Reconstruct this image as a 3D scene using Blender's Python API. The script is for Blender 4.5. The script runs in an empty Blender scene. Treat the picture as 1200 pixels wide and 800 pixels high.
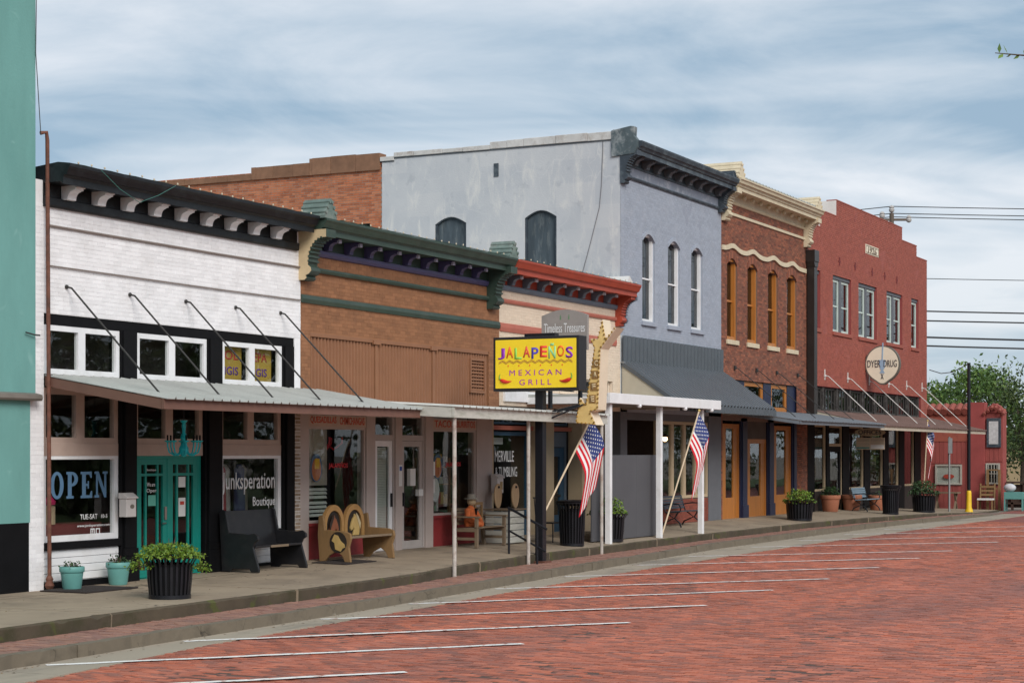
import bpy, bmesh, math, random
import numpy as np
from mathutils import Vector, Matrix
random.seed(7); np.random.seed(7)
R = math.radians
SC = bpy.context.scene
COL = SC.collection

# ------------------------------------------------------------------ camera
TH = math.atan2(1080.0, 2150.0)            # street direction against the view axis
cam = bpy.data.cameras.new('camera'); camo = bpy.data.objects.new('camera', cam); COL.objects.link(camo)
camo.location = (0, 0, 2.1); camo.rotation_euler = (R(90), 0, TH - R(90))
cam.sensor_width = 36; cam.lens = 36*2150/1200; cam.shift_y = 131/1200
cam.clip_start = 0.1; cam.clip_end = 3000
SC.camera = camo
SC.render.resolution_x = 1024; SC.render.resolution_y = 682

# ------------------------------------------------------------------ sky, sun, exposure
SUN = Vector((-0.50, -0.64, 0.58)).normalized()
EL = math.asin(SUN.z); AZ = math.atan2(SUN.x, SUN.y)
W = bpy.data.worlds.new('World'); SC.world = W; W.use_nodes = True
nt = W.node_tree; nt.nodes.clear()
def wn(t): return nt.nodes.new(t)
out = wn('ShaderNodeOutputWorld'); mixs = wn('ShaderNodeMixShader'); b1 = wn('ShaderNodeBackground'); b2 = wn('ShaderNodeBackground')
sky = wn('ShaderNodeTexSky'); sky.sky_type = 'NISHITA'; sky.sun_disc = False
sky.sun_elevation = EL; sky.sun_rotation = AZ; sky.altitude = 100; sky.air_density = 1.0; sky.dust_density = 0.6; sky.ozone_density = 1.5
b1.inputs[1].default_value = 0.10
tc = wn('ShaderNodeTexCoord'); sep = wn('ShaderNodeSeparateXYZ'); nt.links.new(tc.outputs['Generated'], sep.inputs[0])
def m(op, a, b=None):
    n = wn('ShaderNodeMath'); n.operation = op
    for i, v in enumerate((a, b)):
        if v is None: continue
        if isinstance(v, (int, float)): n.inputs[i].default_value = v
        else: nt.links.new(v, n.inputs[i])
    return n.outputs[0]
zz = m('ADD', m('MAXIMUM', sep.outputs[2], 0.0), 0.10)
cmb = wn('ShaderNodeCombineXYZ')
nt.links.new(m('DIVIDE', sep.outputs[0], zz), cmb.inputs[0]); nt.links.new(m('DIVIDE', sep.outputs[1], zz), cmb.inputs[1])
def cloud(rz, sc, loc, scale, det, rough, dist):
    mp0 = wn('ShaderNodeMapping'); mp0.vector_type = 'POINT'; nt.links.new(cmb.outputs[0], mp0.inputs[0]); mp0.inputs['Rotation'].default_value = (0, 0, R(rz))
    mp = wn('ShaderNodeMapping'); nt.links.new(mp0.outputs[0], mp.inputs[0]); mp.inputs['Scale'].default_value = sc + (1,); mp.inputs['Location'].default_value = loc + (0,)
    n = wn('ShaderNodeTexNoise'); nt.links.new(mp.outputs[0], n.inputs['Vector'])
    n.inputs['Scale'].default_value = scale; n.inputs['Detail'].default_value = det; n.inputs['Roughness'].default_value = rough; n.inputs['Distortion'].default_value = dist
    return n.outputs['Fac']
big = cloud(-14, (.64, .50), (8.1, 4.4), 1.0, 4, .5, .6)
fine = cloud(-18, (.75, .85), (5.2, 1.7), 1.7, 9, .6, .7)
mixf = m('ADD', m('MULTIPLY', big, .72), m('MULTIPLY', fine, .28))
r2 = wn('ShaderNodeValToRGB'); nt.links.new(mixf, r2.inputs[0])
cr = r2.color_ramp; cr.elements[0].position = 0.425; cr.elements[0].color = (0.19, 0.265, 0.34, 1)
cr.elements[1].position = 0.585; cr.elements[1].color = (0.49, 0.505, 0.53, 1)
e = cr.elements.new(0.485); e.color = (0.305, 0.36, 0.415, 1)
hz = wn('ShaderNodeMapRange'); nt.links.new(sep.outputs[2], hz.inputs[0]); hz.inputs[1].default_value = 0.01; hz.inputs[2].default_value = 0.13; hz.inputs[3].default_value = 0.7; hz.inputs[4].default_value = 0
hm = wn('ShaderNodeMix'); hm.data_type = 'RGBA'; nt.links.new(hz.outputs[0], hm.inputs[0]); nt.links.new(r2.outputs[0], hm.inputs[6]); hm.inputs[7].default_value = (0.36, 0.40, 0.445, 1)
nt.links.new(hm.outputs[2], b2.inputs[0]); b2.inputs[1].default_value = 0.92
mixs.inputs[0].default_value = 0.93
nt.links.new(sky.outputs[0], b1.inputs[0])
nt.links.new(b1.outputs[0], mixs.inputs[1]); nt.links.new(b2.outputs[0], mixs.inputs[2])
nt.links.new(mixs.outputs[0], out.inputs[0])
sl = bpy.data.lights.new('sun', 'SUN'); sl.energy = 1.5; sl.angle = R(32); sl.color = (1.0, 0.96, 0.9)
so = bpy.data.objects.new('sun', sl); COL.objects.link(so); so.rotation_euler = SUN.to_track_quat('Z', 'Y').to_euler(); so.location = (20, 0, 40)
SC.view_settings.view_transform = 'Standard'; SC.view_settings.look = 'None'
SC.view_settings.exposure = 0.90; SC.view_settings.gamma = 1; SC.view_settings.use_curve_mapping = False
SC.render.engine = 'CYCLES'

# ------------------------------------------------------------------ materials
MATS = {}
def mat(name, col, rough=0.75, var=0.12, scale=3.0, bump=0.0, bscale=60.0, metal=0.0, island=0.0, dirt=None, dscale=1.2, damt=0.5, spec=0.4, stretch=(1,1,1), alt=None, emit=0.0, crack=0.0, cscale=.7, spots=None):
    """paint, brick, wood, metal: base colour with noise variation, per-piece variation, stains and fine relief"""
    if name in MATS: return MATS[name]
    M = bpy.data.materials.new(name); M.use_nodes = True; t = M.node_tree; t.nodes.clear()
    N = t.nodes.new; L = t.links.new
    o = N('ShaderNodeOutputMaterial'); p = N('ShaderNodeBsdfPrincipled'); L(p.outputs[0], o.inputs[0])
    p.inputs['Roughness'].default_value = rough; p.inputs['Metallic'].default_value = metal
    p.inputs['Specular IOR Level'].default_value = spec
    tc = N('ShaderNodeTexCoord'); mp = N('ShaderNodeMapping'); L(tc.outputs['Object'], mp.inputs[0]); mp.inputs['Scale'].default_value = stretch
    ns = N('ShaderNodeTexNoise'); L(mp.outputs[0], ns.inputs['Vector']); ns.inputs['Scale'].default_value = scale; ns.inputs['Detail'].default_value = 6; ns.inputs['Roughness'].default_value = 0.6
    mr = N('ShaderNodeMapRange'); L(ns.outputs['Fac'], mr.inputs[0]); mr.inputs[1].default_value = 0.25; mr.inputs[2].default_value = 0.75
    mr.inputs[3].default_value = 1 - var; mr.inputs[4].default_value = 1 + var
    mul = N('ShaderNodeVectorMath'); mul.operation = 'SCALE'; mul.inputs[0].default_value = col[:3]; L(mr.outputs[0], mul.inputs['Scale'])
    c = mul.outputs[0]
    if alt is not None:
        g = N('ShaderNodeNewGeometry'); rp = N('ShaderNodeValToRGB'); L(g.outputs['Random Per Island'], rp.inputs[0])
        rp.color_ramp.interpolation = 'CONSTANT'
        k = len(alt) + 1
        rp.color_ramp.elements[0].color = (1, 1, 1, 1); rp.color_ramp.elements[0].position = 0
        rp.color_ramp.elements[1].position = 1.0/k; rp.color_ramp.elements[1].color = tuple(alt[0]) + (1,)
        for i in range(1, len(alt)):
            e = rp.color_ramp.elements.new((i + 1.0)/k); e.color = tuple(alt[i]) + (1,)
        mu = N('ShaderNodeVectorMath'); mu.operation = 'MULTIPLY'; L(c, mu.inputs[0]); L(rp.outputs[0], mu.inputs[1]); c = mu.outputs[0]
    if island > 0:
        g = N('ShaderNodeNewGeometry'); m2 = N('ShaderNodeMapRange'); L(g.outputs['Random Per Island'], m2.inputs[0])
        m2.inputs[3].default_value = 1 - island; m2.inputs[4].default_value = 1 + island
        mu = N('ShaderNodeVectorMath'); mu.operation = 'SCALE'; L(c, mu.inputs[0]); L(m2.outputs[0], mu.inputs['Scale']); c = mu.outputs[0]
    if dirt is not None:
        n3 = N('ShaderNodeTexNoise'); L(mp.outputs[0], n3.inputs['Vector']); n3.inputs['Scale'].default_value = dscale; n3.inputs['Detail'].default_value = 9; n3.inputs['Roughness'].default_value = 0.68
        m3 = N('ShaderNodeMapRange'); L(n3.outputs['Fac'], m3.inputs[0]); m3.inputs[1].default_value = 0.5; m3.inputs[2].default_value = 0.72; m3.inputs[3].default_value = 0; m3.inputs[4].default_value = damt
        mx = N('ShaderNodeMix'); mx.data_type = 'RGBA'; L(m3.outputs[0], mx.inputs[0]); L(c, mx.inputs[6]); mx.inputs[7].default_value = tuple(dirt) + (1,); c = mx.outputs[2]
    if spots is not None:
        ns2 = N('ShaderNodeTexNoise'); L(tc.outputs['Object'], ns2.inputs['Vector']); ns2.inputs['Scale'].default_value = spots[0]; ns2.inputs['Detail'].default_value = 3; ns2.inputs['Distortion'].default_value = .6
        m4 = N('ShaderNodeMapRange'); L(ns2.outputs['Fac'], m4.inputs[0]); m4.inputs[1].default_value = spots[1]; m4.inputs[2].default_value = spots[1]+.07; m4.inputs[3].default_value = 0; m4.inputs[4].default_value = spots[2]
        mx = N('ShaderNodeMix'); mx.data_type = 'RGBA'; L(m4.outputs[0], mx.inputs[0]); L(c, mx.inputs[6]); mx.inputs[7].default_value = tuple(spots[3]) + (1,); c = mx.outputs[2]
    if crack > 0:
        vo = N('ShaderNodeTexVoronoi'); vo.feature = 'DISTANCE_TO_EDGE'; vo.inputs['Scale'].default_value = cscale
        nd = N('ShaderNodeTexNoise'); nd.inputs['Scale'].default_value = 2.5; nd.inputs['Detail'].default_value = 5; L(tc.outputs['Object'], nd.inputs['Vector'])
        ad = N('ShaderNodeMix'); ad.data_type = 'RGBA'; ad.blend_type = 'LINEAR_LIGHT'; ad.inputs[0].default_value = .3; L(tc.outputs['Object'], ad.inputs[6]); L(nd.outputs['Color'], ad.inputs[7]); L(ad.outputs[2], vo.inputs['Vector'])
        m5 = N('ShaderNodeMapRange'); L(vo.outputs['Distance'], m5.inputs[0]); m5.inputs[1].default_value = .002; m5.inputs[2].default_value = .009; m5.inputs[3].default_value = crack; m5.inputs[4].default_value = 0
        m6 = N('ShaderNodeMath'); m6.operation = 'MULTIPLY'; L(m5.outputs[0], m6.inputs[0]); m7 = N('ShaderNodeMapRange'); L(ns.outputs['Fac'], m7.inputs[0]); m7.inputs[1].default_value = .45; m7.inputs[2].default_value = .55; L(m7.outputs[0], m6.inputs[1])
        mx = N('ShaderNodeMix'); mx.data_type = 'RGBA'; L(m6.outputs[0], mx.inputs[0]); L(c, mx.inputs[6]); mx.inputs[7].default_value = (.03, .025, .02, 1); c = mx.outputs[2]
    L(c, p.inputs['Base Color'])
    if emit > 0:
        p.inputs['Emission Color'].default_value = tuple(col) + (1,); p.inputs['Emission Strength'].default_value = emit
    if bump > 0:
        nb = N('ShaderNodeTexNoise'); L(tc.outputs['Object'], nb.inputs['Vector']); nb.inputs['Scale'].default_value = bscale; nb.inputs['Detail'].default_value = 5
        bp = N('ShaderNodeBump'); bp.inputs['Strength'].default_value = bump; bp.inputs['Distance'].default_value = 0.01
        L(nb.outputs['Fac'], bp.inputs['Height']); L(bp.outputs[0], p.inputs['Normal'])
    MATS[name] = M
    return M
def glass_mat(name, tint=(0.95, 0.965, 0.96), refl=1.0):
    M = bpy.data.materials.new(name); M.use_nodes = True; t = M.node_tree; t.nodes.clear()
    N = t.nodes.new; L = t.links.new
    o = N('ShaderNodeOutputMaterial'); mx = N('ShaderNodeMixShader'); tr = N('ShaderNodeBsdfTransparent'); gl = N('ShaderNodeBsdfGlossy')
    tr.inputs[0].default_value = tuple(tint) + (1,); gl.inputs['Roughness'].default_value = 0.015
    lw_ = N('ShaderNodeLayerWeight'); lw_.inputs[0].default_value = .5
    pw = N('ShaderNodeMath'); pw.operation = 'POWER'; pw.inputs[1].default_value = 5; L(lw_.outputs['Facing'], pw.inputs[0])
    mu = N('ShaderNodeMath'); mu.operation = 'MULTIPLY_ADD'; mu.inputs[1].default_value = .95*refl; mu.inputs[2].default_value = .045*refl; L(pw.outputs[0], mu.inputs[0])
    ns = N('ShaderNodeTexNoise'); ns.inputs['Scale'].default_value = 1.3; tc = N('ShaderNodeTexCoord'); L(tc.outputs['Object'], ns.inputs['Vector'])
    bp = N('ShaderNodeBump'); bp.inputs['Strength'].default_value = 0.05; bp.inputs['Distance'].default_value = 0.05; L(ns.outputs['Fac'], bp.inputs['Height']); L(bp.outputs[0], gl.inputs['Normal'])
    L(mu.outputs[0], mx.inputs[0]); L(tr.outputs[0], mx.inputs[1]); L(gl.outputs[0], mx.inputs[2]); L(mx.outputs[0], o.inputs[0])
    return M
GLASS = glass_mat('window_glass'); GLASSD = glass_mat('dark_window_glass', (0.62, 0.65, 0.66), 1.0)

# ------------------------------------------------------------------ mesh helpers
class MB:
    def __init__(s): s.v = []; s.f = []; s.mi = []; s.cur = 0
    def face(s, idx): s.f.append(idx); s.mi.append(s.cur)
    def add(s, vs, fs):
        b = len(s.v); s.v.extend(vs)
        for f in fs: s.face([b + i for i in f])
        return s
    def box(s, x0, x1, y0, y1, z0, z1):
        v = [(x, y, z) for x in (x0, x1) for y in (y0, y1) for z in (z0, z1)]
        return s.add(v, [(0,1,3,2),(4,6,7,5),(0,4,5,1),(2,3,7,6),(0,2,6,4),(1,5,7,3)])
    def prism(s, poly, ax, a, b):
        """poly in the two other axes (in order), extruded along ax from a to b"""
        n = len(poly)
        def P(p, t):
            if ax == 'x': return (t, p[0], p[1])
            if ax == 'y': return (p[0], t, p[1])
            return (p[0], p[1], t)
        v = [P(p, a) for p in poly] + [P(p, b) for p in poly]
        fs = [list(range(n)), list(range(2*n-1, n-1, -1))] + [(i, (i+1) % n, n+(i+1) % n, n+i) for i in range(n)]
        return s.add(v, fs)
    def tube(s, pts, r, n=8, cap=True):
        pts = [Vector(p) for p in pts]; k = len(pts)
        rs = r if isinstance(r, (list, tuple)) else [r]*k
        b = len(s.v)
        for i, p in enumerate(pts):
            d = (pts[min(i+1, k-1)] - pts[max(i-1, 0)])
            if d.length < 1e-9: d = Vector((0, 0, 1))
            d.normalize(); u = d.orthogonal().normalized() if i == 0 else (u - d*u.dot(d)).normalized()
            w = d.cross(u)
            for j in range(n):
                a = 2*math.pi*j/n
                q = p + (u*math.cos(a) + w*math.sin(a))*rs[i]; s.v.append(tuple(q))
        for i in range(k-1):
            for j in range(n):
                s.face([b+i*n+j, b+i*n+(j+1) % n, b+(i+1)*n+(j+1) % n, b+(i+1)*n+j])
        if cap:
            s.face([b+j for j in range(n)][::-1]); s.face([b+(k-1)*n+j for j in range(n)])
        return s
    def lathe(s, prof, c=(0, 0, 0), n=20, sx=1, sy=1):
        b = len(s.v); k = len(prof)
        for r, z in prof:
            for j in range(n):
                a = 2*math.pi*j/n; s.v.append((c[0]+r*math.cos(a)*sx, c[1]+r*math.sin(a)*sy, c[2]+z))
        for i in range(k-1):
            for j in range(n): s.face([b+i*n+j, b+i*n+(j+1) % n, b+(i+1)*n+(j+1) % n, b+(i+1)*n+j])
        if prof[0][0] > 1e-4: s.face([b+j for j in range(n)][::-1])
        if prof[-1][0] > 1e-4: s.face([b+(k-1)*n+j for j in range(n)])
        return s
    def ball(s, c, r, n=10, k=6, sc=(1, 1, 1)):
        pr = [(r*math.sin(math.pi*i/k), -r*math.cos(math.pi*i/k)) for i in range(k+1)]
        b0 = len(s.v); s.lathe(pr, (0, 0, 0), n)
        for i in range(b0, len(s.v)):
            x, y, z = s.v[i]; s.v[i] = (c[0]+x*sc[0], c[1]+y*sc[1], c[2]+z*sc[2])
        return s
    def beam(s, a, b, w, t, up=(0, 0, 1)):
        """rectangular bar from a to b, w wide sideways, t thick along up"""
        a = Vector(a); b = Vector(b); d = (b-a).normalized(); sd = d.cross(Vector(up))
        if sd.length < 1e-6: sd = d.orthogonal()
        sd.normalize(); u = sd.cross(d)
        v = [tuple(p + sd*sx*w/2 + u*sz*t/2) for p in (a, b) for sx, sz in ((-1,-1),(1,-1),(1,1),(-1,1))]
        return s.add(v, [(0,3,2,1),(4,5,6,7),(0,1,5,4),(1,2,6,5),(2,3,7,6),(3,0,4,7)])
    def build(s, name, mats, parent=None, smooth=False, bevel=0, kind=None, label=None, fix=True):
        me = bpy.data.meshes.new(name)
        off = PLOC(parent)
        vs = [(a-off.x, b-off.y, c-off.z) for a, b, c in s.v]
        me.from_pydata(vs, [], s.f)
        if not isinstance(mats, (list, tuple)): mats = [mats]
        for mm in mats: me.materials.append(mm)
        if len(mats) > 1: me.polygons.foreach_set('material_index', s.mi)
        if fix:
            bm = bmesh.new(); bm.from_mesh(me); bmesh.ops.recalc_face_normals(bm, faces=bm.faces); bm.to_mesh(me); bm.free()
        if smooth:
            me.shade_smooth(); me.set_sharp_from_angle(angle=R(38))
        me.update()
        return link(name, me, parent, bevel, kind, label)
def PLOC(p):
    v = Vector((0, 0, 0))
    while p is not None: v = v + p.location; p = p.parent
    return v
def link(name, me, parent=None, bevel=0, kind=None, label=None):
    o = bpy.data.objects.new(name, me); COL.objects.link(o)
    if parent is not None: o.parent = parent
    if bevel:
        b = o.modifiers.new('bevel', 'BEVEL'); b.width = bevel; b.segments = 2; b.limit_method = 'ANGLE'; b.angle_limit = R(40)
    if kind: o['kind'] = kind
    if label: o['label'] = label
    return o
def thing(name, label, cat, loc=(0, 0, 0), rz=0, group=None):
    o = bpy.data.objects.new(name, None); COL.objects.link(o); o.location = loc; o.rotation_euler = (0, 0, rz); o.empty_display_size = 0.2
    o['label'] = label; o['category'] = cat
    if group: o['group'] = group
    return o
def tag(o, label, cat, group=None):
    o['label'] = label; o['category'] = cat
    if group: o['group'] = group
    return o
def dup(root, loc, rz=0, label=None, name=None, scale=None):
    r = root.copy(); COL.objects.link(r); r.location = loc; r.rotation_euler = (0, 0, rz)
    if label: r['label'] = label
    if scale: r.scale = (scale,)*3
    def rec(a, b):
        for ch in [q for q in a.children]:
            q = ch.copy(); COL.objects.link(q); q.parent = b; rec(ch, q)
    rec(root, r)
    return r
def share(o, dx, dy, dz, rz=None):
    c = o.copy(); COL.objects.link(c); c.parent = o.parent; c.location = (o.location.x+dx, o.location.y+dy, o.location.z+dz)
    if rz is not None: c.rotation_euler = (0, 0, rz)
    return c
def boxes(name, A, mats, parent=None, kind=None, jit=0.0, tilt=0.0, open_axis=None, midx=None, label=None):
    """many boxes (n,6: x0 x1 y0 y1 z0 z1) as one mesh, made with numpy"""
    A = np.asarray(A, dtype=float); n = len(A)
    off = np.array(PLOC(parent))
    V = np.empty((n, 8, 3))
    idx = [(i, j, k) for i in (0, 1) for j in (0, 1) for k in (0, 1)]
    for q, (i, j, k) in enumerate(idx):
        V[:, q, 0] = A[:, i]; V[:, q, 1] = A[:, 2+j]; V[:, q, 2] = A[:, 4+k]
    if tilt:
        g = np.random.normal(0, tilt, (n, 2)); cx = (A[:, 0]+A[:, 1])/2; cy = (A[:, 2]+A[:, 3])/2
        for q in range(8): V[:, q, 2] += (V[:, q, 0]-cx)*g[:, 0] + (V[:, q, 1]-cy)*g[:, 1]
    V = (V.reshape(-1, 3) - off)
    F = [(0,1,3,2),(4,6,7,5),(0,4,5,1),(2,3,7,6),(0,2,6,4),(1,5,7,3)]
    drop = {'y': 3, 'z': 4, 'x': 1}.get(open_axis)
    F = np.array([f for i, f in enumerate(F) if i != drop]); nf = len(F)
    I = (F[None] + (np.arange(n)*8)[:, None, None]).reshape(-1)
    me = bpy.data.meshes.new(name); me.vertices.add(n*8); me.loops.add(n*nf*4); me.polygons.add(n*nf)
    me.vertices.foreach_set('co', V.reshape(-1)); me.loops.foreach_set('vertex_index', I)
    me.polygons.foreach_set('loop_start', np.arange(n*nf)*4); me.polygons.foreach_set('loop_total', np.full(n*nf, 4))
    if not isinstance(mats, (list, tuple)): mats = [mats]
    for mm in mats: me.materials.append(mm)
    me.update(calc_edges=True); me.validate(); me.shade_flat()
    return link(name, me, parent, 0, kind, label)
def free(a, b, cuts):
    out = [(a, b)]
    for c0, c1 in cuts:
        nx = []
        for p, q in out:
            if c1 <= p or c0 >= q: nx.append((p, q)); continue
            if c0 > p: nx.append((p, c0))
            if c1 < q: nx.append((c1, q))
        out = nx
    return out
def brickfield(name, x0, x1, z0, z1, yf, holes, mt, parent, bw=0.205, bh=0.0682, gap=0.009, proud=0.0065, axis='y', jit=0.003, kind='stuff'):
    """running-bond bricks on a wall, cut round the openings; axis y: wall faces -y, axis x: wall faces -x (x0,x1 then run along y)"""
    A = []; nrow = max(1, int(round((z1-z0)/bh))); hh = (z1-z0)/nrow
    for r in range(nrow):
        za = z0 + r*hh; zb = za + hh - gap; zc = (za+zb)/2
        cuts = [(h[0], h[1]) for h in holes if h[2] < zc < h[3]]
        iv = free(x0, x1, cuts); o = (bw/2 if r % 2 else 0) + random.uniform(-.006, .006)
        i0 = int(math.floor((x0-o)/bw)) - 1; i1 = int(math.ceil((x1-o)/bw)) + 1
        for i in range(i0, i1):
            a = o + i*bw; b = a + bw - gap
            for p, q in iv:
                aa, bb = max(a, p), min(b, q)
                if bb - aa > 0.02:
                    d = proud + random.uniform(-jit, jit)
                    if axis == 'y': A.append((aa, bb, yf-d, yf+.004, za, zb))
                    else: A.append((yf-d, yf+.004, aa, bb, za, zb))
    return boxes(name, A, mt, parent, kind, open_axis='y' if axis == 'y' else 'x')
def holewall(mb, x0, x1, z0, z1, y0, y1, holes, axis='y'):
    zs = sorted(set([z0, z1] + [h[2] for h in holes] + [h[3] for h in holes])); zs = [z for z in zs if z0 <= z <= z1]
    for a, b in zip(zs, zs[1:]):
        if b - a < 1e-4: continue
        c = (a+b)/2
        for p, q in free(x0, x1, [(h[0], h[1]) for h in holes if h[2] < c < h[3]]):
            if axis == 'y': mb.box(p, q, y0, y1, a, b)
            else: mb.box(y0, y1, p, q, a, b)
    return mb
def frame(mb, x0, x1, z0, z1, y0, y1, w, wb=None, wt=None):
    wb = w if wb is None else wb; wt = w if wt is None else wt
    mb.box(x0, x0+w, y0, y1, z0, z1); mb.box(x1-w, x1, y0, y1, z0, z1)
    mb.box(x0+w, x1-w, y0+.001, y1, z0, z0+wb); mb.box(x0+w, x1-w, y0+.001, y1, z1-wt, z1)
    return mb
def window(parent, x0, x1, z0, z1, y, w, mt, gl=None, dep=0.07, bars=(), rails=(), name='window', wb=None, wt=None, pf=.5):
    """frame at y (front face), pane set back; bars: x positions, rails: z positions"""
    mb = MB(); frame(mb, x0, x1, z0, z1, y, y+dep, w, wb, wt)
    bw = w*0.6
    for b in bars: mb.box(b-bw/2, b+bw/2, y+.012, y+dep-.012, z0+(wb or w), z1-(wt or w))
    for r_ in rails: mb.box(x0+w, x1-w, y+max(.008, dep*pf-.05), y+dep*pf+.02, r_-bw/2, r_+bw/2)
    o = mb.build(name, mt, parent)
    g = MB().box(x0+w-.005, x1-w+.005, y+dep*pf-.003, y+dep*pf+.003, z0+(wb or w)-.005, z1-(wt or w)+.005)
    g.build('pane', gl or GLASS, o)
    return o
FONTW = {}
def text(name, body, mt, parent, x, y, z, height, width=None, face='-y', ext=0.004, bold=0.0, shear=0.0, kind=None):
    """lettering as mesh: (x,y,z) is the centre; face -y reads along +x, face -x reads along -y"""
    cu = bpy.data.curves.new(name, 'FONT'); cu.body = body; cu.size = 1; cu.extrude = 0; cu.offset = bold; cu.shear = shear; cu.resolution_u = 3
    to = bpy.data.objects.new(name, cu); COL.objects.link(to)
    dg = bpy.context.evaluated_depsgraph_get()
    me = bpy.data.meshes.new_from_object(to.evaluated_get(dg)); bpy.data.objects.remove(to); bpy.data.curves.remove(cu)
    n = len(me.vertices); co = np.empty(n*3); me.vertices.foreach_get('co', co); co = co.reshape(-1, 3)
    mn, mx = co.min(0), co.max(0); co = co - (mn+mx)/2
    sy = height/(mx[1]-mn[1]); sx = sy if width is None else width/(mx[0]-mn[0])
    co[:, 0] *= sx; co[:, 1] *= sy
    bm = bmesh.new(); bm.from_mesh(me)
    bm.verts.ensure_lookup_table()
    for i, v in enumerate(bm.verts): v.co = (co[i, 0], co[i, 1], 0)
    r_ = bmesh.ops.extrude_face_region(bm, geom=list(bm.faces))
    for e in r_['geom']:
        if isinstance(e, bmesh.types.BMVert): e.co.z += ext
    bmesh.ops.recalc_face_normals(bm, faces=bm.faces)
    off = PLOC(parent)
    for v in bm.verts:
        a, b, c = v.co
        p = Vector((x+a, y-c, z+b)) if face == '-y' else Vector((x-c, y-a, z+b))
        v.co = p - off
    bm.to_mesh(me); bm.free(); me.materials.clear(); me.materials.append(mt)
    return link(name, me, parent, 0, kind)
def leaves(mb, pts, size, flat=0.0, asp=0.5, fold=0.25):
    for p in pts:
        p = Vector(p); d = Vector((random.gauss(0, 1), random.gauss(0, 1), random.gauss(0, 1)-flat)).normalized()
        s = d.orthogonal().normalized(); s = Matrix.Rotation(random.uniform(0, 6.28), 3, d) @ s
        nrm = d.cross(s); L_ = size*random.uniform(.7, 1.3); w = L_*asp
        a = p; b = p + d*L_*.5 + s*w*.5 + nrm*fold*w*.5; c = p + d*L_; e = p + d*L_*.5 - s*w*.5 + nrm*fold*w*.5
        mb.add([tuple(a), tuple(b), tuple(c), tuple(e)], [(0, 1, 2), (0, 2, 3)])
    return mb
# ------------------------------------------------------------------ palette
def stucco():
    # repainted render: grey coat, pale washed streaks, patched areas and fine pale cracks
    M = bpy.data.materials.new('grey_stucco'); M.use_nodes = True; t = M.node_tree; N = t.nodes.new; L = t.links.new
    p = t.nodes['Principled BSDF']; p.inputs['Roughness'].default_value = .88; p.inputs['Specular IOR Level'].default_value = .25
    tc = N('ShaderNodeTexCoord')
    def noise(sc, scale, det=8, rough=.62, dist=0.0):
        mp = N('ShaderNodeMapping'); mp.inputs['Scale'].default_value = sc; L(tc.outputs['Object'], mp.inputs[0])
        n = N('ShaderNodeTexNoise'); L(mp.outputs[0], n.inputs['Vector']); n.inputs['Scale'].default_value = scale; n.inputs['Detail'].default_value = det; n.inputs['Roughness'].default_value = rough; n.inputs['Distortion'].default_value = dist
        return n.outputs['Fac']
    def rng(v, a, b, lo, hi):
        m_ = N('ShaderNodeMapRange'); L(v, m_.inputs[0]); m_.inputs[1].default_value = a; m_.inputs[2].default_value = b; m_.inputs[3].default_value = lo; m_.inputs[4].default_value = hi; return m_.outputs[0]
    def mix(f, a, b):
        x = N('ShaderNodeMix'); x.data_type = 'RGBA'; L(f, x.inputs[0])
        for i, q in ((6, a), (7, b)):
            if isinstance(q, tuple): x.inputs[i].default_value = q + (1,)
            else: L(q, x.inputs[i])
        return x.outputs[2]
    c = mix(rng(noise((1, 1, 1), .55), .4, .62, 0, 1), (.45, .472, .50), (.52, .535, .55))
    sx = N('ShaderNodeSeparateXYZ'); L(tc.outputs['Object'], sx.inputs[0]); cb_ = N('ShaderNodeCombineXYZ'); L(sx.outputs[1], cb_.inputs[0]); L(sx.outputs[2], cb_.inputs[1])
    bt = N('ShaderNodeTexBrick'); L(cb_.outputs[0], bt.inputs[0]); bt.inputs['Scale'].default_value = 1; bt.inputs['Brick Width'].default_value = 1.15; bt.inputs['Row Height'].default_value = .62; bt.inputs['Mortar Size'].default_value = 0; bt.offset = .37
    bt.inputs['Color1'].default_value = (0, 0, 0, 1); bt.inputs['Color2'].default_value = (1, 1, 1, 1)
    c = mix(rng(bt.outputs['Color'], .55, .75, 0, .38), c, (.56, .565, .57))
    c = mix(rng(noise((1, 2.2, .7), 1.3, 9, .7, .5), .52, .66, 0, .75), c, (.64, .635, .61))
    c = mix(rng(noise((1, .9, 1.1), 2.3, 6, .6), .60, .68, 0, .45), c, (.33, .355, .39))
    v = N('ShaderNodeTexVoronoi'); v.feature = 'DISTANCE_TO_EDGE'; v.inputs['Scale'].default_value = .85
    mp = N('ShaderNodeMapping'); L(tc.outputs['Object'], mp.inputs[0]); mp.inputs['Scale'].default_value = (1, .8, .6)
    nd = N('ShaderNodeTexNoise'); nd.inputs['Scale'].default_value = 2.0; L(mp.outputs[0], nd.inputs['Vector'])
    ad = N('ShaderNodeMix'); ad.data_type = 'RGBA'; ad.blend_type = 'LINEAR_LIGHT'; ad.inputs[0].default_value = .22; L(mp.outputs[0], ad.inputs[6]); L(nd.outputs['Color'], ad.inputs[7]); L(ad.outputs[2], v.inputs['Vector'])
    c = mix(rng(v.outputs['Distance'], .001, .007, .30, 0), c, (.64, .64, .63))
    L(c, p.inputs['Base Color'])
    b = N('ShaderNodeBump'); b.inputs['Strength'].default_value = .35; b.inputs['Distance'].default_value = .015; L(noise((1, 1, 1), 22, 6), b.inputs['Height']); L(b.outputs[0], p.inputs['Normal'])
    return M
WHITE = mat('white_painted_brick', (.80, .79, .80), .62, .06, 2.2, .2, 70, island=.06, dirt=(.52, .49, .47), dscale=2.6, damt=.32, stretch=(1, 1, .7))
WHITEP = mat('white_paint', (.76, .76, .77), .5, .06, 3, .06, 120, dirt=(.45, .42, .38), dscale=2.2, damt=.3)
BLACKP = mat('black_paint', (.006, .006, .007), .6, .25, 3, .08, 80, spec=.12)
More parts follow.
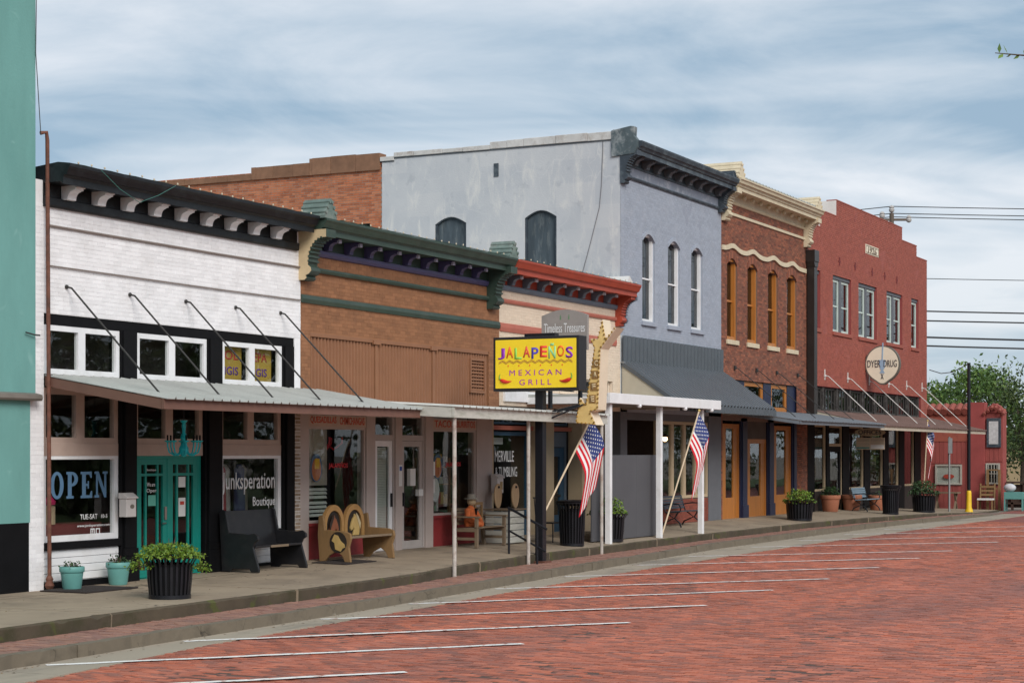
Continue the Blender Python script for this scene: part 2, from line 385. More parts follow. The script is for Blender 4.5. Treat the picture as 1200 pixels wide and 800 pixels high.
CORNB = mat('black_cornice_paint', (.008, .009, .011), .45, .3, 4, .08, 60, dirt=(.04, .05, .055), dscale=2.5, damt=.5, spec=.3)
TAUPE = mat('taupe_paint', (.44, .335, .285), .6, .08, 3, .06, 90)
TEALW = mat('teal_stucco', (.145, .33, .305), .8, .09, 1.4, .3, 30, dirt=(.115, .28, .26), dscale=1.1, damt=.6, stretch=(1.6, 1, .5), spots=(2.0, .64, .4, (.26, .46, .43)))
TEALD = mat('teal_door_paint', (.008, .235, .19), .35, .08, 4)
RUST = mat('rusty_pipe', (.14, .055, .035), .75, .4, 9, .2, 80, dirt=(.05, .03, .025), dscale=6, damt=.8)
BROWNB = mat('brown_painted_brick', (.262, .118, .056), .75, .10, 2, .2, 70, island=.15, dirt=(.16, .07, .035), dscale=3.0, damt=.6, spots=(1.1, .60, .35, (.34, .16, .08)))
BROWNC = mat('brown_corrugated_metal', (.25, .115, .06), .55, .1, 2)
GREENT = mat('dark_green_trim', (.032, .056, .043), .5, .2, 3, .06, 60, dirt=(.09, .10, .085), dscale=2.5, damt=.35)
GREENL = mat('weathered_green_metal', (.13, .18, .16), .6, .3, 5, dirt=(.4, .4, .36), dscale=3, damt=.5)
PURPLE = mat('purple_trim', (.06, .052, .125), .5, .15, 3)
BEIGET = mat('beige_trim', (.58, .45, .27), .6, .1, 4, .06, 60, dirt=(.33, .25, .15), dscale=3, damt=.4)
CREAM = mat('cream_painted_brick', (.70, .575, .45), .7, .06, 2, .1, 90, island=.05, dirt=(.5, .4, .31), dscale=2, damt=.4)
REDT = mat('rust_red_trim', (.36, .058, .03), .5, .12, 3, .06, 60, dirt=(.2, .05, .03), dscale=2.5, damt=.35)
BAND = mat('faded_red_band', (.42, .13, .09), .65, .12, 3)
BLUEG = mat('blue_grey_trim', (.12, .15, .19), .55, .15, 3)
BLUED = mat('blue_door_paint', (.028, .085, .15), .4, .1, 3)
TAN = mat('tan_paint', (.50, .385, .25), .65, .1, 3, .06, 60, dirt=(.3, .22, .14), dscale=3, damt=.4)
GREYF = mat('grey_painted_brick', (.32, .355, .42), .75, .07, 2, .3, 45, island=.06, dirt=(.40, .42, .47), dscale=2.4, damt=.5, spots=(1.4, .62, .4, (.24, .265, .33)))
GREYS = stucco()
STUCL = mat('pale_stucco_patch', (.60, .60, .58), .85, .1, 2, .2, 30, dirt=(.42, .43, .44), dscale=2, damt=.5)
SLATE = mat('dark_slate_trim', (.042, .055, .07), .5, .25, 3, .06, 60, dirt=(.20, .24, .25), dscale=3.0, damt=.45)
SLATEB = mat('slate_bracket', (.11, .12, .135), .6, .2, 5)
SLATEW = mat('weathered_slate', (.07, .095, .105), .6, .3, 3, dirt=(.5, .52, .52), dscale=2.4, damt=.7)
SEAM = mat('grey_seamed_metal', (.07, .082, .095), .30, .12, 2, spec=.6)
BRICKR = mat('red_brown_brick', (.215, .082, .05), .85, .15, 6, .2, 80, alt=((.85, .82, .82), (1.25, 1.15, 1.05), (.68, .66, .7), (1.1, .95, .9), (.95, 1.0, 1.0), (1.4, 1.3, 1.2)), dirt=(.09, .04, .035), dscale=1.5, damt=.4)
BRICKO = mat('orange_common_brick', (.43, .15, .068), .88, .16, 6, .2, 60, alt=((.88, .82, .8), (1.1, 1.12, 1.15), (.76, .7, .7), (1.04, .95, .92), (1.12, 1.2, 1.28)), dirt=(.20, .09, .055), dscale=1.2, damt=.5)
BRICKT = mat('old_tan_brick', (.36, .31, .26), .88, .15, 8, .2, 60, alt=((.7, .6, .5), (1.2, 1.2, 1.2), (.85, .75, .65)))
MORTAR = mat('mortar', (.30, .27, .24), .95, .15, 20, .2, 120)
MORTARD = mat('dark_mortar', (.19, .13, .105), .95, .2, 20, .2, 120)
REDB = mat('red_painted_brick', (.33, .090, .060), .72, .14, 3.2, .25, 60, island=.13, dirt=(.19, .042, .040), dscale=3.2, damt=.75, spots=(1.3, .60, .35, (.40, .13, .11)))
REDBM = mat('red_painted_joint', (.25, .05, .047), .8, .1, 2)
CREAMT = mat('cream_cornice_paint', (.60, .515, .365), .55, .08, 4, .06, 60, dirt=(.36, .28, .16), dscale=3, damt=.45)
ORANGEW = mat('orange_varnished_wood', (.42, .155, .03), .35, .2, 2, .1, 60, stretch=(8, 8, .6))
NAVY = mat('navy_paint', (.012, .018, .05), .4, .2, 3)
BROWNM = mat('brown_canopy_fascia', (.155, .078, .058), .6, .12, 3)
SHEET = mat('pale_corrugated_sheet', (.40, .41, .39), .5, .08, 1.5, dirt=(.26, .26, .25), dscale=1.2, damt=.5)
SHEETB = mat('blue_grey_canopy_sheet', (.16, .18, .205), .5, .12, 1.5, dirt=(.09, .09, .09), dscale=1.5, damt=.5)
SHEETR = mat('rusty_brown_sheet', (.16, .10, .085), .75, .2, 1.5, dirt=(.07, .045, .04), dscale=2, damt=.6)
OLDW = mat('weathered_white_wood', (.50, .49, .44), .8, .12, 3, .15, 60, dirt=(.25, .26, .20), dscale=2.5, damt=.7, stretch=(1, 1, 4))
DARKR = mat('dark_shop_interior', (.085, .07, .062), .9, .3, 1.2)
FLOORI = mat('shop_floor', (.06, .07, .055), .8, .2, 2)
STEELD = mat('dark_steel_rod', (.03, .028, .026), .5, .3, 20)
STEELW = mat('white_steel_rod', (.62, .60, .57), .5, .1, 8)
BRASS = mat('bronze_gutter_metal', (.022, .017, .015), .4, .2, 3)
CONC = mat('sidewalk_concrete', (.305, .24, .172), .88, .16, 1.1, .25, 55, dirt=(.135, .105, .078), dscale=.7, damt=.75, crack=.8, cscale=.45, spots=(3.1, .70, .6, (.07, .055, .045)))
CONCG = mat('gutter_concrete', (.34, .29, .225), .85, .12, .9, .2, 55, dirt=(.15, .135, .115), dscale=.8, damt=.85, stretch=(.35, 1.4, 1), crack=.8, cscale=.5, spots=(1.6, .66, .6, (.08, .07, .06)))
KERBM = mat('kerb_concrete', (.165, .135, .098), .9, .2, 1.6, .3, 40, dirt=(.075, .062, .045), dscale=1.6, damt=.9, crack=.7, cscale=.9, spots=(4, .68, .6, (.30, .27, .22)))
MOSS_SHADE = mat('mossy_shaded_concrete', (.075, .058, .038), .95, .35, 1.4, .4, 30, dirt=(.035, .036, .012), dscale=1.3, damt=.95, spots=(2.2, .60, .75, (.075, .085, .018)))  # mossy step face, base colour also darkened for contact shade at the step
PAVER = mat('pinkish_paver', (.31, .165, .125), .85, .15, 3, .2, 60, alt=((.9, .92, .95), (1.1, 1.08, 1.05), (.8, .8, .85), (1.0, .95, .9)), dirt=(.17, .12, .095), dscale=.9, damt=.7)
STREET = mat('street_brick', (.425, .136, .083), .75, .2, 1.0, .18, 60, stretch=(.3, 1, 1), spots=(.55, .63, .5, (.10, .06, .055)), alt=((.88, .9, .95), (1.14, 1.1, 1.05), (.66, .86, 1.05), (1.05, .98, .95), (.76, .88, 1.0), (1.22, 1.25, 1.25), (.70, .74, .8), (.98, 1.05, 1.12)), dirt=(.215, .105, .09), dscale=.22, damt=.8, spec=.3)
SANDX = mat('street_joint_sand', (.10, .058, .046), .95, .2, 6)
LINEP = mat('worn_road_paint', (.80, .79, .76), .7, .08, 4, .1, 60, spots=(11, .585, .85, (.36, .15, .10)), dirt=(.45, .28, .22), dscale=8.0, damt=.55)
IRON = mat('black_iron', (.009, .010, .014), .34, .2, 5, .04, 80)
WOODG = mat('weathered_wood', (.20, .145, .095), .8, .25, 3, .15, 60, stretch=(.6, 6, 6), dirt=(.10, .08, .06), dscale=3, damt=.6)
WOODY = mat('honey_wood', (.235, .138, .058), .65, .3, 3, .15, 50, stretch=(4, 4, 1), dirt=(.12, .075, .04), dscale=3, damt=.75)
WOODB = mat('horse_bay_wood', (.17, .06, .03), .6, .2, 6)
TERRA = mat('terracotta', (.36, .135, .075), .8, .12, 6, .1, 60)
TEALP = mat('turquoise_glaze', (.12, .31, .285), .5, .08, 5)
TURQ = mat('turquoise_enamel', (.01, .42, .47), .3, .08, 6)
LEAF = mat('bright_green_leaf', (.125, .20, .02), .55, .25, 3, alt=((.8, .9, .8), (1.25, 1.15, 1.2), (.6, .75, .7)))
LEAFD = mat('dark_green_leaf', (.035, .075, .025), .55, .25, 3, alt=((.8, .9, .8), (1.35, 1.25, 1.1), (.6, .7, .7)))
LEAFT = mat('tree_leaf', (.075, .115, .04), .6, .3, .6, alt=((.75, .85, .8), (1.35, 1.25, 1.1), (.55, .65, .65), (1.6, 1.45, 1.2)))
LEAFB = mat('light_tree_leaf', (.105, .18, .04), .6, .3, .6, alt=((.75, .85, .8), (1.3, 1.2, 1.1), (.55, .65, .65)))
BARK = mat('bark', (.10, .078, .06), .95, .3, 5, .4, 25)
SOIL = mat('soil', (.03, .022, .016), .95, .3, 10)
REDF = mat('flag_red', (.56, .010, .022), .8, .05, 5)
WHITEF = mat('flag_white', (.74, .73, .73), .8, .04, 5)
BLUEF = mat('flag_blue', (.025, .04, .155), .8, .05, 5)
POLEW = mat('pale_wood_pole', (.62, .49, .34), .6, .12, 6)
YELLOW = mat('sign_yellow', (.93, .68, .03), .45, .05, 2)
GOLD = mat('arrow_yellow', (.78, .56, .22), .6, .12, 5, dirt=(.5, .3, .08), dscale=6, damt=.4)
CREAMS = mat('arrow_cream_side', (.72, .6, .45), .6, .08, 4)
SIGNG = mat('weathered_grey_sign', (.30, .27, .25), .7, .12, 3)
SIGNC = mat('cream_sign_panel', (.76, .69, .54), .6, .06, 3)
PAPER = mat('white_paper', (.72, .72, .70), .7, .05, 4)
LETW = mat('white_vinyl', (.74, .74, .74), .6, .03, 4)
LETB = mat('blue_vinyl', (.08, .165, .27), .6, .05, 4)
SCREEN = mat('grey_screen_panel', (.082, .082, .09), .6, .10, 1.2, .05, 60)
MAILW = mat('off_white_enamel', (.58, .54, .52), .45, .06, 5)
BASE = mat('brick_red_panel', (.26, .028, .03), .6, .15, 3)
REDW = mat('red_shack_board', (.30, .072, .062), .8, .15, 2, .1, 50, stretch=(3, 3, .5), dirt=(.18, .045, .04), dscale=3, damt=.5)
DIRTG = mat('earth_and_gravel', (.19, .165, .135), .95, .2, .4, .3, 10)
GRASS = mat('lawn_green', (.055, .085, .025), .95, .3, .8, .4, 12)
MATB = mat('dark_door_mat', (.03, .022, .02), .95, .3, 15, .4, 150)
BLIND = mat('pale_blind', (.50, .52, .47), .6, .05, 3)
BULB = mat('frosted_bulb', (.55, .48, .36), .3, .05, 5)

# ------------------------------------------------------------------ ground
YF = 19.12
def interp(tab, x):
    xs = [t[0] for t in tab]; ys = [t[1] for t in tab]; return float(np.interp(x, xs, ys))
WEt = [(0, 14.2), (10, 14.9), (17, 15.42), (20, 15.6), (25, 15.72), (28, 15.95), (31, 16.42), (35, 16.78), (40, 16.95), (45, 17.1), (54, 17.1), (63, 16.5), (68, 16.4), (73, 16.4), (80, 16.4)]
KEt = [(0, 12.9), (10, 13.7), (15.6, 14.22), (19, 14.47), (23.5, 14.66), (26.3, 14.85), (33, 15.4), (38, 15.78), (44, 16.2), (52, 16.25), (61, 16.1), (67.5, 15.55), (71, 15.35), (80, 15.3)]
GEt = [(0, 12.0), (10, 12.8), (15, 13.28), (19, 13.85), (23, 14.08), (27.5, 14.36), (33, 14.66), (40, 14.87), (51, 14.85), (60, 14.6), (70, 14.3), (80, 14.2)]
ZFt = [(0, 0), (24, 0), (32, .10), (45, .12), (60, .11), (70, .02), (74, -.15), (80, -.28)]
ZEt = [(0, 0), (28, .0), (34, .0), (60, -.02), (66, -.08), (70, -.16), (74, -.27), (80, -.29)]
ZSt = [(0, -.18), (58, -.18), (66, -.2), (70, -.24), (74, -.295), (80, -.30)]
def we(x): return interp(WEt, x)
def ke(x): return interp(KEt, x)
def ge(x): return interp(GEt, x)
def wz(x, y):
    t = min(1, max(0, (y-we(x))/(YF-we(x)))); return interp(ZEt, x)*(1-t) + interp(ZFt, x)*t

g = MB().add([(-900, -900, -.36), (900, -900, -.36), (900, 900, -.36), (-900, 900, -.36)], [(0, 1, 2, 3)])
g.build('ground', DIRTG, kind='structure')
rd = MB().add([(-60, -4.5, -.334), (160, -4.5, -.334), (160, 15.9, -.334), (-60, 15.9, -.334)], [(0, 1, 2, 3)])
# road sheet: bricks as a pattern beyond the built ones
def brick_sheet():
    M = bpy.data.materials.new('far_street_brick'); M.use_nodes = True; t = M.node_tree; N = t.nodes.new; L = t.links.new
    p = t.nodes['Principled BSDF']; p.inputs['Roughness'].default_value = .8
    tc = N('ShaderNodeTexCoord'); mp = N('ShaderNodeMapping'); L(tc.outputs['Object'], mp.inputs[0]); mp.inputs['Rotation'].default_value = (0, 0, R(90))
    b = N('ShaderNodeTexBrick'); L(mp.outputs[0], b.inputs[0]); b.inputs['Scale'].default_value = 1; b.inputs['Brick Width'].default_value = .21; b.inputs['Row Height'].default_value = .103; b.inputs['Mortar Size'].default_value = .005
    b.inputs['Color1'].default_value = (.30, .082, .055, 1); b.inputs['Color2'].default_value = (.17, .055, .045, 1); b.inputs['Mortar'].default_value = (.055, .034, .028, 1)
    n = N('ShaderNodeTexNoise'); L(tc.outputs['Object'], n.inputs['Vector']); n.inputs['Scale'].default_value = .5; n.inputs['Detail'].default_value = 8
    mx = N('ShaderNodeMix'); mx.data_type = 'RGBA'; mx.inputs[0].default_value = .3; L(b.outputs[0], mx.inputs[6]); L(n.outputs[0], mx.inputs[7]); mx.blend_type = 'OVERLAY'
    L(mx.outputs[2], p.inputs['Base Color']); return M
FARB = brick_sheet()
rd.build('road', FARB, kind='structure')
ROAD = bpy.data.objects['road']
ss = MB().add([(72.6, 15.9, -.333), (79.4, 15.9, -.333), (79.4, 80, -.333), (72.6, 80, -.333)], [(0, 1, 2, 3)])
lw = MB().add([(-60, -60, -.30), (160, -60, -.30), (160, -4.5, -.30), (-60, -4.5, -.30)], [(0, 1, 2, 3)]); lw.build('lawn', GRASS, kind='structure')
# street bricks laid across the street, built one by one in the part the camera can see
A = []
cw = .1035; bl = .2115
X = 9.0
for i in range(int((66-9)/cw)):
    x0 = X + i*cw; ylo = max(-1.0, .199*x0 - 4.0); yhi = ge(x0) + .04
    o = (bl/2 if i % 2 else 0) + random.uniform(-.012, .012)
    dep = x0
    for j in range(int(math.floor((ylo-o)/bl)), int(math.ceil((yhi-o)/bl))):
        y0 = o + j*bl
        if y0 + bl > yhi + .1: continue
        # long gentle settling of the surface
        h = -.3235 + .0035*math.sin(x0*1.3+y0*.7) + .003*math.sin(x0*.5-y0*1.9) + random.gauss(0, .0026)
        e = random.uniform(0, .004)
        A.append((x0+.004+e, x0+cw-.004, y0+.006, y0+bl-.005-e, -.35, h-(.006 if random.random() < .05 else 0)))
boxes('paving_bricks', A, STREET, ROAD, 'stuff', tilt=.016, open_axis='z')
jb = MB()
for i in range(57):
    a, b = 9.0+i, 10.0+i
    jb.add([(a, max(-1.0, .199*a-4), -.3325), (b, max(-1.0, .199*b-4), -.3325), (b, ge(b)+.02, -.3325), (a, ge(a)+.02, -.3325)], [(0, 1, 2, 3)])
jb.build('joint_sand', SANDX, ROAD, kind='stuff', fix=False)
# gutter
gt = thing('gutter', 'x', 'x'); del gt['label'], gt['category']; gt['kind'] = 'structure'
def strip_quads(mb, xs, yin, yout, zfun, lo=-.40):
    for a, b in zip(xs, xs[1:]):
        v = [(a, yin(a), zfun(a)), (b, yin(b), zfun(b)), (b, yout(b), zfun(b)), (a, yout(a), zfun(a))]
        w = [(p[0], p[1], lo) for p in v]
        mb.add(v + w, [(0, 1, 2, 3), (4, 7, 6, 5), (0, 4, 5, 1), (1, 5, 6, 2), (2, 6, 7, 3), (3, 7, 4, 0)])
    return mb
gxs = [3.0]
while gxs[-1] < 74: gxs.append(gxs[-1] + random.uniform(2.6, 3.6))
for a, b in zip(gxs, gxs[1:]):
    strip_quads(MB(), [a+.006, (a+b)/2, b-.006], ge, lambda x: ke(x)+.02, lambda x: -.3135).build('gutter_slab', CONCG, gt)
# kerb stones
kb = thing('kerb', 'x', 'x'); del kb['label'], kb['category']; kb['kind'] = 'structure'
xs = [3.0]
while xs[-1] < 72: xs.append(xs[-1] + random.uniform(2.2, 3.2))
for a, b in zip(xs, xs[1:]):
    dz = random.uniform(-.006, .006)
    nseg = 14; rr1 = [random.gauss(0, .005)-(.02 if random.random() < .06 else 0) for _ in range(nseg+1)]; rr2 = [random.gauss(0, .004) for _ in range(nseg+1)]
    xx_ = [a+.005+(b-a-.01)*q/nseg for q in range(nseg+1)]
    strip_quads(MB(), xx_, lambda x: ke(x)-rr1[min(nseg, int(round((x-a-.005)/(b-a-.01)*nseg)))], lambda x: ke(x)+.17, lambda x: interp(ZSt, x)+.012+dz+rr2[min(nseg, int(round((x-a-.005)/(b-a-.01)*nseg)))]).build('kerb_stone', KERBM, kb)
# paver strip between kerb and sidewalk
ps = strip_quads(MB(), [3]+list(range(6, 76, 3)), lambda x: ke(x)+.165, lambda x: we(x)+.03, lambda x: interp(ZSt, x)-.012).build('paver_strip', MORTARD, kind='structure')
A = []
for i in range(int((72-10)/.1035)):
    x0 = 10 + i*.1035; o = (.1 if i % 2 else 0)
    y0 = ke(x0)+.175 + (o - .2 if o else 0)
    while y0 < we(x0) - .02:
        a, b = max(y0, ke(x0)+.175), min(y0+.2, we(x0)-.005)
        if b - a > .03: A.append((x0+.003, x0+.1-.003, a+.003, b-.003, -.36, interp(ZSt, x0)+random.gauss(0, .003)))
        y0 += .203
boxes('pavers', A, PAVER, ps, 'stuff', tilt=.012, open_axis='z')
# sidewalk slabs
sw = thing('sidewalk', 'x', 'x'); del sw['label'], sw['category']; sw['kind'] = 'structure'
xs = [3.0]
while xs[-1] < 77: xs.append(xs[-1] + (random.uniform(1.5, 2.6)))
for a, b in zip(xs, xs[1:]):
    a += .006; b -= .006; mb = MB(); k = 5; ym = .55
    dz = random.uniform(-.004, .004); dy = random.uniform(-.025, .025)
    for (ta, tb) in ((0, ym-.003), (ym+.003, 1)):
        if ta == 0:      # outer half: broken, uneven edge above the step
            mb = MB(); nq = 16; T_ = []; E_ = []; Q_ = []; B_ = []
            for q in range(nq+1):
                x = a+(b-a)*q/nq; chip = abs(random.gauss(0, .012)) + (random.uniform(.02, .05) if random.random() < .07 else 0)
                yE = we(x)+dy; yI = yE+(YF+1.6-yE)*tb
                T_.append((x, yI, wz(x, min(yI, YF))+dz)); E_.append((x, yE+.02+chip, wz(x, yE)+dz)); Q_.append((x, yE-random.uniform(0, .008), wz(x, yE)+dz-.022-chip*.6)); B_.append((x, yE+.01, -.42))
            k = nq+1; vs = T_+E_+Q_+B_+[(p[0], p[1], -.42) for p in T_]
            for q in range(nq):
                mb.cur = 0; mb.add([vs[q], vs[q+1], vs[k+q+1], vs[k+q]], [(0, 1, 2, 3)])
                mb.cur = 1; mb.add([vs[k+q], vs[k+q+1], vs[2*k+q+1], vs[2*k+q]], [(0, 1, 2, 3)]); mb.add([vs[2*k+q], vs[2*k+q+1], vs[3*k+q+1], vs[3*k+q]], [(0, 1, 2, 3)])
            mb.cur = 0
            for q in (0, nq): mb.add([vs[q], vs[k+q], vs[2*k+q], vs[3*k+q], vs[4*k+q]], [(0, 1, 2, 3, 4)])
            mb.build('slab', [CONC, MOSS_SHADE], sw); continue
        mb = MB(); mb.cur = 0
        P = []
        for x in (a, b):
            for t_ in (ta, tb):
                y = we(x)+dy + (YF+1.6-we(x)-dy)*t_; P.append((x, y, wz(x, min(y, YF))+dz))
        v = P + [(p[0], p[1], -.42) for p in P]
        mb.add(v, [(0, 2, 3, 1), (4, 5, 7, 6), (1, 3, 7, 5), (0, 1, 5, 4), (2, 6, 7, 3)])
        mb.cur = 1
        mb.add([v[0], v[2], v[6], v[4]], [(0, 3, 2, 1)])
        mb.build('slab', [CONC, MOSS_SHADE], sw, bevel=.012)
# parking stall lines, worn white paint, each a thin sheet over brick and gutter
LN = [((11.4, 15.2), (17.59, 10.15)), ((16.16, 14.27), (20.86, 10.32)), ((19.0, 14.49), (24.17, 10.27)), ((22.37, 14.72), (27.44, 10.33)), ((25.5, 14.72), (31.05, 10.45)), ((29.1, 14.95), (34.3, 10.4)),
      ((32.6, 15.2), (38.2, 10.5)), ((36.6, 15.4), (42.0, 10.6)), ((40.3, 15.6), (45.56, 10.65)), ((45.0, 15.7), (50.6, 10.6)), ((49.0, 15.7), (54.8, 10.6)), ((53.2, 15.7), (59.2, 10.6)), ((57.4, 15.6), (63.4, 10.6))]
for (p, q) in LN:
    p = Vector(p); q = Vector(q)
    if p.y > ke(p.x)-.12: p = p + (q-p)*((p.y-ke(p.x)+.12)/(p.y-q.y))
    d = (q-p).normalized(); n_ = Vector((-d.y, d.x)); k = 40; mb = MB(); vs = []
    for i in range(k+1):
        c = p + (q-p)*i/k; w1 = .066 + random.uniform(-.008, .008); w2 = .066 + random.uniform(-.008, .008); wob = .012*math.sin(i*.6+p.x)
        a = c + n_*(w1+wob); b = c - n_*(w2-wob); vs += [(a.x, a.y, -.3085), (b.x, b.y, -.3085)]
    mb.add(vs, [(2*i, 2*i+1, 2*i+3, 2*i+2) for i in range(k)])
    mb.build('parking_line', LINEP, kind='structure', fix=False)
# ------------------------------------------------------------------ building helpers
def ribs(x0, x1, pitch, h, kind='rib'):
    """cross-section of a profiled sheet: list of (x, height)"""
    out = []; n = max(1, int(round((x1-x0)/pitch))); p = (x1-x0)/n
    for i in range(n):
        a = x0 + i*p
        if kind == 'rib': out += [(a, 0), (a+p*.78, 0), (a+p*.83, h), (a+p*.93, h), (a+p*.98, 0)]
        elif kind == 'seam': out += [(a, 0), (a+p-.022, 0), (a+p-.020, h), (a+p-.004, h), (a+p-.002, 0)]
        else: out += [(a, 0), (a+p*.3, 0), (a+p*.45, h), (a+p*.75, h), (a+p*.9, 0)]
    out.append((x1, 0)); return out
def sheet(mb, prof, A, B, nrm, th=.012):
    """profiled sheet: A(x), B(x) give the two ends of each rib line, nrm the outward direction"""
    nrm = Vector(nrm); n = len(prof); vs = []
    for x, h in prof:
        a = Vector(A(x)) + nrm*h; b = Vector(B(x)) + nrm*h
        vs += [tuple(a), tuple(b), tuple(a-nrm*th), tuple(b-nrm*th)]
    fs = []
    for i in range(n-1):
        k = 4*i; q = k+4
        fs += [(k, k+1, q+1, q), (k+2, q+2, q+3, k+3), (k+1, k+3, q+3, q+1), (k, q, q+2, k+2)]
    fs += [(0, 2, 3, 1), (4*(n-1), 4*(n-1)+1, 4*(n-1)+3, 4*(n-1)+2)]
    return mb.add(vs, fs)
def canopy(parent, x0, x1, zw, yf, zf, sm, fm, fh=.14, pitch=.24, yw=YF, ends=True, under=None, label=None, yf2=None):
    yf2 = yf if yf2 is None else yf2
    fy = lambda x: yf+(yf2-yf)*(x-x0)/(x1-x0)
    hyp = math.hypot(zw-zf, yw-yf); nrm = (0, -(zw-zf)/hyp, (yw-yf)/hyp)
    c = sheet(MB(), ribs(x0, x1, pitch, .028), lambda x: (x, yw, zw), lambda x: (x, fy(x)-.07, zf-(zw-zf)/(yw-fy(x))*.07), nrm).build('canopy', sm, parent, label=label)
    a, b = x0+.01, x1-.01
    MB().prism([(a, fy(a)), (b, fy(b)), (b, fy(b)+.05), (a, fy(a)+.05)], 'z', zf-fh-.02, zf-.02).build('fascia', fm, c)
    if ends:
        for xa in (x0+.012, x1-.062):
            MB().prism([(yw, zw-.02), (yw, zw-fh-.02), (fy(xa)+.058, zf-fh-.02), (fy(xa)+.058, zf-.02)], 'x', xa, xa+.05).build('end_fascia', fm, c)
    n = max(2, int((x1-x0)/1.2))
    for i in range(1, n):
        xx = x0 + (x1-x0)*i/n
        MB().prism([(yw, zw-.025), (yw, zw-.12), (fy(xx)+.058, zf-.12), (fy(xx)+.058, zf-.025)], 'x', xx-.022, xx+.022).build('rafter', under or fm, c)
    return c
def curve_bracket(y0, z0, z1, dep):
    """scroll bracket profile (y,z): flat top, stepped nose, hollow underside"""
    h = z1-z0; p = [(y0, z1), (y0-dep, z1), (y0-dep, z1-.18*h), (y0-dep*.88, z1-.18*h), (y0-dep*.88, z1-.32*h), (y0-dep*.72, z1-.34*h)]
    for i in range(7):
        a = math.pi/2*i/6
        p.append((y0-dep*(.40+.30*(1-math.sin(a))), z0 + h*(.60*math.cos(a))*.98 + .02*h))
    p += [(y0-dep*.34, z0), (y0, z0)]
    return p
def console(y0, z0, z1, dep):
    """tall S-shaped end console profile"""
    h = z1-z0; p = [(y0, z1), (y0-dep, z1), (y0-dep, z1-.16*h)]
    for i in range(9):
        a = math.pi/2*i/8
        p.append((y0-dep*(.36+.56*(1-math.sin(a))), z1-.16*h-.46*h*(1-math.cos(a))))
    p += [(y0-dep*.34, z1-.70*h), (y0-dep*.44, z1-.75*h), (y0-dep*.47, z1-.82*h), (y0-dep*.38, z1-.88*h), (y0-dep*.26, z1-.91*h), (y0-dep*.30, z1-.96*h), (y0-dep*.22, z0), (y0, z0)]
    return p
def add_console(parent, x0, x1, z0, z1, dep, mt, side=None, y0=YF):
    mb = MB(); mb.prism(console(y0, z0, z1, dep), 'x', x0, x1)
    o = mb.build('console', [mt], parent)
    r_ = MB()   # ribs across the curved front
    prof = console(y0-.014, z0, z1, dep)
    for i in range(4, 12):
        y, z = prof[i]; MB().box(x0-.012, x1+.012, y-.012, y+.03, z-.018, z+.018).build('console_rib', mt, o)
    if side is not None:
        MB().prism([(a+.003, b) for a, b in console(y0, z0+.004, z1-.004, dep-.006)], 'x', x0-.008, x0-.001).build('console_side', side, o)
    return o
def finial(parent, x0, x1, yb, yf, z0, z1, mt, mt2=None):
    """small gabled block on the cornice end, ridge running back from the street"""
    xm = (x0+x1)/2; o = MB().prism([(x0, z0), (x1, z0), (x1, z0+.05), (xm+.02, z1), (xm-.02, z1), (x0, z0+.05)], 'y', yf, yb).build('finial', mt, parent)
    r_ = MB()
    for t_ in (.2, .5, .8):
        for s_ in (-1, 1):
            xx = xm + s_*(x1-x0)/2*(1-t_)*.98; zz = z0+.05+(z1-z0-.05)*t_
            r_.tube([(xx, yf-.02, zz), (xx, yb, zz)], .035, 8)
    r_.build('finial_roll', mt2 or mt, o, smooth=True)
    return o
def bracket_row(parent, xs, y0, z0, z1, dep, w, mt, cap=None):
    first = None
    for x in xs:
        if first is None:
            mb = MB().prism(curve_bracket(y0, z0, z1, dep), 'x', x-w/2, x+w/2)
            first = mb.build('bracket', mt, parent); fx = x
            if cap: first_cap = MB().box(x-w*.35, x+w*.35, y0-dep-.03, y0-dep+.02, z1-.09*1, z1-.02).build('bracket_cap', cap, first)
        else:
            c = share(first, x-fx, 0, 0)
            if cap:
                k = first_cap.copy(); COL.objects.link(k); k.parent = c
def shell(parent, x0, x1, zr, yb=33.5, wm=None, left=True, right=True, zin=3.25, yi=24.0, front=YF+.3):
    """party walls, back wall, roof and the dark room behind the shop front"""
    wm = wm or MORTAR
    mb = MB()
    if left: mb.box(x0+.02, x0+.2, front, yb, -.4, zr)
    if right: mb.box(x1-.2, x1-.02, front, yb, -.4, zr)
    mb.box(x0+.2, x1-.2, yb-.2, yb, -.4, zr)
    mb.build('side_wall', wm, parent)
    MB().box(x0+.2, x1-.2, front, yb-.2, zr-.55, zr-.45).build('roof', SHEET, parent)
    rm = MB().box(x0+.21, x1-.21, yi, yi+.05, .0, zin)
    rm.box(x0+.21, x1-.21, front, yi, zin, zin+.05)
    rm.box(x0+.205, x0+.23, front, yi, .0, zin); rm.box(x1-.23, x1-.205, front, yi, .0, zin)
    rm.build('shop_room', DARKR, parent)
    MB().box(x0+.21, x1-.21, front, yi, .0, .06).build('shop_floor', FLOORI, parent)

# ================================================================== teal building at the left edge
T = thing('teal_building', 'teal stucco building with black base at the left edge of the picture', 'building', (18, YF, 0))
MB().box(9.0, 21.76, YF-.05, 30, 2.98, 11.5).build('wall', TEALW, T)
MB().box(9.0, 21.64, YF-.05, 30, 1.05, 2.90).build('wall', TEALW, T)
MB().box(9.0, 21.62, YF-.045, 30, -.4, 1.05).build('base', BLACKP, T, label='black painted base course')
MB().prism([(YF-.05, 2.90), (YF-.16, 2.90), (YF-.18, 2.93), (YF-.17, 2.99), (YF-.05, 3.02)], 'x', 9, 21.78).build('ledge', mat('grey_flashing', (.16, .14, .12), .6, .2, 3), T)
MB().tube([(21.80, YF-.10, 3.9), (21.70, YF-.10, 3.9), (21.5, YF-.09, 3.93)], .012).build('bracket_wire', STEELD, T)

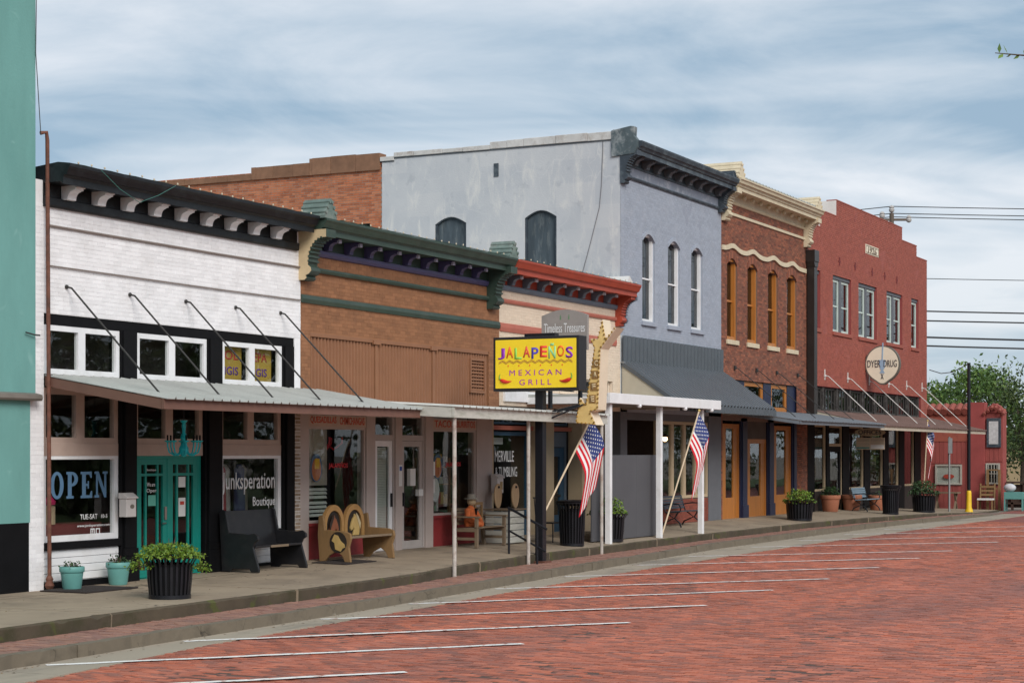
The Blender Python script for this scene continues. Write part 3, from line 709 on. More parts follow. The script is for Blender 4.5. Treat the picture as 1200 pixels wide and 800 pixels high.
# ================================================================== white brick boutique
WB = thing('white_brick_shop', 'white painted brick shop with black cornice, teal double door and pale canopy', 'building', (25.5, YF, 0))
x0, x1 = 21.66, 29.16
shell(WB, x0, x1, 5.9)
mb = MB()
upper = [(22.02, 23.87, 3.30, 4.12), (24.29, 26.25, 3.30, 4.12), (26.68, 28.59, 3.30, 4.12)]
holewall(mb, x0, x1, 4.26, 6.3, YF, YF+.3, [])
mb.box(x0, 22.0, YF, YF+.3, -.4, 4.26)
mb.box(28.96, x1, YF, YF+.3, -.4, 4.26)
mb.build('wall', WHITE, WB)
brickfield('brick_facing', x0, x1, 4.27, 5.95, YF, [], WHITE, WB, gap=.0065, proud=.0045, jit=.0012)
brickfield('brick_facing', x0, 22.0, -.05, 4.27, YF, [], WHITE, WB, gap=.0065, proud=.0045, jit=.0012)
brickfield('tan_brick_pier', 28.96, 29.15, 0, 3.0, YF, [], BRICKT, WB, gap=.010, proud=.008)
# black lintel and black piers between the transom windows
pm = MB(); pm.box(22.0, 28.96, YF+.02, YF+.25, 4.10, 4.26)
for a, b in ((23.87, 24.29), (26.25, 26.68), (28.59, 28.96)):
    pm.box(a, b, YF+.005, YF+.25, 3.18, 4.10)
    pm.box(a+.04, b-.04, YF-.02, YF+.005, 3.18, 4.10)
pm.build('upper_pier', BLACKP, WB)
for a, b in ((23.87, 24.27), (26.17, 26.66), (28.60, 28.955)):
    p = MB().box(a, b, YF+.0, YF+.25, -.3, 3.18); p.box(a+.05, b-.05, YF-.05, YF, .55, 3.1); p.box(a+.02, b-.02, YF-.08, YF, .0, .42); p.box(a+.03, b-.03, YF-.065, YF, .42, .55)
    p.build('cast_iron_pier', BLACKP, WB, bevel=.006)
for (a, b) in ((22.02, 22.93), (22.93, 23.86), (24.30, 25.26), (25.26, 26.24), (26.69, 27.62), (27.62, 28.58)):
    window(WB, a, b, 3.33, 4.09, YF+.03, .085, WHITEP, GLASS, .08)
MB().box(22.0, 28.97, YF+.14, YF+.2, 3.12, 3.33).build('canopy_ledger', BLACKP, WB)
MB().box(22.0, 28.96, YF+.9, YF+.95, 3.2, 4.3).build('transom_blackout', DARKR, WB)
# reflection of the restaurant sign, painted on cards behind the right-hand transom
for (a, b, tx) in ((26.88, 27.5, 'OL'), (27.75, 28.45, 'EPA')):
    ps_ = MB().box(a, b, YF+.18, YF+.185, 3.42, 4.02).build('painted_reflection', mat('mustard_reflection', (.36, .24, .04), .8, .1, 3), WB)
    text('lettering', tx, mat('reflection_red', (.42, .04, .03), .7), ps_, (a+b)/2, YF+.18, 3.86, .17, .42, ext=.002, bold=.02)
    text('lettering', 'IGIS', mat('reflection_violet', (.10, .03, .22), .7), ps_, (a+b)/2, YF+.18, 3.58, .15, .42, ext=.002, bold=.02)
# lower transoms and shop windows
for (a, b) in ((22.02, 22.93), (22.93, 23.86), (24.28, 25.22), (25.22, 26.16), (26.67, 27.62), (27.62, 28.59)):
    window(WB, a, b, 2.26, 3.12, YF+.06, .10, TAUPE, GLASS, .09, wb=.09)
for a, b in ((22.02, 23.86), (24.28, 26.16), (26.67, 28.59)):
    MB().box(a, b, YF+.05, YF+.17, 2.06, 2.26).build('header_board', TAUPE, WB, bevel=.005)
window(WB, 22.02, 23.86, .72, 2.10, YF+.055, .095, WHITEP, GLASS, .09, name='shop_window')
window(WB, 26.67, 28.59, .62, 2.10, YF+.055, .095, WHITEP, GLASS, .09, name='shop_window')
for a, b in ((22.0, 23.88), (26.67, 28.59)):
    MB().box(a, b, YF-.015, YF+.15, .60, .715).build('sill', BLACKP, WB, bevel=.006)
    k = MB(); k.box(a+.04, b-.03, YF+.06, YF+.12, .10, .60)
    st = k.build('stall_riser', WHITEP, WB)
    for zb in (.115, .235, .355, .475):
        MB().box(a+.045, b-.035, YF+.035, YF+.062, zb, zb+.112).build('board', WHITEP, st, bevel=.006)
    MB().box(a, b, YF+.05, YF+.14, -.1, .10).build('plinth', BLACKP, WB)
# teal double door
dr = MB(); frame(dr, 24.29, 26.14, .0, 2.15, YF+.08, YF+.17, .10, wb=.02, wt=.14); dr.box(25.19, 25.245, YF+.075, YF+.16, .02, 2.01)
dframe = dr.build('door_frame', TEALD, WB, bevel=.004)
for a, b in ((24.39, 25.19), (25.245, 26.04)):
    d = MB(); frame(d, a, b, .03, 2.01, YF+.085, YF+.135, .11, wb=.50, wt=.10)
    for q in (.30, .70): d.box(a+(b-a)*q-.022, a+(b-a)*q+.022, YF+.090, YF+.130, .53, 1.91)
    d.box(a+.11, b-.11, YF+.088, YF+.132, 1.72, 1.765)
    do = d.build('door', TEALD, WB, bevel=.004)
    MB().box(a+.105, b-.105, YF+.108, YF+.114, .53, 1.91).build('pane', GLASS, do)
    hx = b-.06 if a < 25 else a+.055
    if a < 25:
        MB().box(hx-.03, hx+.03, YF+.062, YF+.084, .98, 1.2).tube([(hx, YF+.06, .92), (hx-.10, YF+.055, .92)], .014).build('door_handle', mat('nickel', (.5, .48, .45), .3, metal=1), do)
    MB().box(a+.02, b-.02, YF+.081, YF+.084, .10, .40).build('kick_panel', TEALD, do)
for (tx, px, pz, hh, ww) in (('Boutique', 24.79, 1.82, .05, .26), ('We are', 24.78, 1.58, .07, .22), ('Open', 24.80, 1.47, .08, .28)):
    text('door_lettering', tx, LETW, WB, px, YF+.106, pz, hh, ww, ext=.002, bold=.01)
for (a, b, c, d_, mt_) in ((24.70, 24.90, 1.22, 1.40, mat('mint_card', (.12, .42, .33), .7)), (25.53, 25.72, 1.52, 1.70, PAPER), (25.53, 25.72, 1.02, 1.34, PAPER)):
    MB().box(a, b, YF+.098, YF+.105, c, d_).build('notice', mt_, WB)
MB().box(25.57, 25.68, YF+.094, YF+.0975, 1.22, 1.28).build('notice_heading', mat('notice_red', (.5, .05, .03), .7), WB)
# lettering on the glass
yl = YF+.0968
def ring(mb, cx, cz, ro, ri, a0, a1, y0, y1, n=24):
    for i in range(n):
        a, b = a0+(a1-a0)*i/n, a0+(a1-a0)*(i+1)/n
        mb.prism([(cx+ro[0]*math.cos(a), cz+ro[1]*math.sin(a)), (cx+ro[0]*math.cos(b), cz+ro[1]*math.sin(b)), (cx+ri[0]*math.cos(b), cz+ri[1]*math.sin(b)), (cx+ri[0]*math.cos(a), cz+ri[1]*math.sin(a))], 'y', y0, y1)
lo = MB(); ring(lo, 22.42, 1.60, (.155, .215), (.07, .165), 0, 6.2832, yl-.002, yl); lo.build('window_letter', LETB, WB)
def slab(pts, xo, extra=None):
    mb = MB().prism([(xo+a, 1.39+b) for a, b in pts], 'y', yl-.002, yl)
    if extra: ring(mb, xo+.1252, 1.39+.305, (.15, .115), (.065, .07), -math.pi/2, math.pi/2, yl-.002, yl, 14)
    mb.build('window_letter', LETB, WB)
slab([(0, 0), (.17, 0), (.17, .04), (.125, .04), (.125, .42), (0, .42), (0, .38), (.035, .38), (.035, .04), (0, .04)], 22.64, True)
slab([(0, 0), (.28, 0), (.28, .11), (.25, .11), (.22, .045), (.125, .045), (.125, .19), (.17, .19), (.17, .15), (.20, .15), (.20, .27), (.17, .27), (.17, .23), (.125, .23), (.125, .375), (.21, .375), (.24, .32), (.27, .32), (.27, .42), (0, .42), (0, .38), (.035, .38), (.035, .04), (0, .04)], 22.98)
slab([(0, 0), (.11, 0), (.11, .04), (.08, .04), (.08, .30), (.24, 0), (.29, 0), (.29, .38), (.32, .38), (.32, .42), (.20, .42), (.20, .38), (.24, .38), (.24, .14), (.10, .42), (0, .42), (0, .38), (.035, .38), (.035, .04), (0, .04)], 23.32)
text('window_lettering', 'TUE-SAT', LETW, WB, 23.18, yl, 1.09, .085, .42, ext=.002, bold=.012)
text('window_lettering', '10-5', LETW, WB, 23.56, yl, 1.09, .06, .15, ext=.002)
text('window_lettering', 'www.junksperation.com', LETW, WB, 23.30, yl, .945, .055, .80, ext=.002, shear=.3)
for a in (23.27, 23.40):
    fr_ = MB(); frame(fr_, a-.05, a+.05, .82-.02, .92-.02, yl-.002, yl, .018); fr_.build('social_badge', LETW, WB)
text('window_lettering', 'f', LETW, WB, 23.27, yl, .85, .06, .03, ext=.002, bold=.02)
text('window_lettering', 'Junksperation', LETW, WB, 27.62, yl, 1.56, .40, 1.66, ext=.002, bold=.008)
text('window_lettering', 'Boutique', LETW, WB, 28.10, yl, 1.20, .22, .72, ext=.002, bold=.008)
# things inside the show windows
MB().box(22.1, 23.8, YF+.35, YF+.8, .10, .98).build('display_counter', mat('oxblood_cloth', (.12, .022, .02), .8), WB)
MB().box(22.15, 22.40, YF+.30, YF+.32, .80, 1.02).build('display_card', PAPER, WB)
MB().lathe([(.09, 0), (.09, .28), (.05, .30)], (22.62, YF+.42, .98), 14).build('display_jar', mat('kraft', (.36, .26, .17), .8), WB)
MB().lathe([(.09, 0), (.10, .05), (.04, .12), (.0, .26)], (22.62, YF+.42, 1.29), 14).build('display_bow', mat('hot_pink', (.5, .02, .11), .6), WB)
clothc = [(.42, .36, .30), (.10, .10, .12), (.38, .05, .07), (.5, .46, .42), (.07, .08, .16), (.30, .26, .22)]
for i, xx in enumerate((26.95, 27.2, 27.5, 27.8, 28.1, 28.35)):
    c = MB(); top = 1.9; n = 10
    c.lathe([(.17, top-.95), (.16, top-.6), (.13, top-.25), (.15, top-.1), (.05, top)], (xx, YF+.65+.12*(i % 2), 0), 12, 1, .45)
    c.build('hanging_garment', mat('garment_%d' % i, clothc[i], .9, .2, 6), WB, smooth=True)
MB().tube([(26.8, YF+.7, 1.95), (28.5, YF+.7, 1.95)], .012).build('garment_rail', STEELD, WB)
# cornice
MB().prism([(YF, 5.90), (YF-.05, 5.90), (YF-.07, 5.93), (YF-.07, 6.04), (YF-.02, 6.06), (YF-.02, 6.26), (YF-.36, 6.26), (YF-.40, 6.22), (YF-.40, 6.32), (YF-.43, 6.36), (YF-.47, 6.36), (YF-.50, 6.44), (YF-.53, 6.48), (YF-.53, 6.53), (YF-.30, 6.56), (YF+.3, 6.50), (YF+.3, 5.9)], 'x', 21.98, 29.02).build('cornice', CORNB, WB)
bracket_row(WB, [22.48+.718*i for i in range(9)], YF-.025, 6.04, 6.255, .31, .20, WHITEP)
for zz_, rr in ((5.605, .018), (4.985, .012)):
    MB().tube([(22.05, YF-.03, zz_+.01), (24, YF-.03, zz_+.003), (26.5, YF-.03, zz_-.004), (29.12, YF-.03, zz_)], rr).build('wall_conduit', mat('conduit_grey', (.22, .18, .16), .6), WB)
# rusty downpipe at the left corner
MB().tube([(21.86, YF-.06, 7.0), (21.95, YF-.10, 7.02), (21.97, YF-.10, 6.9), (22.0, YF-.10, 3.2), (22.02, YF-.10, .22)], .032, 10).lathe([(.05, 0), (.075, .05), (.05, .12), (.06, .15), (.035, .2)], (22.02, YF-.10, .02), 12).build('downpipe', RUST, WB, smooth=True)
# canopy with rods
cn = canopy(WB, 22.02, 29.75, 3.31, 16.85, 2.93, SHEET, BROWNM, .15, .235)
for i, xa in enumerate((22.51, 24.07, 25.58, 27.04, 28.47)):
    r_ = MB().tube([(xa, YF-.02, 4.70), (xa+.02, YF-.10, 4.68), (xa+.05, 17.35, 3.03)], .017, 6)
    r_.ball((xa, YF-.02, 4.70), .035, 8, 5); r_.build('tie_rod', STEELD, cn)

# ================================================================== brown brick restaurant
BB = thing('brown_brick_restaurant', 'brown painted brick restaurant with dark green cornice and corrugated panels', 'building', (33.3, YF, 0))
x0, x1 = 29.16, 37.40
shell(BB, x0, x1, 5.9)
mb = MB(); holewall(mb, x0+.003, x1, 3.1, 6.3, YF, YF+.3, [(29.50, 36.88, 3.1, 4.40)])
mb.build('wall', BROWNB, BB)
brickfield('brick_facing', x0+.003, x1, 3.12, 5.95, YF, [(29.50, 36.88, 3.0, 4.40)], BROWNB, BB, gap=.0065, proud=.0045, jit=.0012)
for a, b in ((29.52, 31.92), (31.98, 34.30), (34.36, 36.86)):
    sheet(MB(), ribs(a, b, .12, .045, 'box'), lambda x: (x, YF+.07, 4.39), lambda x: (x, YF+.07, 3.12), (0, -1, 0), .004).build('corrugated_panel', BROWNC, BB, label='ribbed brown metal panel closing the old transom')
tr = MB().box(29.48, 36.9, YF+.0, YF+.05, 4.33, 4.40)
for xx in (31.95, 34.33): tr.box(xx-.04, xx+.04, YF+.0, YF+.06, 3.12, 4.33); tr.box(xx-.14, xx+.14, YF-.03, YF+.02, 4.30, 4.38)
tr.build('panel_trim', BROWNC, BB)
lv_ = MB(); frame(lv_, 36.0, 36.72, 3.45, 4.22, YF-.01, YF+.05, .05); lvo = lv_.build('louvre_vent', BROWNC, BB)
for i in range(9): MB().prism([(YF+.0, 3.51+i*.075), (YF+.04, 3.55+i*.075), (YF+.045, 3.545+i*.075), (YF+.005, 3.503+i*.075)], 'x', 36.05, 36.67).build('louvre_slat', BROWNC, lvo)
for za, zb, pr in ((5.55, 5.64, .06), (4.95, 5.10, .03)):
    MB().prism([(YF, za), (YF-pr, za), (YF-pr-.02, (za+zb)/2), (YF-pr, zb), (YF, zb+.01)], 'x', x0+.01, x1-.01).build('string_course', GREENT, BB)
MB().prism([(YF, 5.86), (YF-.05, 5.87), (YF-.08, 5.92), (YF-.08, 5.98), (YF, 6.0)], 'x', 29.55, 36.75).build('purple_moulding', PURPLE, BB)
MB().prism([(YF, 5.97), (YF-.02, 5.97), (YF-.02, 6.22), (YF-.46, 6.22), (YF-.5, 6.20), (YF-.50, 6.30), (YF-.53, 6.33), (YF-.56, 6.33), (YF-.60, 6.42), (YF-.63, 6.46), (YF-.63, 6.50), (YF-.3, 6.53), (YF+.3, 6.47), (YF+.3, 5.97)], 'x', 29.10, 37.12).build('cornice', GREENT, BB)
bracket_row(BB, [29.98+.762*i for i in range(9)], YF-.02, 5.99, 6.215, .33, .13, PURPLE, mat('lilac_grey', (.32, .31, .40), .6))
add_console(BB, 29.10, 29.42, 5.36, 6.30, .62, GREENT, BEIGET)
add_console(BB, 36.78, 37.10, 5.36, 6.30, .62, GREENT)
finial(BB, 29.04, 29.46, YF-.05, YF-.62, 6.50, 6.88, GREENL, GREENL)
finial(BB, 36.74, 37.16, YF-.05, YF-.62, 6.50, 6.88, GREENL, GREENL)
# shop front
yb_ = YF+.10
for a, b in ((29.17, 29.56), (31.69, 32.03), (32.86, 33.12), (34.12, 34.44), (36.45, 37.2)): MB().box(a, b, yb_-.03, yb_+.2, -.3, 3.12).build('shopfront_pilaster', mat('pale_taupe_paint', (.44, .37, .34), .6, .08, 3), BB, bevel=.006)
MB().box(29.56, 36.45, yb_+.22, yb_+.28, 2.84, 3.12).build('header_board', mat('pale_taupe_paint', (.44, .37, .34)), BB)
for a, b, tx in ((29.57, 31.68, 'QUESADILLAS  CHIMICHANGAS'), (34.45, 36.44, 'TACOS  BURRITOS')):
    sb = MB().box(a, b, yb_-.02, yb_+.03, 2.62, 2.84).build('menu_board', mat('menu_board_tan', (.47, .36, .29), .7, .08, 4), BB)
    for q_, w1 in enumerate(tx.split()): nq = len(tx.split()); text('menu_lettering', w1, mat('menu_red', (.48, .045, .015), .6), sb, a+(b-a)*(q_+.5)/nq, yb_-.02, 2.74, .15, (b-a)*.88/nq, ext=.003, bold=.015)
    window(BB, a, b, .76, 2.62, yb_, .05, mat('pale_taupe_paint', (.44, .37, .34)), GLASS, .08, name='shop_window')
    rs = MB().box(a, b, yb_+.01, yb_+.2, -.2, .70).box(a, b, yb_-.03, yb_+.2, .70, .76).build('stall_riser', BASE, BB)
ALU = mat('aluminium_door', (.42, .38, .36), .45, .06, 4)
for a, b, closed in ((32.03, 32.86, True), (33.12, 34.12, False)):
    window(BB, a, b, 2.42, 3.10, yb_+.02, .06, ALU, GLASS, .08, name='fanlight')
    d = MB(); frame(d, a, b, .10, 2.42, yb_+.02, yb_+.10, .055, wb=.02); d.build('door_frame', ALU, BB)
    d = MB(); frame(d, a+.06, b-.06, .12, 2.36, yb_+.03, yb_+.08, .11, wb=.34 if closed else .15, wt=.12); do = d.build('door', WHITEP if closed else ALU, BB, bevel=.004)
    MB().box(a+.165, b-.165, yb_+.052, yb_+.058, .45 if closed else .26, 2.25).build('pane', GLASS, do)
    hx = b-.12 if closed else a+.115
    MB().box(hx-.02, hx+.02, yb_-.01, yb_+.028, 1.0, 1.28).build('door_handle', IRON, do)
    if closed:
        bl_ = MB()
        for i in range(52): bl_.beam((a+.17, yb_+.105, .47+i*.034), (b-.17, yb_+.105, .47+i*.034), .032, .003, (0, -1, .4))
        bl_.build('blind', BLIND, BB)
for (a, b, c, d_) in ((32.99-.02, 33.10, 1.42, 1.86), (33.44, 33.66, 1.42, 1.78), (33.80, 33.98, 1.20, 1.34)):
    MB().box(a, b, yb_-.036, yb_-.031 if a < 33.1 else yb_+.045, c, d_).build('notice', PAPER, BB)
MB().box(32.99, 33.085, yb_-.040, yb_-.037, 1.74, 1.83).build('notice_heading', mat('notice_blue', (.03, .08, .35), .6), BB)
# roller blind and slats in the left window
MB().box(29.66, 30.5, yb_+.16, yb_+.17, 1.48, 2.60).build('roller_blind', mat('fawn_blind', (.34, .32, .27), .8, .05, 3), BB)
sl_ = MB()
for i, zz_ in enumerate((.90, .98, 1.06, 1.14, 1.25, 1.33, 1.40)): sl_.beam((29.66, yb_+.17, zz_), (30.5, yb_+.17, zz_), .06, .006, (0, -.85, .5))
sl_.build('blind', BLIND, BB)
# oval signs, red lettering, red neon lamp
for cx in (30.02, 34.86):
    k = MB().prism([(cx+.20*math.cos(a), 1.82+.27*math.sin(a)) for a in np.linspace(0, 6.283, 29)[:-1]], 'y', yb_+.09, yb_+.12).build('oval_sign', mat('oval_blue', (.08, .16, .30), .5), BB)
    MB().prism([(cx-.01+.16*math.cos(a), 1.79+.22*math.sin(a)) for a in np.linspace(0, 6.283, 29)[:-1]], 'y', yb_+.084, yb_+.089).build('oval_centre', mat('oval_orange', (.55, .17, .06), .5), k)
    MB().prism([(cx-.08, 1.80), (cx+.08, 1.80), (cx+.09, 2.0), (cx-.07, 2.0)], 'y', yb_+.079, yb_+.083).build('oval_cup', mat('oval_yellow', (.75, .45, .03), .5), k)
for cx in (30.72, 35.45):
    text('window_lettering', 'JALAPEÑOS', mat('neon_red', (.55, .02, .03), .5), BB, cx, yb_+.036, 1.86, .14, .70, ext=.003, bold=.03)
ch = MB(); cx, cz = 30.72, 2.28
ch.tube([(cx, yb_+.5, 2.95), (cx, yb_+.5, cz)], .022, 6)
for a in np.linspace(0, 6.283, 7)[:-1]:
    p = [(cx+.08*math.cos(a), yb_+.5+.08*math.sin(a), cz+.05), (cx+.3*math.cos(a), yb_+.5+.3*math.sin(a), cz-.10), (cx+.46*math.cos(a), yb_+.5+.46*math.sin(a), cz+.02), (cx+.47*math.cos(a), yb_+.5+.47*math.sin(a), cz+.14)]
    ch.tube(p, .018, 6)
ch.build('red_lamp', mat('lacquer_red', (.5, .012, .02), .4), BB)
# shelves and goods inside the right window
sh = MB()
for xx in (35.45, 36.25): sh.box(xx-.03, xx+.03, yb_+.55, yb_+.61, .1, 2.0); sh.box(xx-.03, xx+.03, yb_+.95, yb_+1.01, .1, 2.0)
for zz_ in (.55, .95, 1.40, 1.78): sh.box(35.4, 36.3, yb_+.5, yb_+1.05, zz_, zz_+.03)
sh.build('shelf_unit', WOODY, BB)
gd = MB()
goods = [mat('goods_%d' % i, c_, .6) for i, c_ in enumerate([(.5, .48, .44), (.35, .05, .04), (.10, .12, .2), (.45, .3, .1), (.06, .06, .06), (.2, .3, .2)])]
for zz_ in (.58, .98, 1.43, 1.81):
    xx = 35.46
    while xx < 36.2:
        w_ = random.uniform(.06, .16); gd.cur = random.randrange(6); gd.box(xx, xx+w_*.9, yb_+.6, yb_+.8, zz_, zz_+random.uniform(.1, .28)); xx += w_
gd.build('shelf_goods', goods, BB)
MB().box(34.55, 35.3, yb_+.3, yb_+.9, .1, .84).build('display_counter', DARKR, BB)
gd = MB()
for i in range(7):
    gd.cur = i % 6; xx = 34.6+.1*i; gd.box(xx, xx+.09, yb_+.32, yb_+.45, .84, .84+random.uniform(.12, .36))
gd.build('display_goods', goods, BB)
MB().prism([(35.02+.2*math.cos(a)*.9, 1.30+.26*math.sin(a)) for a in np.linspace(0, 6.283, 17)[:-1]], 'y', yb_+.24, yb_+.26).build('white_plaque', PAPER, BB)
for (a, c) in ((34.55, 1.62), (34.55, 1.25)): MB().box(a-.06, a+.07, yb_+.028, yb_+.034, c, c+.3).build('notice', PAPER, BB)
text('door_glimpse', 'F', mat('dim_white', (.25, .24, .23), .8), BB, 32.42, yb_+.3, 2.78, .2, .12)
# canopy with three posts, old painted timber edge
cn = canopy(BB, 29.72, 38.25, 3.14, 16.12, 2.97, mat('white_canopy_sheet', (.55, .55, .52), .5, .08, 1.5, dirt=(.35, .34, .32), dscale=1.2, damt=.5), OLDW, .19, .3, yf2=16.78)
for xx in (29.86, 33.85, 38.03):
    MB().tube([(xx, we(xx)-.05, -.2), (xx, we(xx)-.05, 1.2), (xx, we(xx)-.05, 2.80)], .038, 10).build('canopy_post', mat('rusty_white_pipe', (.46, .42, .38), .7, .2, 5, dirt=(.20, .09, .05), dscale=4, damt=.85), cn)

# ================================================================== cream shop with red cornice
CB = thing('cream_shop', 'cream painted shop with rust red cornice behind the yellow sign', 'building', (41, YF, 0))
x0, x1 = 37.40, 44.40
shell(CB, x0, x1, 5.9, front=YF+1.2)
mb = MB(); holewall(mb, x0+.003, x1, 3.2, 6.3, YF, YF+.3, [(37.75, 43.9, 3.55, 4.0)]); mb.build('wall', CREAM, CB)
brickfield('brick_facing', x0+.003, x1, 3.22, 5.95, YF, [(37.75, 43.9, 3.55, 4.0)], CREAM, CB, gap=.007, proud=.005, jit=.001)
for i in range(6):
    a = 37.78 + i*1.02; window(CB, a, a+.98, 3.57, 3.98, YF+.08, .06, CREAM, GLASSD, .08)
MB().box(37.6, 44.1, YF-.06, YF+.02, 3.30, 3.55).build('fascia_board', WHITEP, CB)
for za, zb, pr in ((5.56, 5.65, .05), (4.90, 5.09, .03)):
    MB().prism([(YF, za), (YF-pr, za), (YF-pr-.015, (za+zb)/2), (YF-pr, zb), (YF, zb+.01)], 'x', x0+.01, x1-.30).build('string_course', BAND, CB)
MB().prism([(YF, 5.84), (YF-.05, 5.85), (YF-.08, 5.90), (YF-.08, 5.96), (YF, 5.98)], 'x', 37.42, 44.1).build('blue_moulding', BLUEG, CB)
MB().prism([(YF, 5.95), (YF-.02, 5.95), (YF-.02, 6.20), (YF-.46, 6.20), (YF-.5, 6.18), (YF-.50, 6.28), (YF-.53, 6.31), (YF-.56, 6.31), (YF-.60, 6.40), (YF-.63, 6.45), (YF-.63, 6.49), (YF-.3, 6.52), (YF+.3, 6.46), (YF+.3, 5.95)], 'x', 37.16, 44.35).build('cornice', REDT, CB)
bracket_row(CB, [37.85+.785*i for i in range(8)], YF-.02, 5.97, 6.195, .33, .14, BLUEG, mat('pale_lilac', (.42, .42, .47), .6))
add_console(CB, 44.06, 44.34, 5.42, 6.24, .46, REDT); add_console(CB, 44.345, 44.40, 5.42, 6.22, .50, BLUEG)
MB().prism([(43.9, 6.5), (44.38, 6.5), (44.38, 6.53), (44.10, 6.72)], 'y', YF-.40, YF+.6).build('flashing', STUCL, CB)
for a, b in ((37.41, 37.72), (40.42, 40.98), (42.66, 43.18), (44.1, 44.39)): MB().box(a, b, YF+.30, YF+.7, -.3, 3.2).build('pilaster', TAN, CB, bevel=.008)
yc = YF+.72
MB().box(37.72, 44.1, yc-.12, yc+.1, 2.66, 2.76).build('red_lintel', BAND, CB)
window(CB, 37.74, 39.0, 2.8, 3.2, yc-.02, .05, BLUED, GLASSD, .07); window(CB, 39.0, 40.4, 2.8, 3.2, yc-.02, .05, BLUED, GLASSD, .07); window(CB, 41.0, 42.6, 2.8, 3.2, yc-.02, .05, BLUED, GLASSD, .07)
window(CB, 37.74, 40.40, .5, 2.62, yc, .09, BLUED, GLASS, .08, name='shop_window')
MB().box(37.74, 40.40, yc+.01, yc+.2, -.2, .5).build('stall_riser', BLUED, CB)
text('window_lettering', 'MERVILLE', LETW, CB, 39.15, yc+.03, 2.03, .26, 1.0, ext=.003, bold=.0)
text('window_lettering', '& TUMBLING', LETW, CB, 39.25, yc+.03, 1.66, .24, 1.15, ext=.003, bold=.0)
MB().box(38.9, 39.6, yc+.3, yc+.34, 2.32, 2.48).build('ceiling_vent', PAPER, CB)
d = MB(); frame(d, 41.0, 42.6, .1, 2.64, yc+.0, yc+.1, .12, wb=.03, wt=.38); d.build('door_frame', BLUEG, CB)
d = MB(); frame(d, 41.14, 42.48, .12, 2.24, yc+.02, yc+.08, .24, wb=.42, wt=.22); do = d.build('door', BLUED, CB, bevel=.005)
MB().box(41.36, 42.26, yc+.045, yc+.051, .5, 2.05).build('pane', GLASS, do)
MB().box(41.35, 42.27, yc+.005, yc+.019, 1.0, 1.06).build('push_bar', IRON, do)
text('house_plaque', 'O', mat('dull_bronze', (.12, .09, .06), .5), CB, 41.35, yc-.0, 2.44, .2, .2, bold=.06)
window(CB, 43.2, 44.1, .6, 2.62, yc, .09, BLUED, GLASS, .08, name='shop_window')
MB().box(43.2, 44.1, yc+.01, yc+.2, -.2, .6).build('stall_riser', BLUED, CB)
# flat white canopy on square posts
wc = MB(); wc.box(38.80, 46.15, 16.95, 17.03, 3.26, 3.50)
wcp = wc.build('canopy', WHITEP, CB, bevel=.008, label='flat white canopy on square posts')
MB().box(38.80, 46.15, 17.03, YF-.03, 3.42, 3.485).build('canopy_deck', SHEET, wcp)
MB().box(38.80, 38.88, 17.03, YF-.03, 3.26, 3.42).box(46.07, 46.15, 17.03, YF-.03, 3.26, 3.42).build('end_fascia', WHITEP, wcp)
rf = MB()
for xx in np.arange(39.6, 46, .8): rf.box(xx-.03, xx+.03, 17.03, YF-.03, 3.29, 3.42)
rf.build('joists', OLDW, wcp)
for xx, yy in ((39.08, 17.12), (42.4, 17.2), (45.35, 17.22)):
    MB().box(xx-.065, xx+.065, yy-.065, yy+.065, -.05, 3.26).build('canopy_post', WHITEP, wcp, bevel=.006)
for xx in (40.6, 43.6, 45.5):
    MB().lathe([(.0, 0), (.05, .01), (.07, .05), (.05, .08)], (xx, 16.99, 3.185), 10).build('lamp_holder', WHITEP, wcp, smooth=True)
# ================================================================== grey two-storey building
GB = thing('grey_two_storey_building', 'blue grey two-storey building with patchy stucco side wall and dark metal awning', 'building', (48.2, YF, 0))
x0, x1 = 44.42, 52.05
up = [(45.90, 46.78, 5.66, 8.08), (47.76, 48.66, 5.66, 8.08), (49.56, 50.46, 5.66, 8.08)]
mb = MB(); holewall(mb, x0+.25, x1, 3.2, 10.3, YF, YF+.3, up)
for a, b, c, d_ in up:       # segmental heads
    n = 9; pts = [(a, d_+.002), (a, d_-.22)] + [(a+(b-a)*i/n, d_-.22+.20*math.sin(math.pi*i/n)) for i in range(1, n)] + [(b, d_-.22), (b, d_+.002)]
    mb.prism(pts, 'y', YF+.002, YF+.25)
mb.build('wall', GREYF, GB)
brickfield('brick_facing', x0+.0, x1, 5.22, 9.42, YF, up, GREYF, GB, gap=.006, proud=.004, jit=.001)
for a, b, c, d_ in up:
    mb = MB(); n = 10
    for i in range(n):
        t0, t1 = i/n, (i+1)/n
        za = d_-.22+.20*math.sin(math.pi*t0); zb = d_-.22+.20*math.sin(math.pi*t1)
        mb.prism([(a+(b-a)*t0, za), (a+(b-a)*t1, zb), (a+(b-a)*t1, zb+.10), (a+(b-a)*t0, za+.10)], 'y', YF-.025, YF+.01)
    mb.build('window_hood', GREYF, GB)
    window(GB, a+.005, b-.005, c+.02, d_-.015, YF+.05, .07, WHITEP, GLASSD, .10, rails=(6.85,), pf=.85)
    MB().box(a-.08, b+.08, YF-.07, YF+.2, c-.10, c+.01).build('sill', GREYF, GB, bevel=.008)
MB().box(x0+.3, x1-.1, YF+.9, YF+.95, 5.3, 8.6).build('upper_room', DARKR, GB)
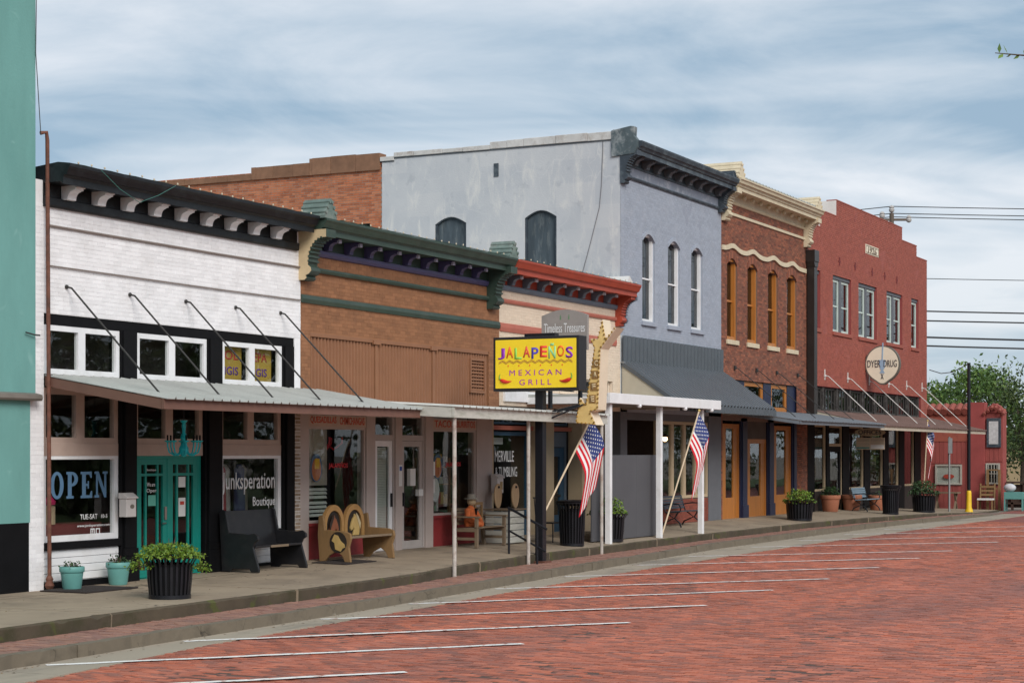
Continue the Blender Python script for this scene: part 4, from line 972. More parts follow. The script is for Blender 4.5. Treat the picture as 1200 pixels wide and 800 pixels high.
# stucco side wall with bricked-up arched windows, orange brick behind
sw_ = [(20.98, 21.93, 6.2, 8.64), (23.72, 24.70, 6.2, 8.62)]
rear = [(26.80, 27.75, 6.2, 8.58)]
mb = MB(); holewall(mb, YF, 26.4, 3.2, 10.40, x0, x0+.25, sw_, 'x')
for a, b, c, d_ in sw_:
    n = 10; pts = [(a, d_+.002), (a, d_-.20)] + [(a+(b-a)*i/n, d_-.20+.19*math.sin(math.pi*i/n)) for i in range(1, n)] + [(b, d_-.20), (b, d_+.002)]
    mb.prism(pts, 'x', x0+.002, x0+.2)
side = mb.build('stucco_wall', GREYS, GB)
def blot(y, z, w_, h_, k=14):
    return [(y+w_/2*math.cos(a)*random.uniform(.55, 1.05), z+h_/2*math.sin(a)*random.uniform(.55, 1.05)) for a in np.linspace(0, 6.283, k+1)[:-1]]
for (y, z, w_, h_) in ((24.6, 9.55, .55, .6), (21.2, 8.95, .22, 1.7), (20.6, 9.1, .16, 1.9), (22.1, 9.2, .2, 1.2), (25.3, 8.9, .35, 1.0), (23.1, 8.6, .3, .9), (19.9, 9.3, .3, 1.2), (19.6, 7.1, .5, .5), (20.6, 9.95, .5, .5), (23.2, 9.3, .2, 1.1), (26.0, 9.3, .25, 1.3), (22.5, 7.5, 1.0, .12), (20.2, 8.2, .9, .08)):
    pass
cr = MB()
for (p) in ([(19.3, 10.62), (19.62, 10.42), (19.62, 10.2), (19.66, 9.2), (19.72, 8.6), (20.0, 7.6), (20.3, 6.6)],):
    cr.tube([(x0-.012, y, z) for y, z in p], .009, 5)
cr.build('side_cable', mat('cable_grey', (.16, .16, .17), .7), GB)
for a, b, c, d_ in sw_ + rear:
    n = 12; ar = [(a+.05+(b-a-.1)*i/n, d_-.22+.19*math.sin(math.pi*i/n)) for i in range(n+1)]
    sh_ = MB().prism([(a+.05, c), ] + ar + [(b-.05, c)], 'x', x0+.10, x0+.14).build('shuttered_window', mat('weathered_blue_shutter', (.055, .075, .09), .8, .3, 2.5, .2, 40, dirt=(.20, .22, .22), dscale=2.2, damt=.7, stretch=(1, 3, .6)), GB, label='arched window closed with weathered blue grey boards')
    fr_ = MB()
    for (p, q) in zip([(a+.01, c)] + [(y-.02 if i < 6 else y+.02, z+.025) for i, (y, z) in enumerate(ar)] + [(b-.01, c)], [(y-.02 if i < 6 else y+.02, z+.025) for i, (y, z) in enumerate(ar)] + [(b-.01, c)]):
        fr_.beam((x0+.06, p[0], p[1]), (x0+.06, q[0], q[1]), .06, .07, (1, 0, 0))
    fr_.build('frame', SLATE, sh_)
MB().box(x0-.02, x0+.01, 22.72, 22.86, 9.62, 9.98).build('wall_vent', SLATE, GB)
COPW = mat('worn_white_coping', (.56, .55, .53), .85, .15, 4, .25, 30, island=.1, dirt=(.22, .16, .12), dscale=2.6, damt=.7)
# coping that steps down to the back
for (a, b, z_, mt_) in ((YF+.1, 22.98, 10.60, STUCL), (22.98, 26.0, 10.52, STUCL), (26.0, 26.45, 10.42, STUCL)):
    xx = a
    while xx < b-.02:
        e = min(b, xx+random.uniform(.5, .95)); e = b if b-e < .2 else e
        MB().box(x0-.035+random.uniform(-.012, .008), x0+.34, xx+.003, e-.003, (10.38 if z_ > 10.45 else 10.30)-random.uniform(0, .012), z_-random.uniform(0, .03)).build('coping', COPW, GB, bevel=.012); xx = e
    MB().box(x0-.022, x0+.01, a, b, (10.38 if z_ > 10.45 else 10.30)-.035, (10.38 if z_ > 10.45 else 10.30)-.016).build('flashing_strip', SLATE, GB)
mb = MB(); holewall(mb, 26.4, 36, 3.2, 10.1, x0+.02, x0+.25, rear, 'x'); mb.build('rear_wall', MORTAR, GB)
brickfield('rear_brick_facing', 26.42, 36, 5.8, 10.28, x0+.02, rear, BRICKO, GB, axis='x', proud=.006, jit=.003, gap=.012)
for (a, b, z_) in ((26.46, 28.80, 10.55), (28.80, 30.80, 10.42), (30.80, 36, 10.24)):
    xx = a; mb = MB()
    while xx < b-.02:
        e = min(b, xx+random.uniform(.55, .9)); mb.box(x0-.05+random.uniform(-.01, .01), x0+.33, xx, e-.008, 10.06, z_-random.uniform(0, .02)); xx = e
    mb.build('brick_coping', mat('coping_brick', (.20, .105, .062), .9, .25, 4, .25, 40, island=.2), GB)
mb = MB(); mb.box(x0+.25, x1-.02, 35.8, 36, -.4, 10.1); mb.box(x1-.25, x1-.02, YF+.3, 35.8, 3.2, 10.0); mb.build('back_wall', MORTAR, GB)
MB().box(x0+.25, x1-.25, YF+.3, 35.8, 9.5, 9.6).build('roof', SHEET, GB)
# cornice and frieze
MB().prism([(YF, 9.38), (YF-.04, 9.38), (YF-.06, 9.42), (YF-.04, 9.46), (YF, 9.46)], 'x', x0+.2, x1-.05).build('frieze_moulding', SLATE, GB)
MB().box(x0+.2, x1-.05, YF-.02, YF+.01, 9.46, 9.74).build('frieze', mat('frieze_grey', (.20, .225, .28), .7, .1, 3, dirt=(.42, .44, .48), dscale=3.5, damt=.8), GB)
MB().prism([(YF, 9.70), (YF-.05, 9.71), (YF-.05, 9.76), (YF-.02, 9.78), (YF-.02, 9.98), (YF-.42, 9.98), (YF-.46, 9.95), (YF-.46, 10.06), (YF-.50, 10.08), (YF-.52, 10.13), (YF-.57, 10.16), (YF-.60, 10.25), (YF-.60, 10.29), (YF-.3, 10.32), (YF+.3, 10.28), (YF+.3, 9.7)], 'x', x0+.05, x1-.02).build('cornice', SLATE, GB)
bracket_row(GB, [45.15+.80*i for i in range(9)], YF-.02, 9.75, 9.975, .34, .20, SLATEB)
add_console(GB, x0-.03, x0+.27, 9.2, 10.06, .48, SLATE)
MB().prism([(YF+.25, 9.9), (YF-.42, 9.95), (YF-.50, 10.12), (YF-.50, 10.30), (YF-.40, 10.42), (YF-.42, 10.66), (YF-.3, 10.68), (YF+.25, 10.60)], 'x', x0-.05, x0+.16).build('corner_block', SLATEW, GB, bevel=.015)
add_console(GB, x1-.30, x1-.02, 9.3, 10.04, .5, SLATE)
finial(GB, x1-.40, x1-.06, YF+.1, YF-.5, 10.28, 10.52, SLATE, SLATE)
# seamed panel and awning
pn = sheet(MB(), ribs(x0+.02, x1+.02, .27, .035, 'box'), lambda x: (x, YF-.06, 5.20), lambda x: (x, YF-.06, 4.50), (0, -1, 0)).build('seamed_panel', SEAM, GB)
MB().box(x0, x1+.03, YF-.10, YF-.02, 4.465, 4.515).build('drip_edge', mat('grey_drip', (.25, .27, .29), .4, metal=.6), GB)
yA, zA = 17.45, 3.37
nv = Vector((0, -(4.48-zA), (YF-.08-yA))).normalized()
aw = sheet(MB(), ribs(x0+.03, x1+.02, .26, .07, 'box'), lambda x: (x, YF-.08, 4.48), lambda x: (x, yA, zA), tuple(nv)).build('awning', SEAM, GB, label='dark grey standing-seam metal awning')
sheet(MB(), ribs(x0+.03, x1+.02, .26, .07, 'box'), lambda x: (x, yA-.01, zA+.01), lambda x: (x, yA-.01, zA-.17), (0, -1, 0)).build('valance', SEAM, aw)
for xa in (x0+.035, x1-.01):
    MB().prism([(YF-.03, 4.40), (YF-.03, zA-.12), (yA+.08, zA-.12), (yA+.08, zA)], 'x', xa, xa+.02).build('end_panel', mat('beige_end_panel', (.42, .38, .30), .8, .1, 2), aw)
    MB().beam((xa, YF-.05, 4.45), (xa, yA, zA-.01), .06, .10, tuple(nv)).build('end_rafter', SEAM, aw)
# ground floor
gl = MB(); gl.box(x0, x0+.45, YF, YF+.3, -.4, 3.3); gl.box(51.0, x1, YF, YF+.3, -.4, 3.3); gl.box(x0+.45, 51, YF+.05, YF+.3, 3.0, 3.3)
gl.build('ground_floor_wall', mat('charcoal_grey_paint', (.13, .135, .15), .7, .1, 3), GB)
sdg = MB().box(45.3, 46.9, YF+.9, YF+1.0, 0, 3.2).build('entry_siding', mat('grey_siding', (.12, .115, .12), .7), GB)
for i in range(16): MB().box(45.3, 46.9, YF+.875, YF+.9, .12+i*.19, .12+i*.19+.175).build('siding_board', mat('grey_siding', (.12, .115, .12)), sdg)
window(GB, 46.95, 47.25, .1, 3.0, YF+.02, .05, TAN, GLASSD, .08)
for i, a in enumerate((47.28, 48.21, 49.14, 50.07)):
    window(GB, a, a+.92, .82, 3.0, YF+.03, .085, TAN, GLASS, .09, name='shop_window')
rs = MB().box(47.26, 51.0, YF+.03, YF+.2, -.2, .80).build('stall_riser', MORTARD, GB)
brickfield('riser_bricks', 47.26, 51.0, .06, .80, YF+.03, [], mat('red_riser_brick', (.24, .062, .04), .8, .1, 4, island=.15), GB, proud=.012)
for xx in (47.75, 48.7, 49.6):
    MB().box(xx-.1, xx+.1, YF+.3, YF+.305, 1.3, 2.3).build('window_poster', mat('dim_poster', (.2, .2, .2), .8, .4, 14), GB)
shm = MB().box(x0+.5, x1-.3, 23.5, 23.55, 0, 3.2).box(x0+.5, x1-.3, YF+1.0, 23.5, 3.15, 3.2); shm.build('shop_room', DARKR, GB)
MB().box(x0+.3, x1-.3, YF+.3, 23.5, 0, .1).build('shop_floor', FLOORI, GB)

# ================================================================== red-brown brick building
KB = thing('brick_two_storey_building', 'red brown brick two-storey building with cream cornice and orange wooden windows', 'building', (56, YF, 0))
x0, x1 = 52.05, 60.53
up = [(52.55, 53.45, 5.54, 8.06), (54.40, 55.34, 5.54, 8.06), (56.38, 57.36, 5.54, 8.06), (58.30, 59.34, 5.54, 8.06)]
tra = [(52.15, 59.95, 3.45, 4.36)]
mb = MB(); holewall(mb, x0+.004, x1, 3.1, 10.2, YF, YF+.3, up + tra)
for a, b, c, d_ in up:
    n = 9; pts = [(a, d_+.002), (a, d_-.22)] + [(a+(b-a)*i/n, d_-.22+.20*math.sin(math.pi*i/n)) for i in range(1, n)] + [(b, d_-.22), (b, d_+.002)]
    mb.prism(pts, 'y', YF+.002, YF+.2)
mb.box(59.95, x1, YF, YF+.3, -.4, 3.1); mb.box(x0+.004, 52.16, YF, YF+.3, -.4, 3.1)
mb.build('wall', MORTARD, KB)
brickfield('brick_facing', x0+.004, x1, 4.36, 9.72, YF, up + tra, BRICKR, KB, gap=.011, proud=.006, jit=.002)
brickfield('brick_facing', 59.36, x1, .0, 4.36, YF, [], BRICKR, KB, gap=.011, proud=.006, jit=.002)
brickfield('brick_facing', x0+.004, 52.16, .0, 4.36, YF, [], BRICKR, KB, gap=.011, proud=.006, jit=.002)
for a, b, c, d_ in up:
    mb = MB(); n = 14
    for i in range(n):      # soldier bricks of the arch
        t0, t1 = (i+.06)/n, (i+.94)/n
        za = d_-.22+.20*math.sin(math.pi*t0); zb = d_-.22+.20*math.sin(math.pi*t1)
        mb.prism([(a+(b-a)*t0, za), (a+(b-a)*t1, zb), (a+(b-a)*t1, zb+.20), (a+(b-a)*t0, za+.20)], 'y', YF-.022, YF+.01)
    mb.build('window_arch', BRICKR, KB)
    window(KB, a+.005, b-.005, c+.02, d_-.015, YF+.04, .10, ORANGEW, GLASSD, .15, rails=(6.75,), pf=.82)
    MB().box(a-.07, b+.07, YF-.06, YF+.18, c-.13, c+.01).build('sill', CREAMT, KB, bevel=.008)
# wavy label moulding over the windows
mb = MB(); pts = []
for xx in np.linspace(x0+.03, x1-.25, 90):
    zz_ = 8.29
    for a, b, c, d_ in up:
        m_ = (a+b)/2
        zz_ = max(zz_, 8.29 + .13*math.exp(-((xx-m_)/.45)**2))
    pts.append((xx, zz_))
for (p, q) in zip(pts, pts[1:]): mb.prism([(p[0], p[1]-.07), (q[0], q[1]-.07), (q[0], q[1]+.07), (p[0], p[1]+.07)], 'y', YF-.06, YF)
mb.build('label_moulding', CREAMT, KB)
MB().prism([(YF, 9.33), (YF-.05, 9.34), (YF-.05, 9.42), (YF, 9.44)], 'x', x0+.3, x1-.3).build('string_course', CREAMT, KB)
MB().prism([(YF, 9.68), (YF-.04, 9.69), (YF-.07, 9.74), (YF-.03, 9.78), (YF-.06, 10.0), (YF-.42, 10.02), (YF-.46, 10.0), (YF-.46, 10.10), (YF-.5, 10.12), (YF-.52, 10.18), (YF-.58, 10.20), (YF-.60, 10.27), (YF-.64, 10.30), (YF-.64, 10.34), (YF-.2, 10.44), (YF+.3, 10.44), (YF+.3, 9.68)], 'x', x0+.05, x1-.03).build('cornice', CREAMT, KB)
for i in range(10): MB().ball((x0+.75+i*.77, YF-.20, 9.93), .07, 10, 6).build('cornice_boss', CREAMT, KB, smooth=True)
sheet(MB(), ribs(x0+.05, x1-.03, .3, .035), lambda x: (x, YF+.5, 10.60), lambda x: (x, YF-.5, 10.42), (0, -.18, .98)).build('roof_edge', SHEET, KB)
add_console(KB, x0+.02, x0+.40, 9.10, 10.06, .52, CREAMT); add_console(KB, x1-.42, x1-.04, 9.10, 10.06, .52, CREAMT)
finial(KB, x0+.0, x0+.62, YF+.9, YF-.55, 10.36, 10.86, CREAMT); finial(KB, x1-.66, x1-.04, YF+.5, YF-.55, 10.34, 10.78, CREAMT)
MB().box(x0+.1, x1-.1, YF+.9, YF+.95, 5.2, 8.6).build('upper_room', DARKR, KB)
mb = MB(); mb.box(x0+.1, x1, 34.8, 35, -.4, 10.1); mb.box(x1-.25, x1-.03, YF+.3, 34.8, 0, 10.2); mb.box(x0+.03, x0+.25, YF+.3, 34.8, 0, 10.2); mb.build('back_wall', MORTARD, KB)
MB().box(x0+.25, x1-.25, YF+.3, 34.8, 9.7, 9.8).build('roof', SHEET, KB)
# transom row
for a, b in ((52.17, 54.30), (56.12, 56.88), (58.52, 59.94)): MB().box(a, b, YF+.06, YF+.2, 3.46, 4.35).build('navy_panel', NAVY, KB)
for a, b in ((54.30, 56.12), (56.88, 58.52)): window(KB, a, b, 3.47, 4.34, YF+.08, .13, ORANGEW, GLASSD, .1)
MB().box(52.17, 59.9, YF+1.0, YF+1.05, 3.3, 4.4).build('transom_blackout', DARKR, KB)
# doors and piers at street level
for a, b in ((53.82, 54.40), (56.38, 56.98), (58.92, 59.36)):
    gf = MB(); gf.box(a, b, YF+.0, YF+.25, -.3, 3.2); gf.box(a+.08, b-.08, YF-.04, YF, .5, 3.1); gf.box(a+.03, b-.03, YF-.07, YF, .1, .5)
    gf.build('navy_pier', NAVY, KB, bevel=.006)
for a, b, top in ((52.18, 53.82, 3.0), (54.40, 56.38, 2.55), (56.98, 58.92, 3.0)):
    window(KB, a, b, .08, top, YF+.06, .14, ORANGEW, GLASS, .1, name='wooden_door_frame', bars=(), wb=.06)
    MB().box(a+.1, a+.48, YF+.075, YF+.13, .1, top-.1).box(b-.48, b-.1, YF+.075, YF+.13, .1, top-.1).box(a+.48, b-.48, YF+.08, YF+.13, .1, .75).build('door_panel', ORANGEW, KB, bevel=.006)
    MB().box(a+.2, b-.2, YF+.6, YF+.62, .1, 2.9).build('curtain', mat('sage_curtain', (.21, .215, .15), .8, .1, 3, stretch=(12, 1, .5)), KB)
    if top < 2.9: MB().box(a, b, YF+.06, YF+.2, top, 3.2).build('door_head', DARKR, KB)
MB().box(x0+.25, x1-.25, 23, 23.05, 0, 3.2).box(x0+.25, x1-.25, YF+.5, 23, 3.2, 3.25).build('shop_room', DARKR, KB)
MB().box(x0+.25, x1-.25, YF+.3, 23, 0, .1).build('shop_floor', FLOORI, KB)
cn = canopy(KB, x0+.08, 61.3, 3.44, 16.65, 3.08, SHEETB, SHEETB, .10, .3, under=TAN)
for xx in (53.2, 55.2, 57.2, 59.4):
    r_ = MB().tube([(xx, YF-.02, 4.72), (xx+.03, YF-.1, 4.7), (xx+.1, 17.2, 3.2)], .013, 6); r_.box(xx-.06, xx+.06, YF-.06, YF, 4.66, 4.78); r_.build('tie_rod', STEELD, cn)
# bronze downspout between the two tall brick fronts
ds = MB(); ds.box(60.30, 60.80, YF-.34, YF-.02, 8.62, 9.02); ds.prism([(60.30, 8.62), (60.80, 8.62), (60.72, 8.44), (60.38, 8.44)], 'y', YF-.32, YF-.03)
ds.box(60.38, 60.72, YF-.30, YF-.04, 3.45, 8.44); ds.build('downspout', BRASS, KB, bevel=.01)

# ================================================================== red stepped-parapet building
RB = thing('red_brick_building', 'red painted brick building with stepped parapet at the end of the row', 'building', (69, YF, 0))
x0, x1 = 60.54, 77.06
steps = [(60.54, 62.0, 9.96), (62.0, 63.94, 10.56), (63.94, 73.03, 11.14), (73.03, 75.35, 10.64), (75.35, 77.06, 10.19)]
up = [(60.95, 62.02, 6.43, 8.46), (63.50, 65.80, 6.43, 8.46), (66.76, 69.26, 6.43, 8.46), (70.68, 73.06, 6.43, 8.46), (74.48, 75.66, 6.43, 8.46)]
mb = MB()
for a, b, t_ in steps: holewall(mb, a, b, 9.0, t_, YF, YF+.35, [])
holewall(mb, x0, x1, 4.44, 9.0, YF, YF+.35, up)
mb.box(76.05, x1, YF, YF+.35, -.5, 4.44)
mb.build('wall', REDBM, RB)
for a, b, t_ in steps: brickfield('brick_facing', a, b, 9.0, t_, YF, [(67.69, 69.5, 9.63, 9.98)], REDB, RB, gap=.009, proud=.007, jit=.002)
brickfield('brick_facing', x0, x1, 4.46, 9.0, YF, up, REDB, RB, gap=.009, proud=.007, jit=.002)
brickfield('brick_facing', 76.05, x1, -.3, 4.46, YF, [], REDB, RB, gap=.009, proud=.007, jit=.002)
for (a, zlo, zhi) in ((62.0, 9.97, 10.57), (63.94, 10.57, 11.15)):
    MB().box(a-.008, a-.001, YF+.0, YF+.9, zlo, zhi).box(a-.001, a+.3, YF+.352, YF+.9, zlo, zhi).build('stucco_return', mat('whitewash', (.68, .66, .62), .85, .1, 3, .2, 30), RB)
for a, b, t_ in steps: MB().box(a, b, YF-.02, YF+.37, t_, t_+.05).build('coping', REDB, RB, bevel=.008)
# plaque with the year
pq = MB().box(67.69, 69.5, YF-.02, YF+.01, 9.63, 9.98).build('date_plaque', SIGNC, RB, bevel=.006)
text('plaque_lettering', '1926', mat('plaque_grey', (.25, .2, .15), .7), pq, 68.6, YF-.02, 9.805, .24, 1.2, ext=.01, bold=.03)
fr_ = MB(); frame(fr_, 67.74, 69.45, 9.66, 9.95, YF-.028, YF-.019, .03); fr_.build('plaque_border', mat('plaque_grey', (.25, .2, .15)), pq)
STL = mat('steel_window_frame', (.10, .105, .12), .5, .1, 4)
for i, (a, b, c, d_) in enumerate(up):
    MB().box(a, b, YF+.05, YF+.25, d_-.12, d_).build('lintel', STL, RB)
    if b - a > 1.5:
        mid = (a+b)/2; MB().box(mid-.13, mid+.13, YF+.07, YF+.26, c, d_-.12).build('mullion', STL, RB)
        for (p, q) in ((a+.02, mid-.13), (mid+.13, b-.02)): window(RB, p, q, c+.02, d_-.13, YF+.10, .09, mat('pale_green_sash', (.50, .58, .54), .55), GLASSD, .08, rails=(7.38,))
        MB().box(a+.15, a+.62, YF+.30, YF+.32, c+.1, d_-.2).build('curtain', mat('mint_curtain', (.30, .46, .43), .8, .1, 3, stretch=(12, 1, .5)), RB)
    else: window(RB, a+.02, b-.02, c+.02, d_-.13, YF+.10, .09, mat('pale_green_sash', (.50, .58, .54)), GLASSD, .08, rails=(7.38,))
    MB().box(a-.06, b+.06, YF-.06, YF+.2, c-.12, c+.01).build('sill', REDB, RB, bevel=.008)
for xx in (64.3, 66.3, 68.6, 70.4, 72.2): MB().box(xx-.05, xx+.05, YF-.025, YF, 8.85, 9.15).box(xx-.14, xx+.14, YF-.022, YF, 8.97, 9.03).build('anchor_star', mat('anchor_rust', (.16, .03, .03), .8), RB)
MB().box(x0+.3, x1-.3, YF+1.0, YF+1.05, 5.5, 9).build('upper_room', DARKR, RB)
mb = MB(); mb.box(x0, x1, 34.8, 35, -.4, 10); mb.box(x1-.35, x1, YF+.35, 34.8, -.5, 9.9); mb.box(x0, x0+.2, YF+.35, 34.8, 0, 10.0); mb.build('side_wall', REDB, RB)
MB().box(x0+.2, x1-.35, YF+.35, 34.8, 9.3, 9.4).build('roof', SHEET, RB)
# dark transom band of small panes
for i in range(9):
    a = 60.95 + i*1.66
    if a+1.55 < 76.1: window(RB, a, a+1.55, 3.60, 4.42, YF+.10, .07, mat('sooty_frame', (.05, .045, .042), .8), GLASSD, .08, bars=(a+.4, a+.78, a+1.16))
for i in range(10): MB().box(60.86 + i*1.66-.08, 60.86+i*1.66+.09, YF+.04, YF+.3, 3.5, 4.44).build('transom_pier', mat('peeling_black_paint', (.035, .03, .028), .8, .3, 4, dirt=(.2, .19, .17), dscale=5, damt=.7), RB)
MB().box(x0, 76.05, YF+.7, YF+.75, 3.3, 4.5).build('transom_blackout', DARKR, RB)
# shop front: black piers, tan mullions
for a, b in ((60.56, 61.35), (62.75, 63.05), (64.75, 65.55), (67.55, 68.35), (70.25, 71.0), (72.6, 73.4), (75.05, 76.05)): MB().box(a, b, YF-.01, YF+.3, -.4, 3.5).build('black_pier', BLACKP, RB)
for a, b in ((61.35, 62.75), (65.55, 67.55), (68.35, 70.25), (71.0, 72.6), (73.4, 75.05)):
    window(RB, a, b, .78, 3.1, YF+.04, .075, TAN, GLASS, .08, name='shop_window')
    MB().box(a, b, YF+.05, YF+.2, -.4, .78).build('stall_riser', mat('dark_brown_riser', (.035, .025, .022), .7), RB)
    MB().box(a, b, YF+.05, YF+.2, 3.1, 3.5).build('header_board', BLACKP, RB)
d = MB(); frame(d, 63.05, 64.75, .05, 3.1, YF+.04, YF+.12, .08, wb=.03, wt=.08); d.box(63.13, 64.67, YF+.045, YF+.115, 2.35, 2.45); d.build('door_frame', TAN, RB)
d = MB(); frame(d, 63.16, 64.64, .06, 2.35, YF+.05, YF+.1, .2, wb=.4); do = d.build('door', BLACKP, RB, bevel=.005); MB().box(63.34, 64.46, YF+.07, YF+.076, .45, 2.16).build('pane', GLASS, do)
MB().box(63.13, 64.67, YF+.07, YF+.076, 2.45, 3.02).build('fanlight_pane', GLASS, RB)
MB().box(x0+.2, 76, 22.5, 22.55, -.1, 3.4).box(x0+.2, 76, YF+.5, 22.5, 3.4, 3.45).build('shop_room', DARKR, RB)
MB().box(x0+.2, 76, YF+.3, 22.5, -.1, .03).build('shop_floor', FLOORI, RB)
cn = canopy(RB, 61.32, 77.7, 3.58, 16.80, 3.06, SHEETR, mat('cream_fascia', (.50, .44, .35), .7, .1, 2), .14, .35, under=SHEETR)
for xx in (62.5, 65.33, 68.16, 70.96, 73.7, 76.2):
    r_ = MB().tube([(xx, YF-.03, 4.83), (xx+.04, YF-.14, 4.8), (xx+.15, 17.3, 3.22)], .015, 6); r_.box(xx-.03, xx+.03, YF-.03, YF, 4.68, 5.05); r_.box(xx-.07, xx+.07, YF-.05, YF, 4.78, 4.86); r_.build('tie_rod', STEELW, cn)

# ================================================================== red board cafe beyond the side street
SH = thing('red_board_cafe', 'low red board-sided cafe with tiled parapet beyond the red brick building', 'building', (84, 19, -.34))
X0 = 80.0
MB().box(X0, 82.0, 17.3, 26, -.4, 3.75).build('wall', REDW, SH)
bd = 0
for i in range(30):
    y = 17.96 + i*.19
    if y > 23: break
    for zlo, zhi in ((-.36, .70), (1.66, 2.62)) if 18.25 < y < 19.5 else ((-.36, 2.62),):
        MB().box(X0-.025, X0, y, y+.18, zlo, zhi).build('board', REDW, SH)
MB().box(X0-.05, X0+.3, 17.95, 24, 2.62, 3.95).build('parapet', REDB, SH)
for i in range(16):
    y = 18.0 + i*.3
    MB().tube([(X0-.2, y+.15, 3.90), (X0+.35, y+.15, 4.16)], .16, 8).build('roof_tile', mat('clay_tile', (.27, .075, .055), .8, .2, 5), SH, smooth=True)
MB().box(X0-.18, X0+.4, 17.30, 17.95, -.4, 4.30).build('chimney_pier', mat('red_stucco', (.30, .065, .06), .85, .15, 2, .2, 30), SH, bevel=.01)
MB().box(X0-.05, 80.7, 16.55, 17.3, -.4, 3.85).build('corner_wing', REDW, SH)
for i in range(4): MB().box(X0-.075, X0-.05, 16.56+i*.185, 16.56+i*.185+.172, 1.75, 2.42).build('board', REDW, SH)
MB().prism([(16.45, 3.85), (17.35, 3.85), (17.1, 4.15), (16.9, 4.25), (16.7, 4.15)], 'x', X0-.1, X0+.4).build('curved_gable', REDW, SH)
rf_ = MB()
for i in range(6): rf_.tube([(X0-.28, 16.5+i*.16, 3.72+.12*(3-abs(i-2.5))), (X0+.1, 16.5+i*.16, 3.9+.12*(3-abs(i-2.5)))], .07, 8)
rf_.build('gable_tile', mat('clay_tile', (.27, .075, .055)), SH, smooth=True)
def sidewin(y0, y1, z0, z1, mt_, gm, bars=0, xx=X0):
    mb = MB(); w = .07
    mb.box(xx-.09, xx-.02, y0, y0+w, z0, z1); mb.box(xx-.09, xx-.02, y1-w, y1, z0, z1); mb.box(xx-.089, xx-.02, y0+w, y1-w, z0, z0+w); mb.box(xx-.089, xx-.02, y0+w, y1-w, z1-w, z1)
    for i in range(bars): y = y0 + (y1-y0)*(i+1)/(bars+1); mb.box(xx-.08, xx-.03, y-.015, y+.015, z0+w, z1-w)
    if bars: mb.box(xx-.081, xx-.03, y0+w, y1-w, (z0+z1)/2-.015, (z0+z1)/2+.015)
    o = mb.build('window', mt_, SH); MB().box(xx-.05, xx-.045, y0+w, y1-w, z0+w, z1-w).build('pane', gm, o)
    MB().box(xx-.0305, xx-.027, y0+w, y1-w, z0+w, z1-w).build('blind', BLIND if bars == 0 else DARKR, o)
    return o
wsh = sidewin(18.30, 19.46, .74, 1.62, mat('grey_frame', (.40, .38, .33), .7), GLASS)
MB().prism([(18.86+.24*math.cos(a), 1.10+.10*math.sin(a)) for a in np.linspace(0, 6.283, 21)[:-1]], 'x', X0-.115, X0-.10).build('oval_badge', mat('badge_red', (.35, .05, .03), .6), wsh)
sidewin(16.66, 17.26, .78, 1.68, mat('grey_frame', (.40, .38, .33)), GLASSD, 4, X0-.05)
nb = MB().box(X0-.16, X0-.05, 16.62, 17.22, 2.36, 3.62).build('menu_case', SLATE, SH, bevel=.008)
MB().box(X0-.166, X0-.161, 16.72, 17.12, 2.50, 3.48).build('menu_sheet', mat('menu_print', (.5, .5, .5), .6, .25, 9), nb)
# ================================================================== signs
# lit-box restaurant sign on a square pole
JS = thing('restaurant_pole_sign', 'yellow JALAPEÑOS Mexican Grill sign box on a black square pole', 'sign', (34.5, 16.66, -.18))
MB().box(34.41, 34.59, 16.57, 16.75, -.25, 3.42).build('pole', IRON, JS, bevel=.008)
MB().box(34.33, 34.67, 16.49, 16.83, -.19, -.14).build('base_plate', RUST, JS)
bx_ = MB().box(34.28, 34.66, 15.68, 17.66, 3.40, 4.53).build('sign_box', mat('sign_box_black', (.02, .02, .022), .5), JS, bevel=.01)
MB().box(34.265, 34.279, 15.74, 17.60, 3.46, 4.47).build('sign_face', YELLOW, bx_)
MB().box(34.42, 34.62, 16.3, 17.0, 4.53, 4.60).build('top_rail', IRON, bx_)
L_ = 'JALAPEÑOS'; LC = [(.26, .03, .42), (.85, .15, .03), (.30, .66, .10), (.75, .09, .06), (.09, .07, .48), (.80, .05, .03), (.33, .72, .32), (.85, .18, .02), (.26, .03, .44)]
for i, ch_ in enumerate(L_):
    hgt = .235 if ch_ != 'Ñ' else .32
    text('letter', ch_, mat('sign_ink_%d' % i, LC[i], .5), bx_, 34.263, 17.46-.196*i, 4.19+(.04 if ch_ == 'Ñ' else 0)+(.02 if i % 2 else -.01), hgt, .165, '-x', .003, .022)
VIO = mat('sign_violet', (.36, .025, .36), .5)
text('letter_row', 'M E X I C A N', VIO, bx_, 34.263, 16.67, 3.78, .115, 1.20, '-x', .003, .0)
text('letter_row', 'G R I L L', VIO, bx_, 34.263, 16.67, 3.58, .115, .74, '-x', .003, .0)
zg = MB(); k = 21
for zo in (0, .028):
    for i in range(k-1):
        p = (17.52-1.7*i/(k-1), 3.98+zo+(.035 if i % 2 else -.01)); q = (17.52-1.7*(i+1)/(k-1), 3.98+zo+(.035 if (i+1) % 2 else -.01))
        zg.beam((34.262, p[0], p[1]), (34.262, q[0], q[1]), .012, .004, (1, 0, 0))
zg.build('zigzag', mat('zigzag_orange', (.45, .2, .05), .5), bx_)
dd = MB()
for i in range(6):
    y = 17.30-.25*i; dd.prism([(y-.018, 3.93), (y, 3.95), (y+.018, 3.93), (y, 3.905)], 'x', 34.260, 34.264)
dd.build('diamond', mat('sign_ink_1', (.72, .13, .03)), bx_)
